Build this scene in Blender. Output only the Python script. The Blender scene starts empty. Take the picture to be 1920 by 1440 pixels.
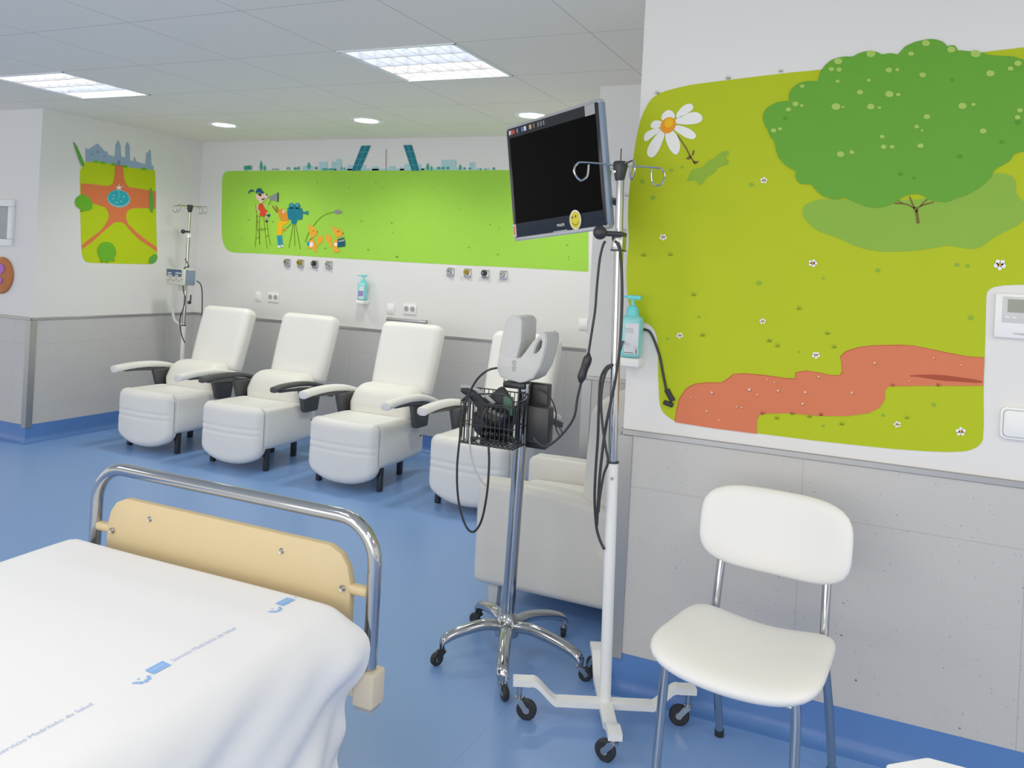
# Paediatric day-care ward: recliners along a painted wall, bed, stands and chair.
import bpy, bmesh, math, random
from mathutils import Vector, Matrix
R = math.radians
random.seed(5)
COL = bpy.context.scene.collection
PI = math.pi

# ------------------------------------------------------------------ materials
def lin(c):
    return c / 12.92 if c <= 0.04045 else ((c + 0.055) / 1.055) ** 2.4
def rgb(h):
    h = h.lstrip('#')
    return tuple(lin(int(h[i:i + 2], 16) / 255) for i in (0, 2, 4)) + (1,)
MATS = {}
def mat(name, color, rough=0.5, metal=0.0, noise=0.0, nscale=20, bump=0.0, bscale=200, emit=None, estr=0, coat=0, spec=0.5):
    m = bpy.data.materials.new(name); m.use_nodes = True
    nt = m.node_tree; b = nt.nodes['Principled BSDF']
    col = rgb(color)
    b.inputs['Base Color'].default_value = col
    b.inputs['Roughness'].default_value = rough
    b.inputs['Metallic'].default_value = metal
    b.inputs['Specular IOR Level'].default_value = spec
    if coat:
        b.inputs['Coat Weight'].default_value = coat
        b.inputs['Coat Roughness'].default_value = 0.1
    if emit:
        b.inputs['Emission Color'].default_value = rgb(emit)
        b.inputs['Emission Strength'].default_value = estr
    geo = None
    if noise or bump:
        geo = nt.nodes.new('ShaderNodeTexCoord')
    if noise:
        n = nt.nodes.new('ShaderNodeTexNoise'); n.inputs['Scale'].default_value = nscale
        n.inputs['Detail'].default_value = 4
        nt.links.new(geo.outputs['Object'], n.inputs['Vector'])
        mx = nt.nodes.new('ShaderNodeMix'); mx.data_type = 'RGBA'
        mx.inputs[6].default_value = tuple(min(1, c * (1 + noise)) for c in col[:3]) + (1,)
        mx.inputs[7].default_value = tuple(c * (1 - noise) for c in col[:3]) + (1,)
        nt.links.new(n.outputs['Fac'], mx.inputs[0])
        nt.links.new(mx.outputs[2], b.inputs['Base Color'])
    if bump:
        n2 = nt.nodes.new('ShaderNodeTexNoise'); n2.inputs['Scale'].default_value = bscale
        nt.links.new(geo.outputs['Object'], n2.inputs['Vector'])
        bp = nt.nodes.new('ShaderNodeBump'); bp.inputs['Strength'].default_value = bump
        bp.inputs['Distance'].default_value = 0.002
        nt.links.new(n2.outputs['Fac'], bp.inputs['Height'])
        nt.links.new(bp.outputs['Normal'], b.inputs['Normal'])
    MATS[name] = m
    return m
def math_node(nt, op, a, b=None, c=None):
    n = nt.nodes.new('ShaderNodeMath'); n.operation = op
    for i, v in enumerate((a, b, c)):
        if v is None: continue
        if isinstance(v, (int, float)): n.inputs[i].default_value = v
        else: nt.links.new(v, n.inputs[i])
    return n.outputs[0]
def lines_mat(name, color, line, axes, rough=0.6, speck=None, noise=0.0, spec=0.5):
    """flat colour with thin joint lines at world positions; axes = [(axis, offset, pitch, width)]; speck = (colour, density)"""
    m = mat(name, color, rough, spec=spec)
    nt = m.node_tree; b = nt.nodes['Principled BSDF']
    g = nt.nodes.new('ShaderNodeNewGeometry')
    sx = nt.nodes.new('ShaderNodeSeparateXYZ'); nt.links.new(g.outputs['Position'], sx.inputs[0])
    fac = None
    for ax, off, pitch, w in axes:
        t = math_node(nt, 'SUBTRACT', sx.outputs[ax], off - pitch / 2)
        t = math_node(nt, 'FLOORED_MODULO', t, pitch)
        t = math_node(nt, 'SUBTRACT', t, pitch / 2)
        t = math_node(nt, 'ABSOLUTE', t)
        t = math_node(nt, 'LESS_THAN', t, w / 2)
        fac = t if fac is None else math_node(nt, 'MAXIMUM', fac, t)
    base = nt.nodes.new('ShaderNodeMix'); base.data_type = 'RGBA'
    base.inputs[6].default_value = rgb(color); base.inputs[7].default_value = rgb(color)
    if noise:
        n = nt.nodes.new('ShaderNodeTexNoise'); n.inputs['Scale'].default_value = 180; n.inputs['Detail'].default_value = 3
        nt.links.new(g.outputs['Position'], n.inputs['Vector'])
        c = rgb(color)
        base.inputs[6].default_value = tuple(min(1, v * (1 + noise)) for v in c[:3]) + (1,)
        base.inputs[7].default_value = tuple(v * (1 - noise) for v in c[:3]) + (1,)
        nt.links.new(n.outputs['Fac'], base.inputs[0])
    last = base.outputs[2]
    if speck:
        for sc, thr, colr in speck:
            v = nt.nodes.new('ShaderNodeTexVoronoi'); v.inputs['Scale'].default_value = sc
            nt.links.new(g.outputs['Position'], v.inputs['Vector'])
            wn = nt.nodes.new('ShaderNodeSeparateColor'); nt.links.new(v.outputs['Color'], wn.inputs[0])
            rad = math_node(nt, 'MULTIPLY', math_node(nt, 'POWER', wn.outputs[0], 3.0), thr)
            f = math_node(nt, 'LESS_THAN', v.outputs['Distance'], rad)
            mx = nt.nodes.new('ShaderNodeMix'); mx.data_type = 'RGBA'
            nt.links.new(f, mx.inputs[0]); nt.links.new(last, mx.inputs[6]); mx.inputs[7].default_value = rgb(colr)
            last = mx.outputs[2]
    if fac is not None:
        mx = nt.nodes.new('ShaderNodeMix'); mx.data_type = 'RGBA'
        nt.links.new(fac, mx.inputs[0]); nt.links.new(last, mx.inputs[6]); mx.inputs[7].default_value = rgb(line)
        last = mx.outputs[2]
    nt.links.new(last, b.inputs['Base Color'])
    return m

WALL = mat('wall_paint', '#e6e4e0', 0.55, noise=0.01, nscale=3, bump=0.05, bscale=300)
CEIL = lines_mat('ceiling_tiles', '#f6eddc', '#cfc9bc', [(0, -1.8, 0.63, 0.006), (1, 3.832, 0.63, 0.006)], 0.8, noise=0.025)
PANEL = lines_mat('wall_panel', '#c1bfbb', '#a5a3a0', [(0, -0.238, 0.62, 0.0022), (2, 0.711, 3.0, 0.002)], 0.45,
                  speck=[(70, 0.22, '#a5a7ae'), (21, 0.10, '#6c6f78')], noise=0.07)
FLOOR = lines_mat('floor_vinyl', '#7199d3', '#648dcb', [(0, -3.1, 2.0, 0.003), (1, 1.7, 2.2, 0.003)], 0.32, noise=0.05)
SKIRT = mat('skirting_vinyl', '#4a76b8', 0.4, noise=0.03, nscale=60)
ALU = mat('brushed_aluminium', '#a9a9a8', 0.38, 0.85)
CHROME = mat('chrome', '#b4b6b9', 0.09, 1.0)
STEEL = mat('satin_steel', '#b9b9b8', 0.25, 1.0)
VINYL = mat('white_vinyl', '#eeece6', 0.42, noise=0.015, nscale=6, bump=0.06, bscale=160)
CREAMV = mat('cream_vinyl', '#ebe8de', 0.42, noise=0.015, nscale=6, bump=0.06, bscale=160)
GREYV = mat('light_grey_vinyl', '#dedbd2', 0.45, noise=0.015, nscale=6, bump=0.05, bscale=160)
SEAM = mat('seam_thread', '#cfcdc6', 0.6)
BLACKP = mat('black_plastic', '#1d1e20', 0.42)
ARMBLACK = mat('dark_grey_plastic', '#3a3b3d', 0.5, noise=0.08, nscale=40)
RUBBER = mat('black_rubber', '#17181a', 0.6)
CABLE = mat('black_cable', '#18191b', 0.45)
CABLEW = mat('grey_cable', '#b9bab8', 0.5)
WHITEP = mat('white_plastic', '#f2f2ef', 0.35)
WHITEM = mat('white_enamel', '#f0f0ec', 0.3)
GREYP = mat('warm_grey_plastic', '#cfcfcb', 0.4)
GREYD = mat('mid_grey_plastic', '#a3a3a1', 0.45)
BEIGE = mat('beige_laminate', '#ceb788', 0.42, noise=0.02, nscale=8)
BEIGE2 = mat('pale_beige_plastic', '#dccdb2', 0.45)
SHEET = mat('white_cotton', '#f4f4f5', 0.85, noise=0.01, nscale=5, bump=0.12, bscale=500)
PRINT = mat('light_blue_print', '#86b8f2', 0.85)
PRINT2 = mat('pale_blue_print', '#b4c3e6', 0.85)
TURQ = mat('turquoise_plastic', '#5fd6d8', 0.3)
TURQL = mat('turquoise_liquid', '#7fd4d4', 0.2)
LABELM = mat('paper_label', '#dcdfe3', 0.6)
PURPLE = mat('purple_label', '#8d7cc0', 0.6)
INK = mat('black_ink', '#26282c', 0.6)
INKG = mat('grey_ink', '#74767a', 0.6)
SCREEN = mat('screen_black', '#010101', 0.35, spec=0.03)
BEZEL = mat('gloss_black_bezel', '#101113', 0.15)
BLUEGREY = mat('blue_grey_plastic', '#76889e', 0.35)
SILVER = mat('silver_plastic', '#b8babd', 0.3, 0.5)
LCD = mat('lcd_green_grey', '#8b907f', 0.3)
BRASS = mat('brass_yellow', '#b89a2c', 0.3, 0.7)
YELLOW = mat('sticker_yellow', '#e2cf1a', 0.4)
ORANGE = mat('sticker_orange', '#e48a4a', 0.5)
REDM = mat('sticker_red', '#d0564e', 0.5)
BLUEM = mat('sticker_blue', '#4a66a8', 0.5)
WOOD = mat('orange_brown_wood', '#b8682c', 0.6, noise=0.25, nscale=9)
VIOLET = mat('violet_paint', '#b05fc8', 0.6)
GREENB = mat('dark_green_plastic', '#2f5a44', 0.4)
NYLON = mat('black_nylon', '#232427', 0.7, noise=0.2, nscale=30, bump=0.3, bscale=60)
NYLONL = mat('grey_nylon_edge', '#a7a8a8', 0.7)
PUMPB = mat('pump_cream', '#d8d8c4', 0.45)
PUMPD = mat('pump_panel_blue', '#44587c', 0.4)
GLOW = mat('tube_glow', '#ffffff', 0.5, emit='#fff6ea', estr=16)
GLOWC = mat('tube_glow_cool', '#ffffff', 0.5, emit='#eaf3ff', estr=11)
GLOWD = mat('downlight_glow', '#ffffff', 0.5, emit='#ffffff', estr=12)
BLADE = mat('louver_white', '#d9d9dc', 0.35)
REFL = mat('reflector_white', '#f4f4f4', 0.3)
PICT = mat('framed_print_grey', '#a8a8aa', 0.6, noise=0.3, nscale=4)
PAINT = {}
for n, c in dict(lime_paint='#b0c012', leaf_paint='#86ad2c', shade_paint='#83b038', tree_paint='#5c9f2b', tree_dark_paint='#4c8d26', blossom_paint='#a5c655',
                 trunk_paint='#6d5a2a', white_paint='#f1f2ea', orange_paint='#f0921f', yellow_paint='#f5b712', path_paint='#d9714c', path_edge_paint='#bf5a38',
                 path_shadow_rim_paint='#a4452c', pebble_paint='#efc9b6', grass_ink='#5f7a1e', lime_left_paint='#b9cf0c', castle_paint='#8fa9c4', castle_dark_paint='#6d88a8',
                 path_left_paint='#e2703f', fountain_paint='#22a7b4', fountain_rim_paint='#7fbfd0', bush_paint='#62b01f', bush_dark_paint='#57a23a',
                 green_paint='#9ad63e', city_paint='#a9d3d6', tower_paint='#1a7483', tower_line_paint='#5aa7b0', mast_paint='#9a7f5c', pine_paint='#3fa08a',
                 stool_paint='#6c7f18', red_paint='#d8431d', skin_paint='#f1c9b4', navy_paint='#164f6e', black_paint='#23252a', grey_paint='#84888a',
                 brown_paint='#8a5a24', fox_paint='#dd8a25', jeans_paint='#1f8db0', teal_paint='#0f7387', teal_light_paint='#3d9aac', squirrel_paint='#f5a52a',
                 teal_dark_paint='#124f5c').items():
    PAINT[n] = mat(n, c, 0.65, noise=0.03, nscale=7, spec=0.2)

# ------------------------------------------------------------------ mesh helpers
def M(): return bmesh.new()
def _xf(vs, rot=None, off=None):
    if rot is not None:
        for v in vs: v.co = rot @ v.co
    if off is not None:
        o = Vector(off)
        for v in vs: v.co += o
def _setmi(fs, mi):
    for f in fs: f.material_index = mi
def add_box(bm, c, s, bev=0.0, seg=2, rot=None, mi=0):
    t = bmesh.new(); bmesh.ops.create_cube(t, size=1)
    for v in t.verts: v.co = Vector((v.co.x * s[0], v.co.y * s[1], v.co.z * s[2]))
    if bev: bmesh.ops.bevel(t, geom=list(t.edges), offset=min(bev, min(s) * 0.49), segments=seg, profile=0.5, affect='EDGES', clamp_overlap=True)
    _merge(bm, t, rot, c, mi)
def _merge(bm, t, rot, off, mi):
    _xf(t.verts, rot, off)
    mp = {}
    for v in t.verts: mp[v] = bm.verts.new(v.co)
    for f in t.faces:
        try:
            nf = bm.faces.new([mp[v] for v in f.verts]); nf.material_index = mi if mi is not None else f.material_index
        except ValueError: pass
    t.free()
def frame_of(d):
    d = Vector(d).normalized()
    up = Vector((0, 0, 1)) if abs(d.z) < 0.95 else Vector((0, 1, 0))
    x = up.cross(d).normalized(); y = d.cross(x)
    return Matrix((x, y, d)).transposed()
def add_cyl(bm, p0, p1, r0, r1=None, n=20, cap=True, mi=0, bev=0.0):
    r1 = r0 if r1 is None else r1
    p0 = Vector(p0); p1 = Vector(p1); h = (p1 - p0).length
    if bev: prof = [(max(r0 - bev, 0), 0), (r0, bev), (r1, h - bev), (max(r1 - bev, 0), h)]
    else: prof = [(r0, 0), (r1, h)]
    add_lathe(bm, prof, p0, n, frame_of(p1 - p0), mi, cap)
def add_lathe(bm, prof, off=(0, 0, 0), n=28, rot=None, mi=0, cap=True):
    t = bmesh.new(); rings = []
    for r, z in prof:
        if r < 1e-6: rings.append([t.verts.new((0, 0, z))])
        else: rings.append([t.verts.new((r * math.cos(2 * PI * i / n), r * math.sin(2 * PI * i / n), z)) for i in range(n)])
    for a, b in zip(rings, rings[1:]):
        for i in range(n):
            j = (i + 1) % n
            if len(a) == 1 and len(b) == 1: continue
            if len(a) == 1: t.faces.new([a[0], b[j], b[i]])
            elif len(b) == 1: t.faces.new([a[i], a[j], b[0]])
            else: t.faces.new([a[i], a[j], b[j], b[i]])
    if cap:
        if len(rings[0]) > 2: t.faces.new(rings[0][::-1])
        if len(rings[-1]) > 2: t.faces.new(rings[-1])
    _merge(bm, t, rot, off, mi)
def spline(pts, k=6, closed=False):
    P = [Vector(p) for p in pts]; n = len(P); o = []
    rng = range(n) if closed else range(n - 1)
    for i in rng:
        if closed: a, b, c, d = P[(i - 1) % n], P[i], P[(i + 1) % n], P[(i + 2) % n]
        else: a, b, c, d = P[max(i - 1, 0)], P[i], P[i + 1], P[min(i + 2, n - 1)]
        for j in range(k):
            t = j / k
            o.append(0.5 * ((2 * b) + (c - a) * t + (2 * a - 5 * b + 4 * c - d) * t * t + (3 * b - a - 3 * c + d) * t ** 3))
    if not closed: o.append(P[-1])
    return o
def add_tube(bm, pts, r, n=10, closed=False, smooth=6, mi=0, flat=None):
    """sweep a circle (or an ellipse/box-like profile with flat=(rx,ry)) along pts"""
    P = spline(pts, smooth, closed) if smooth else [Vector(p) for p in pts]
    m = len(P)
    T = []
    for i in range(m):
        a = P[(i - 1) % m] if closed else P[max(i - 1, 0)]
        b = P[(i + 1) % m] if closed else P[min(i + 1, m - 1)]
        T.append((b - a).normalized() if (b - a).length > 1e-9 else Vector((0, 0, 1)))
    up = Vector((0, 0, 1)) if abs(T[0].z) < 0.9 else Vector((1, 0, 0))
    x = up.cross(T[0]).normalized(); rings = []
    for i in range(m):
        x = (x - T[i] * x.dot(T[i])).normalized(); y = T[i].cross(x)
        rr = r[min(int(i * len(r) / m), len(r) - 1)] if isinstance(r, (list, tuple)) else r
        rx, ry = flat if flat else (rr, rr)
        rings.append([bm.verts.new(P[i] + x * rx * math.cos(2 * PI * k / n) + y * ry * math.sin(2 * PI * k / n)) for k in range(n)])
    fs = []
    for i in range(m if closed else m - 1):
        a, b = rings[i], rings[(i + 1) % m]
        for k in range(n):
            j = (k + 1) % n
            fs.append(bm.faces.new([a[k], a[j], b[j], b[k]]))
    if not closed:
        fs.append(bm.faces.new(rings[0][::-1])); fs.append(bm.faces.new(rings[-1]))
    _setmi(fs, mi)
def add_prism(bm, poly, axis, a, b, bev=0.0, seg=2, mi=0, rot=None, off=None):
    """polygon (list of 2d points in the plane normal to axis) extruded from a to b"""
    t = bmesh.new()
    def mk(p, h):
        return {0: (h, p[0], p[1]), 1: (p[0], h, p[1]), 2: (p[0], p[1], h)}[axis]
    va = [t.verts.new(mk(p, a)) for p in poly]; vb = [t.verts.new(mk(p, b)) for p in poly]
    n = len(poly)
    t.faces.new(va); t.faces.new(vb[::-1])
    for i in range(n):
        j = (i + 1) % n; t.faces.new([va[i], vb[i], vb[j], va[j]])
    bmesh.ops.recalc_face_normals(t, faces=list(t.faces))
    if bev:
        eds = [e for e in t.edges if e.calc_face_angle(0) > R(20)]
        bmesh.ops.bevel(t, geom=eds, offset=bev, segments=seg, profile=0.5, affect='EDGES', clamp_overlap=True)
    ng = [f for f in t.faces if len(f.verts) > 4]
    if ng: bmesh.ops.triangulate(t, faces=ng)
    _merge(bm, t, rot, off, mi)
def cushion(bm, c, s, r, puff=(0, 0, 0), n=(5, 5, 5), fn=None, rot=None, mi=0, arc=4):
    """rounded box with puffed faces; fn deforms local coordinates"""
    h = [v / 2 for v in s]; r = min(r, min(h) * 0.999)
    def coords(i):
        k = h[i] - r
        out = [-(k + r * math.tan(R(45) * (1 - j / arc))) for j in range(arc)]
        inn = [-k + 2 * k * j / n[i] for j in range(n[i] + 1)]
        return out + inn + [-v for v in out[::-1]]
    cs = [coords(i) for i in range(3)]
    t = bmesh.new(); cache = {}
    def vert(p):
        key = tuple(round(v, 6) for v in p)
        if key in cache: return cache[key]
        q = Vector(p)
        inner = Vector([max(-(h[i] - r), min(h[i] - r, q[i])) for i in range(3)])
        d = q - inner
        if d.length > 1e-9: q = inner + d.normalized() * r
        u = [q[i] / h[i] for i in range(3)]
        for i in range(3):
            if puff[i]:
                j, k = (i + 1) % 3, (i + 2) % 3
                q[i] += puff[i] * u[i] * max(0, 1 - u[j] ** 2) * max(0, 1 - u[k] ** 2)
        if fn: q = Vector(fn(q))
        cache[key] = t.verts.new(q)
        return cache[key]
    for ax in range(3):
        j, k = (ax + 1) % 3, (ax + 2) % 3
        for sgn in (-1, 1):
            A, B = cs[j], cs[k]
            for a in range(len(A) - 1):
                for b in range(len(B) - 1):
                    quad = []
                    for (x, y) in ((A[a], B[b]), (A[a + 1], B[b]), (A[a + 1], B[b + 1]), (A[a], B[b + 1])):
                        p = [0, 0, 0]; p[ax] = sgn * h[ax]; p[j] = x; p[k] = y
                        quad.append(vert(p))
                    if sgn < 0: quad = quad[::-1]
                    if len(set(quad)) >= 3:
                        qq = []
                        for v in quad:
                            if v not in qq: qq.append(v)
                        try: t.faces.new(qq)
                        except ValueError: pass
    _merge(bm, t, rot, c, mi)
def pill(bm, c, hx, hy, hz, k=4.5, p=7.0, fn=None, rot=None, n=64):
    """pad with a rounded-rectangle (superellipse) outline and a soft rolled edge; local x/y plan, z thickness"""
    us = [0.0, 0.2, 0.4, 0.58, 0.72, 0.82, 0.89, 0.935, 0.965, 0.985, 0.996, 1.0]
    t = bmesh.new()
    def ring(u, s):
        out = []
        for i in range(n):
            a = 2 * PI * i / n; ca, sa = math.cos(a), math.sin(a)
            m = (abs(ca / hx) ** k + abs(sa / hy) ** k) ** (-1 / k)
            z = s * hz * (1 - u ** p) ** 0.5
            q = Vector((ca * m * u, sa * m * u, z))
            out.append(t.verts.new(fn(q) if fn else q))
        return out
    def centre(s):
        q = Vector((0, 0, s * hz)); return t.verts.new(fn(q) if fn else q)
    seq = [centre(1)] + [ring(u, 1) for u in us[1:]] + [ring(u, -1) for u in us[-2:0:-1]] + [centre(-1)]
    for a, b in zip(seq, seq[1:]):
        for i in range(n):
            j = (i + 1) % n
            if not isinstance(a, list): t.faces.new([a, b[i], b[j]])
            elif not isinstance(b, list): t.faces.new([a[i], b, a[j]])
            else: t.faces.new([a[i], b[i], b[j], a[j]])
    _merge(bm, t, rot, c, 0)
def done(bm, name, mats, parent=None, smooth=True, angle=40, loc=None, rot=None):
    bmesh.ops.remove_doubles(bm, verts=list(bm.verts), dist=1e-6)
    bmesh.ops.recalc_face_normals(bm, faces=list(bm.faces))
    me = bpy.data.meshes.new(name); bm.to_mesh(me); bm.free()
    for m in (mats if isinstance(mats, (list, tuple)) else [mats]): me.materials.append(m)
    if smooth:
        me.shade_smooth(); me.set_sharp_from_angle(angle=R(angle))
    o = bpy.data.objects.new(name, me); COL.objects.link(o)
    if parent: o.parent = parent
    if loc is not None: o.location = loc
    if rot is not None: o.rotation_euler = rot
    return o
def tag(o, label, cat, group=None):
    o['label'] = label; o['category'] = cat
    if group: o['group'] = group
    return o
def thing(name, label, cat, loc=(0, 0, 0), rz=0.0, group=None):
    o = bpy.data.objects.new(name, None); o.empty_display_size = 0.1
    COL.objects.link(o); o.location = loc; o.rotation_euler = (0, 0, rz)
    return tag(o, label, cat, group)
def struct(o):
    o['kind'] = 'structure'; return o
def kids(o): return [c for c in bpy.data.objects if c.parent == o]
def copy_tree(o, parent=None):
    ch = kids(o)
    c = o.copy(); COL.objects.link(c); c.parent = parent
    for k in ch: copy_tree(k, c)
    return c
def text_mesh(body, size, name, mats, parent, mtx, fn=None, depth=0.0, sx=1.0):
    cu = bpy.data.curves.new('lettering', 'FONT'); cu.body = body; cu.size = size; cu.extrude = depth
    cu.resolution_u = 3
    tmp = bpy.data.objects.new('lettering', cu); COL.objects.link(tmp)
    dg = bpy.context.evaluated_depsgraph_get(); dg.update()
    me = bpy.data.meshes.new_from_object(tmp.evaluated_get(dg))
    bpy.data.objects.remove(tmp); bpy.data.curves.remove(cu)
    me.name = name
    for v in me.vertices:
        p = Vector((v.co.x * sx, v.co.y, v.co.z))
        v.co = fn(p) if fn else mtx @ p
    me.materials.clear(); me.materials.append(mats)
    o = bpy.data.objects.new(name, me); COL.objects.link(o); o.parent = parent
    return o

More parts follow.
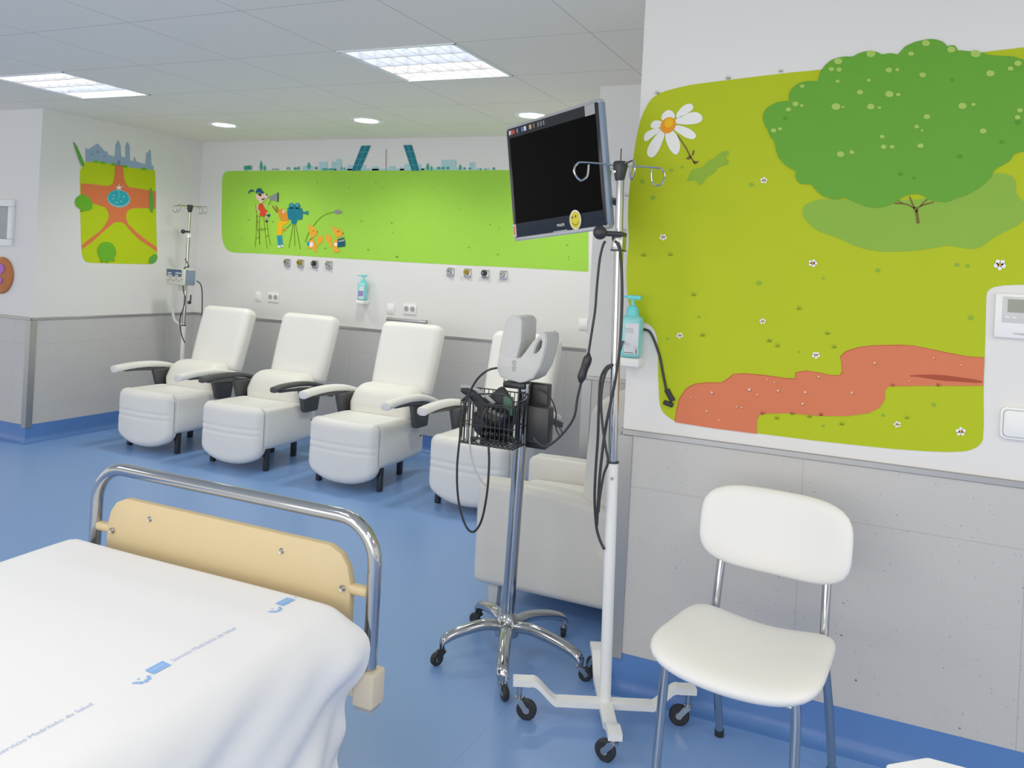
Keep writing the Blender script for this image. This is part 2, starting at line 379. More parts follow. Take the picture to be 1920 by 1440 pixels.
# painted shapes: (material, layer, outline in metres on the wall)
MURALS=[('right','R',[
('painted_meadow',[('lime_paint',1,[(-0.857,1.579),(-0.863,1.639),(-0.865,1.697),(-0.863,1.753),(-0.86,1.807),(-0.855,1.859),(-0.85,1.907),(-0.844,1.952),(-0.836,1.991),(-0.824,2.024),(-0.811,2.049),(-0.797,2.067),(-0.775,2.081),(-0.746,2.091),(-0.71,2.099),(-0.666,2.107),(-0.614,2.112),(-0.554,2.117),(-0.487,2.122),(-0.412,2.128),(-0.344,2.133),(-0.282,2.136),(-0.186,2.141),(-0.059,2.148),(0.058,2.155),(0.166,2.164),(0.273,2.172),(0.38,2.18),(0.44,2.007),(0.455,1.654),(0.434,1.478),(0.376,1.479),(0.329,1.477),(0.293,1.473),(0.269,1.467),(0.257,1.459),(0.251,1.45),(0.25,1.439),(0.251,1.388),(0.253,1.297),(0.254,1.234),(0.254,1.2),(0.256,1.142),(0.26,1.061),(0.26,1.014),(0.255,1.001),(0.246,0.99),(0.232,0.98),(0.216,0.973),(0.197,0.969),(0.16,0.963),(0.106,0.958),(0.02,0.953),(-0.1,0.95),(-0.216,0.948),(-0.327,0.948),(-0.421,0.948),(-0.497,0.948),(-0.565,0.948),(-0.626,0.95),(-0.667,0.957),(-0.688,0.968),(-0.703,0.98),(-0.711,0.994),(-0.718,1.021),(-0.722,1.06),(-0.726,1.105),(-0.729,1.156),(-0.731,1.194),(-0.734,1.22),(-0.739,1.241),(-0.748,1.259),(-0.758,1.271),(-0.771,1.278),(-0.788,1.284),(-0.809,1.287),(-0.826,1.302),(-0.839,1.329),(-0.849,1.366),(-0.856,1.414),(-0.859,1.461),(-0.859,1.508),(-0.857,1.535),(-0.855,1.545)]),('leaf_paint',2,[(-0.709,1.814),(-0.711,1.81),(-0.715,1.808),(-0.72,1.809),(-0.724,1.812),(-0.724,1.816),(-0.721,1.819),(-0.716,1.82),(-0.711,1.818)]),('leaf_paint',2,[(-0.674,1.825),(-0.675,1.821),(-0.679,1.82),(-0.684,1.82),(-0.687,1.823),(-0.687,1.827),(-0.684,1.829),(-0.68,1.83),(-0.676,1.828)]),('leaf_paint',2,[(-0.807,1.775),(-0.809,1.77),(-0.815,1.767),(-0.822,1.768),(-0.827,1.772),(-0.827,1.777),(-0.823,1.782),(-0.816,1.782),(-0.81,1.78)]),('leaf_paint',2,[(-0.767,1.718),(-0.769,1.714),(-0.774,1.711),(-0.781,1.712),(-0.786,1.716),(-0.786,1.721),(-0.782,1.725),(-0.775,1.726),(-0.769,1.723)]),('leaf_paint',2,[(-0.437,1.766),(-0.439,1.761),(-0.444,1.759),(-0.45,1.76),(-0.454,1.764),(-0.455,1.768),(-0.451,1.772),(-0.445,1.773),(-0.44,1.771)]),('leaf_paint',2,[(-0.041,1.5),(-0.042,1.496),(-0.047,1.494),(-0.052,1.494),(-0.056,1.497),(-0.056,1.502),(-0.052,1.506),(-0.047,1.507),(-0.043,1.505)]),('leaf_paint',2,[(0.176,1.528),(0.174,1.524),(0.17,1.522),(0.165,1.522),(0.162,1.525),(0.162,1.53),(0.165,1.534),(0.169,1.534),(0.174,1.532)]),('leaf_paint',2,[(0.203,1.527),(0.201,1.523),(0.198,1.521),(0.194,1.522),(0.191,1.524),(0.191,1.528),(0.193,1.531),(0.197,1.532),(0.201,1.53)]),('leaf_paint',2,[(-0.201,1.468),(-0.203,1.465),(-0.205,1.463),(-0.209,1.464),(-0.211,1.466),(-0.211,1.469),(-0.209,1.471),(-0.206,1.472),(-0.203,1.47)]),('leaf_paint',2,[(-0.395,1.441),(-0.397,1.436),(-0.403,1.433),(-0.409,1.433),(-0.414,1.438),(-0.414,1.443),(-0.41,1.448),(-0.404,1.449),(-0.397,1.447)]),('leaf_paint',2,[(-0.59,1.316),(-0.591,1.313),(-0.595,1.311),(-0.599,1.311),(-0.602,1.313),(-0.603,1.317),(-0.6,1.32),(-0.596,1.321),(-0.592,1.319)]),('leaf_paint',2,[(-0.693,1.234),(-0.694,1.231),(-0.698,1.229),(-0.703,1.229),(-0.706,1.232),(-0.706,1.235),(-0.703,1.238),(-0.699,1.239),(-0.695,1.238)]),('leaf_paint',2,[(-0.263,1.227),(-0.265,1.224),(-0.267,1.222),(-0.271,1.223),(-0.273,1.225),(-0.274,1.228),(-0.271,1.23),(-0.268,1.231),(-0.265,1.23)]),('leaf_paint',2,[(0.221,1.373),(0.219,1.368),(0.214,1.365),(0.208,1.365),(0.205,1.369),(0.204,1.374),(0.208,1.378),(0.213,1.38),(0.218,1.377)]),('leaf_paint',2,[(-0.007,1.054),(-0.008,1.05),(-0.012,1.048),(-0.016,1.048),(-0.018,1.051),(-0.019,1.054),(-0.016,1.057),(-0.012,1.058),(-0.009,1.057)]),('leaf_paint',2,[(0.133,1.103),(0.132,1.098),(0.128,1.095),(0.122,1.096),(0.119,1.099),(0.119,1.103),(0.122,1.107),(0.127,1.109),(0.131,1.107)]),('leaf_paint',2,[(-0.179,0.999),(-0.18,0.996),(-0.183,0.995),(-0.186,0.995),(-0.189,0.997),(-0.189,1),(-0.186,1.002),(-0.183,1.003),(-0.18,1.002)])]),
('painted_tree_shadow',[('shade_paint',2,[(-0.281,1.684),(-0.279,1.692),(-0.276,1.698),(-0.272,1.702),(-0.264,1.707),(-0.253,1.712),(-0.242,1.717),(-0.231,1.72),(-0.187,1.721),(-0.112,1.718),(-0.03,1.72),(0.058,1.724),(0.141,1.746),(0.217,1.785),(0.26,1.804),(0.271,1.804),(0.282,1.802),(0.293,1.799),(0.301,1.794),(0.307,1.786),(0.311,1.778),(0.312,1.77),(0.313,1.762),(0.312,1.755),(0.313,1.747),(0.316,1.739),(0.321,1.732),(0.328,1.726),(0.335,1.719),(0.342,1.709),(0.344,1.699),(0.342,1.686),(0.338,1.675),(0.334,1.666),(0.327,1.658),(0.32,1.651),(0.312,1.645),(0.304,1.641),(0.291,1.633),(0.272,1.621),(0.253,1.606),(0.232,1.586),(0.213,1.577),(0.196,1.578),(0.176,1.58),(0.153,1.584),(0.135,1.584),(0.121,1.58),(0.105,1.576),(0.088,1.573),(0.07,1.569),(0.049,1.566),(0.028,1.563),(0.004,1.561),(-0.015,1.56),(-0.03,1.56),(-0.045,1.56),(-0.061,1.562),(-0.075,1.563),(-0.089,1.566),(-0.103,1.57),(-0.117,1.574),(-0.135,1.582),(-0.157,1.593),(-0.181,1.602),(-0.207,1.61),(-0.226,1.617),(-0.237,1.623),(-0.247,1.631),(-0.256,1.639),(-0.264,1.647),(-0.271,1.656),(-0.277,1.665),(-0.28,1.675)])]),
('painted_tree',[('tree_paint',4,[(-0.253,2.104),(-0.252,2.112),(-0.251,2.12),(-0.249,2.127),(-0.244,2.137),(-0.235,2.15),(-0.226,2.159),(-0.219,2.165),(-0.21,2.169),(-0.201,2.172),(-0.191,2.174),(-0.18,2.175),(-0.169,2.175),(-0.158,2.174),(-0.149,2.176),(-0.143,2.18),(-0.137,2.183),(-0.131,2.185),(-0.124,2.187),(-0.117,2.188),(-0.109,2.189),(-0.102,2.189),(-0.094,2.188),(-0.086,2.185),(-0.078,2.182),(-0.071,2.177),(-0.064,2.176),(-0.058,2.177),(-0.052,2.178),(-0.046,2.178),(-0.037,2.177),(-0.027,2.174),(-0.021,2.174),(-0.019,2.178),(-0.017,2.181),(-0.015,2.184),(-0.011,2.188),(-0.007,2.194),(-0.001,2.198),(0.006,2.202),(0.014,2.205),(0.023,2.209),(0.031,2.211),(0.04,2.212),(0.049,2.214),(0.057,2.215),(0.066,2.215),(0.075,2.214),(0.083,2.212),(0.09,2.209),(0.097,2.206),(0.103,2.201),(0.107,2.197),(0.11,2.192),(0.114,2.19),(0.119,2.192),(0.124,2.192),(0.129,2.192),(0.133,2.19),(0.136,2.186),(0.139,2.182),(0.14,2.177),(0.144,2.175),(0.149,2.175),(0.156,2.174),(0.163,2.173),(0.173,2.171),(0.187,2.169),(0.198,2.167),(0.205,2.165),(0.211,2.163),(0.217,2.16),(0.227,2.157),(0.243,2.154),(0.258,2.152),(0.275,2.151),(0.29,2.148),(0.303,2.142),(0.317,2.136),(0.331,2.129),(0.35,2.117),(0.374,2.101),(0.392,2.072),(0.404,2.032),(0.406,1.989),(0.398,1.943),(0.382,1.911),(0.359,1.893),(0.344,1.88),(0.336,1.873),(0.325,1.867),(0.309,1.864),(0.3,1.859),(0.297,1.851),(0.294,1.844),(0.288,1.838),(0.278,1.83),(0.262,1.821),(0.252,1.811),(0.249,1.8),(0.244,1.79),(0.237,1.782),(0.229,1.773),(0.218,1.762),(0.207,1.753),(0.197,1.747),(0.187,1.741),(0.179,1.736),(0.171,1.733),(0.162,1.731),(0.153,1.727),(0.142,1.72),(0.13,1.717),(0.119,1.717),(0.109,1.718),(0.1,1.719),(0.09,1.723),(0.078,1.729),(0.069,1.734),(0.061,1.738),(0.054,1.74),(0.046,1.74),(0.038,1.739),(0.03,1.738),(0.021,1.735),(0.012,1.73),(0.004,1.725),(-0.003,1.719),(-0.01,1.714),(-0.017,1.71),(-0.025,1.706),(-0.034,1.702),(-0.043,1.698),(-0.052,1.697),(-0.064,1.696),(-0.079,1.697),(-0.096,1.701),(-0.115,1.709),(-0.132,1.716),(-0.148,1.723),(-0.161,1.725),(-0.17,1.722),(-0.179,1.721),(-0.189,1.721),(-0.198,1.723),(-0.208,1.726),(-0.218,1.73),(-0.227,1.736),(-0.236,1.742),(-0.242,1.749),(-0.248,1.756),(-0.254,1.765),(-0.26,1.769),(-0.268,1.768),(-0.277,1.768),(-0.287,1.769),(-0.296,1.773),(-0.303,1.782),(-0.307,1.79),(-0.307,1.796),(-0.307,1.802),(-0.306,1.808),(-0.313,1.814),(-0.327,1.821),(-0.338,1.828),(-0.347,1.837),(-0.355,1.846),(-0.362,1.854),(-0.367,1.865),(-0.371,1.877),(-0.374,1.889),(-0.377,1.901),(-0.382,1.913),(-0.391,1.923),(-0.397,1.933),(-0.4,1.942),(-0.403,1.949),(-0.408,1.954),(-0.411,1.96),(-0.413,1.967),(-0.416,1.974),(-0.418,1.981),(-0.42,1.988),(-0.419,1.995),(-0.418,2.002),(-0.415,2.009),(-0.411,2.015),(-0.406,2.02),(-0.4,2.025),(-0.391,2.03),(-0.383,2.034),(-0.375,2.037),(-0.367,2.038),(-0.358,2.039),(-0.35,2.04),(-0.342,2.039),(-0.339,2.042),(-0.34,2.049),(-0.341,2.054),(-0.341,2.06),(-0.339,2.066),(-0.337,2.072),(-0.334,2.078),(-0.329,2.083),(-0.323,2.089),(-0.315,2.094),(-0.307,2.098),(-0.299,2.1),(-0.289,2.102),(-0.278,2.102),(-0.268,2.101),(-0.258,2.1)]),('blossom_paint',5,[(-0.374,1.943),(-0.376,1.939),(-0.381,1.937),(-0.387,1.938),(-0.391,1.942),(-0.391,1.946),(-0.388,1.95),(-0.382,1.95),(-0.376,1.948)]),('blossom_paint',5,[(-0.356,1.949),(-0.358,1.945),(-0.362,1.944),(-0.366,1.944),(-0.369,1.947),(-0.369,1.951),(-0.367,1.953),(-0.362,1.954),(-0.358,1.952)]),('blossom_paint',5,[(-0.331,2.011),(-0.333,2.007),(-0.338,2.005),(-0.344,2.006),(-0.348,2.01),(-0.348,2.014),(-0.344,2.018),(-0.339,2.018),(-0.333,2.016)]),('blossom_paint',5,[(-0.309,2.029),(-0.311,2.024),(-0.317,2.021),(-0.324,2.022),(-0.328,2.027),(-0.328,2.032),(-0.324,2.036),(-0.318,2.037),(-0.312,2.034)]),('blossom_paint',5,[(-0.293,2.023),(-0.294,2.02),(-0.298,2.018),(-0.302,2.019),(-0.304,2.021),(-0.305,2.025),(-0.302,2.027),(-0.298,2.027),(-0.295,2.026)]),('blossom_paint',5,[(-0.294,2.086),(-0.295,2.082),(-0.299,2.08),(-0.304,2.081),(-0.307,2.084),(-0.308,2.088),(-0.305,2.091),(-0.3,2.092),(-0.295,2.09)]),('blossom_paint',5,[(-0.206,2.136),(-0.208,2.132),(-0.213,2.13),(-0.218,2.131),(-0.222,2.135),(-0.223,2.139),(-0.219,2.143),(-0.213,2.143),(-0.208,2.14)]),('blossom_paint',5,[(-0.183,2.134),(-0.185,2.13),(-0.189,2.127),(-0.195,2.128),(-0.199,2.132),(-0.199,2.137),(-0.196,2.14),(-0.19,2.14),(-0.185,2.138)]),('blossom_paint',5,[(-0.188,2.097),(-0.189,2.094),(-0.193,2.092),(-0.197,2.093),(-0.2,2.095),(-0.2,2.099),(-0.197,2.102),(-0.193,2.102),(-0.189,2.1)]),('blossom_paint',5,[(-0.183,2.161),(-0.186,2.154),(-0.193,2.151),(-0.202,2.153),(-0.207,2.158),(-0.208,2.165),(-0.202,2.17),(-0.194,2.171),(-0.186,2.167)]),('blossom_paint',5,[(-0.087,2.179),(-0.09,2.172),(-0.098,2.168),(-0.107,2.17),(-0.113,2.176),(-0.113,2.184),(-0.107,2.189),(-0.099,2.19),(-0.09,2.186)]),('blossom_paint',5,[(-0.117,2.059),(-0.119,2.054),(-0.125,2.052),(-0.131,2.053),(-0.135,2.057),(-0.135,2.062),(-0.132,2.066),(-0.125,2.067),(-0.12,2.064)]),('blossom_paint',5,[(-0.096,2.096),(-0.098,2.093),(-0.101,2.091),(-0.105,2.092),(-0.108,2.095),(-0.108,2.098),(-0.106,2.101),(-0.102,2.101),(-0.098,2.099)]),('blossom_paint',5,[(-0.037,2.125),(-0.039,2.12),(-0.044,2.117),(-0.051,2.119),(-0.055,2.123),(-0.056,2.128),(-0.051,2.132),(-0.045,2.133),(-0.039,2.13)]),('blossom_paint',5,[(-0.016,2.125),(-0.018,2.122),(-0.021,2.12),(-0.025,2.121),(-0.028,2.124),(-0.028,2.127),(-0.025,2.13),(-0.021,2.13),(-0.018,2.128)]),('blossom_paint',5,[(0.065,2.202),(0.063,2.196),(0.056,2.193),(0.048,2.195),(0.043,2.2),(0.043,2.207),(0.047,2.212),(0.055,2.212),(0.062,2.208)]),('blossom_paint',5,[(0.022,2.172),(0.021,2.168),(0.016,2.166),(0.01,2.167),(0.006,2.171),(0.006,2.175),(0.01,2.179),(0.015,2.179),(0.02,2.177)]),('blossom_paint',5,[(0.135,2.178),(0.133,2.172),(0.126,2.169),(0.118,2.171),(0.113,2.176),(0.113,2.183),(0.118,2.188),(0.125,2.188),(0.132,2.185)]),('blossom_paint',5,[(0.203,2.162),(0.2,2.154),(0.192,2.151),(0.183,2.153),(0.177,2.159),(0.176,2.167),(0.182,2.173),(0.191,2.173),(0.199,2.169)]),('blossom_paint',5,[(0.059,2.105),(0.057,2.1),(0.051,2.098),(0.045,2.099),(0.041,2.103),(0.04,2.109),(0.044,2.112),(0.051,2.113),(0.056,2.11)]),('blossom_paint',5,[(0.242,2.101),(0.239,2.095),(0.233,2.092),(0.225,2.093),(0.22,2.098),(0.22,2.105),(0.225,2.11),(0.232,2.11),(0.239,2.107)]),('blossom_paint',5,[(0.289,2.113),(0.288,2.108),(0.283,2.107),(0.278,2.107),(0.275,2.111),(0.275,2.116),(0.278,2.119),(0.283,2.119),(0.287,2.117)]),('blossom_paint',5,[(0.31,2.127),(0.308,2.122),(0.302,2.119),(0.295,2.121),(0.291,2.125),(0.291,2.131),(0.295,2.135),(0.301,2.136),(0.307,2.133)]),('blossom_paint',5,[(-0.181,2.016),(-0.184,2.009),(-0.192,2.005),(-0.201,2.007),(-0.208,2.013),(-0.208,2.02),(-0.202,2.026),(-0.193,2.027),(-0.185,2.023)]),('blossom_paint',5,[(-0.17,2.014),(-0.171,2.012),(-0.173,2.01),(-0.176,2.011),(-0.178,2.013),(-0.178,2.015),(-0.176,2.017),(-0.173,2.018),(-0.171,2.016)]),('blossom_paint',5,[(-0.082,2.012),(-0.084,2.007),(-0.09,2.004),(-0.098,2.005),(-0.103,2.01),(-0.103,2.016),(-0.098,2.021),(-0.091,2.022),(-0.084,2.018)]),('blossom_paint',5,[(-0.063,2.008),(-0.064,2.006),(-0.067,2.005),(-0.07,2.005),(-0.072,2.007),(-0.073,2.01),(-0.07,2.012),(-0.067,2.013),(-0.064,2.011)]),('blossom_paint',5,[(-0.029,2.05),(-0.032,2.043),(-0.039,2.04),(-0.047,2.042),(-0.053,2.047),(-0.053,2.054),(-0.048,2.059),(-0.04,2.06),(-0.033,2.056)]),('blossom_paint',5,[(-0.009,2.047),(-0.011,2.044),(-0.014,2.042),(-0.019,2.043),(-0.022,2.046),(-0.022,2.05),(-0.019,2.052),(-0.015,2.053),(-0.011,2.051)]),('blossom_paint',5,[(0.076,1.976),(0.074,1.971),(0.069,1.969),(0.063,1.97),(0.058,1.974),(0.058,1.979),(0.062,1.983),(0.068,1.984),(0.074,1.981)]),('blossom_paint',5,[(0.047,1.946),(0.046,1.943),(0.042,1.941),(0.037,1.942),(0.034,1.945),(0.034,1.949),(0.037,1.952),(0.041,1.952),(0.045,1.95)]),('blossom_paint',5,[(0.059,1.935),(0.059,1.932),(0.056,1.931),(0.053,1.932),(0.052,1.933),(0.052,1.936),(0.053,1.938),(0.056,1.938),(0.059,1.937)]),('blossom_paint',5,[(0.062,1.888),(0.06,1.883),(0.055,1.881),(0.049,1.882),(0.045,1.885),(0.045,1.891),(0.049,1.894),(0.055,1.895),(0.06,1.893)]),('blossom_paint',5,[(0.228,1.93),(0.227,1.925),(0.221,1.922),(0.215,1.923),(0.211,1.927),(0.211,1.933),(0.215,1.937),(0.221,1.937),(0.226,1.935)]),('blossom_paint',5,[(0.173,2.006),(0.17,2),(0.164,1.997),(0.156,1.998),(0.151,2.003),(0.151,2.01),(0.155,2.015),(0.163,2.016),(0.17,2.012)]),('blossom_paint',5,[(0.196,2.01),(0.195,2.007),(0.192,2.005),(0.188,2.006),(0.185,2.008),(0.185,2.012),(0.187,2.014),(0.191,2.014),(0.195,2.013)]),('blossom_paint',5,[(0.319,1.988),(0.317,1.984),(0.313,1.982),(0.308,1.983),(0.304,1.986),(0.304,1.991),(0.307,1.994),(0.312,1.995),(0.317,1.992)]),('blossom_paint',5,[(0.313,1.968),(0.312,1.964),(0.307,1.962),(0.302,1.963),(0.299,1.967),(0.299,1.971),(0.302,1.974),(0.307,1.975),(0.311,1.973)]),('blossom_paint',5,[(-0.049,1.918),(-0.05,1.914),(-0.054,1.912),(-0.059,1.913),(-0.062,1.916),(-0.063,1.92),(-0.06,1.923),(-0.055,1.923),(-0.051,1.921)]),('blossom_paint',5,[(-0.042,1.886),(-0.043,1.881),(-0.048,1.879),(-0.054,1.88),(-0.058,1.884),(-0.058,1.888),(-0.055,1.892),(-0.049,1.893),(-0.044,1.89)]),('blossom_paint',5,[(-0.019,1.886),(-0.021,1.882),(-0.025,1.88),(-0.029,1.881),(-0.032,1.884),(-0.032,1.888),(-0.03,1.89),(-0.025,1.891),(-0.021,1.889)]),('blossom_paint',5,[(-0.163,1.864),(-0.165,1.858),(-0.171,1.855),(-0.179,1.856),(-0.184,1.861),(-0.185,1.867),(-0.18,1.872),(-0.172,1.873),(-0.166,1.87)]),('blossom_paint',5,[(-0.134,1.87),(-0.135,1.866),(-0.14,1.864),(-0.145,1.865),(-0.148,1.868),(-0.148,1.873),(-0.145,1.876),(-0.14,1.876),(-0.136,1.874)]),('tree_dark_paint',5,[(-0.341,1.983),(-0.343,1.979),(-0.347,1.978),(-0.352,1.978),(-0.355,1.981),(-0.355,1.985),(-0.352,1.988),(-0.347,1.988),(-0.343,1.986)]),('tree_dark_paint',5,[(0.169,1.855),(0.168,1.85),(0.163,1.848),(0.157,1.849),(0.153,1.852),(0.153,1.857),(0.157,1.86),(0.162,1.861),(0.167,1.859)]),('tree_dark_paint',5,[(0.009,1.802),(0.008,1.798),(0.003,1.796),(-0.002,1.796),(-0.005,1.8),(-0.006,1.804),(-0.002,1.807),(0.003,1.807),(0.007,1.805)]),('tree_dark_paint',5,[(0.045,1.789),(0.043,1.787),(0.041,1.785),(0.037,1.786),(0.035,1.788),(0.034,1.791),(0.037,1.793),(0.04,1.793),(0.043,1.792)]),('tree_dark_paint',5,[(0.136,2.087),(0.135,2.084),(0.132,2.082),(0.128,2.083),(0.125,2.086),(0.125,2.089),(0.128,2.091),(0.132,2.091),(0.135,2.09)]),('tree_dark_paint',5,[(0.316,1.953),(0.314,1.948),(0.309,1.946),(0.304,1.947),(0.3,1.951),(0.299,1.956),(0.303,1.959),(0.309,1.96),(0.314,1.957)]),('tree_dark_paint',5,[(0.277,1.896),(0.275,1.893),(0.271,1.891),(0.266,1.891),(0.263,1.895),(0.263,1.898),(0.266,1.901),(0.271,1.902),(0.275,1.9)])]),
('painted_trunk',[('trunk_paint',3,[(0.062,1.65),(0.059,1.668),(0.056,1.685),(0.049,1.702),(0.041,1.698),(0.048,1.682),(0.051,1.667),(0.053,1.649)]),('trunk_paint',3,[(0.047,1.698),(0.027,1.709),(0.009,1.713),(-0.011,1.713),(-0.011,1.708),(0.009,1.708),(0.026,1.705),(0.045,1.694)]),('trunk_paint',3,[(0.047,1.697),(0.04,1.713),(0.032,1.733),(0.028,1.731),(0.036,1.712),(0.043,1.695)]),('trunk_paint',3,[(0.053,1.683),(0.057,1.697),(0.069,1.704),(0.098,1.714),(0.097,1.718),(0.067,1.709),(0.053,1.7),(0.049,1.684)]),('trunk_paint',3,[(0.063,1.702),(0.071,1.714),(0.082,1.723),(0.08,1.726),(0.069,1.717),(0.061,1.704)]),('trunk_paint',3,[(0.012,1.711),(0,1.72),(-0.008,1.721),(-0.008,1.718),(-0.001,1.717),(0.011,1.709)])]),
('painted_daisy',[('white_paint',3,[(-0.76,1.991),(-0.761,2.001),(-0.758,2.009),(-0.75,2.017),(-0.742,2.022),(-0.732,2.022),(-0.724,2.018),(-0.717,2.01),(-0.714,2.002),(-0.715,1.993),(-0.72,1.985),(-0.728,1.976),(-0.739,1.975),(-0.752,1.983)]),('white_paint',3,[(-0.707,2.011),(-0.697,2.025),(-0.686,2.035),(-0.675,2.041),(-0.666,2.042),(-0.658,2.04),(-0.653,2.035),(-0.651,2.027),(-0.655,2.02),(-0.664,2.013),(-0.677,2.005),(-0.695,1.996),(-0.706,1.994),(-0.71,2.001)]),('white_paint',3,[(-0.698,1.997),(-0.678,2.005),(-0.661,2.011),(-0.647,2.013),(-0.634,2.01),(-0.623,2.002),(-0.618,1.993),(-0.619,1.984),(-0.626,1.977),(-0.638,1.973),(-0.654,1.971),(-0.672,1.97),(-0.69,1.972),(-0.708,1.975),(-0.714,1.981),(-0.71,1.989)]),('white_paint',3,[(-0.705,1.969),(-0.684,1.965),(-0.666,1.958),(-0.651,1.949),(-0.641,1.94),(-0.637,1.933),(-0.638,1.927),(-0.643,1.921),(-0.651,1.92),(-0.662,1.922),(-0.675,1.927),(-0.69,1.937),(-0.704,1.946),(-0.717,1.955),(-0.721,1.963),(-0.718,1.968)]),('white_paint',3,[(-0.737,1.951),(-0.726,1.954),(-0.715,1.948),(-0.703,1.934),(-0.695,1.919),(-0.69,1.902),(-0.69,1.887),(-0.695,1.873),(-0.702,1.867),(-0.71,1.87),(-0.718,1.877),(-0.728,1.889),(-0.735,1.903),(-0.742,1.919),(-0.744,1.933),(-0.743,1.944)]),('white_paint',3,[(-0.757,1.954),(-0.749,1.947),(-0.746,1.936),(-0.75,1.921),(-0.756,1.903),(-0.764,1.883),(-0.773,1.869),(-0.782,1.86),(-0.79,1.858),(-0.798,1.861),(-0.803,1.867),(-0.806,1.876),(-0.805,1.888),(-0.799,1.903),(-0.791,1.916),(-0.782,1.929),(-0.773,1.941),(-0.765,1.952)]),('white_paint',3,[(-0.762,1.958),(-0.762,1.953),(-0.768,1.946),(-0.78,1.937),(-0.793,1.927),(-0.805,1.917),(-0.814,1.915),(-0.818,1.919),(-0.82,1.927),(-0.818,1.938),(-0.812,1.947),(-0.801,1.953),(-0.787,1.958),(-0.77,1.96)]),('white_paint',3,[(-0.755,1.969),(-0.762,1.964),(-0.772,1.96),(-0.785,1.959),(-0.793,1.961),(-0.798,1.966),(-0.798,1.973),(-0.794,1.98),(-0.789,1.985),(-0.782,1.987),(-0.772,1.987),(-0.761,1.984),(-0.754,1.98),(-0.752,1.974)]),('orange_paint',4,[(-0.715,1.953),(-0.724,1.945),(-0.734,1.941),(-0.745,1.942),(-0.754,1.946),(-0.76,1.954),(-0.763,1.964),(-0.761,1.976),(-0.755,1.986),(-0.747,1.993),(-0.736,1.997),(-0.726,1.997),(-0.717,1.992),(-0.71,1.984),(-0.708,1.974),(-0.71,1.963)]),('yellow_paint',5,[(-0.721,1.968),(-0.728,1.962),(-0.736,1.961),(-0.744,1.964),(-0.748,1.971),(-0.748,1.979),(-0.745,1.987),(-0.738,1.992),(-0.729,1.994),(-0.722,1.99),(-0.718,1.984),(-0.717,1.975)]),('trunk_paint',2,[(-0.705,1.934),(-0.687,1.911),(-0.672,1.889),(-0.656,1.86),(-0.637,1.833),(-0.633,1.836),(-0.651,1.862),(-0.667,1.891),(-0.683,1.913),(-0.701,1.937)]),('trunk_paint',2,[(-0.655,1.865),(-0.669,1.854),(-0.66,1.849),(-0.649,1.855)]),('trunk_paint',2,[(-0.65,1.861),(-0.646,1.881),(-0.639,1.883),(-0.643,1.865)]),('trunk_paint',2,[(-0.644,1.845),(-0.622,1.845),(-0.629,1.836),(-0.639,1.838)])]),
('painted_daisy_shadow',[('leaf_paint',2,[(-0.661,1.78),(-0.656,1.79),(-0.652,1.8),(-0.649,1.809),(-0.643,1.816),(-0.634,1.819),(-0.624,1.822),(-0.614,1.824),(-0.606,1.828),(-0.601,1.835),(-0.596,1.842),(-0.591,1.847),(-0.584,1.851),(-0.575,1.852),(-0.567,1.859),(-0.558,1.869),(-0.547,1.876),(-0.533,1.88),(-0.525,1.878),(-0.523,1.872),(-0.525,1.865),(-0.532,1.859),(-0.532,1.853),(-0.525,1.847),(-0.522,1.841),(-0.523,1.835),(-0.533,1.83),(-0.55,1.826),(-0.56,1.82),(-0.563,1.811),(-0.573,1.802),(-0.588,1.793),(-0.598,1.783),(-0.603,1.772),(-0.61,1.765),(-0.619,1.762),(-0.624,1.766),(-0.626,1.776),(-0.637,1.78),(-0.654,1.776)])]),
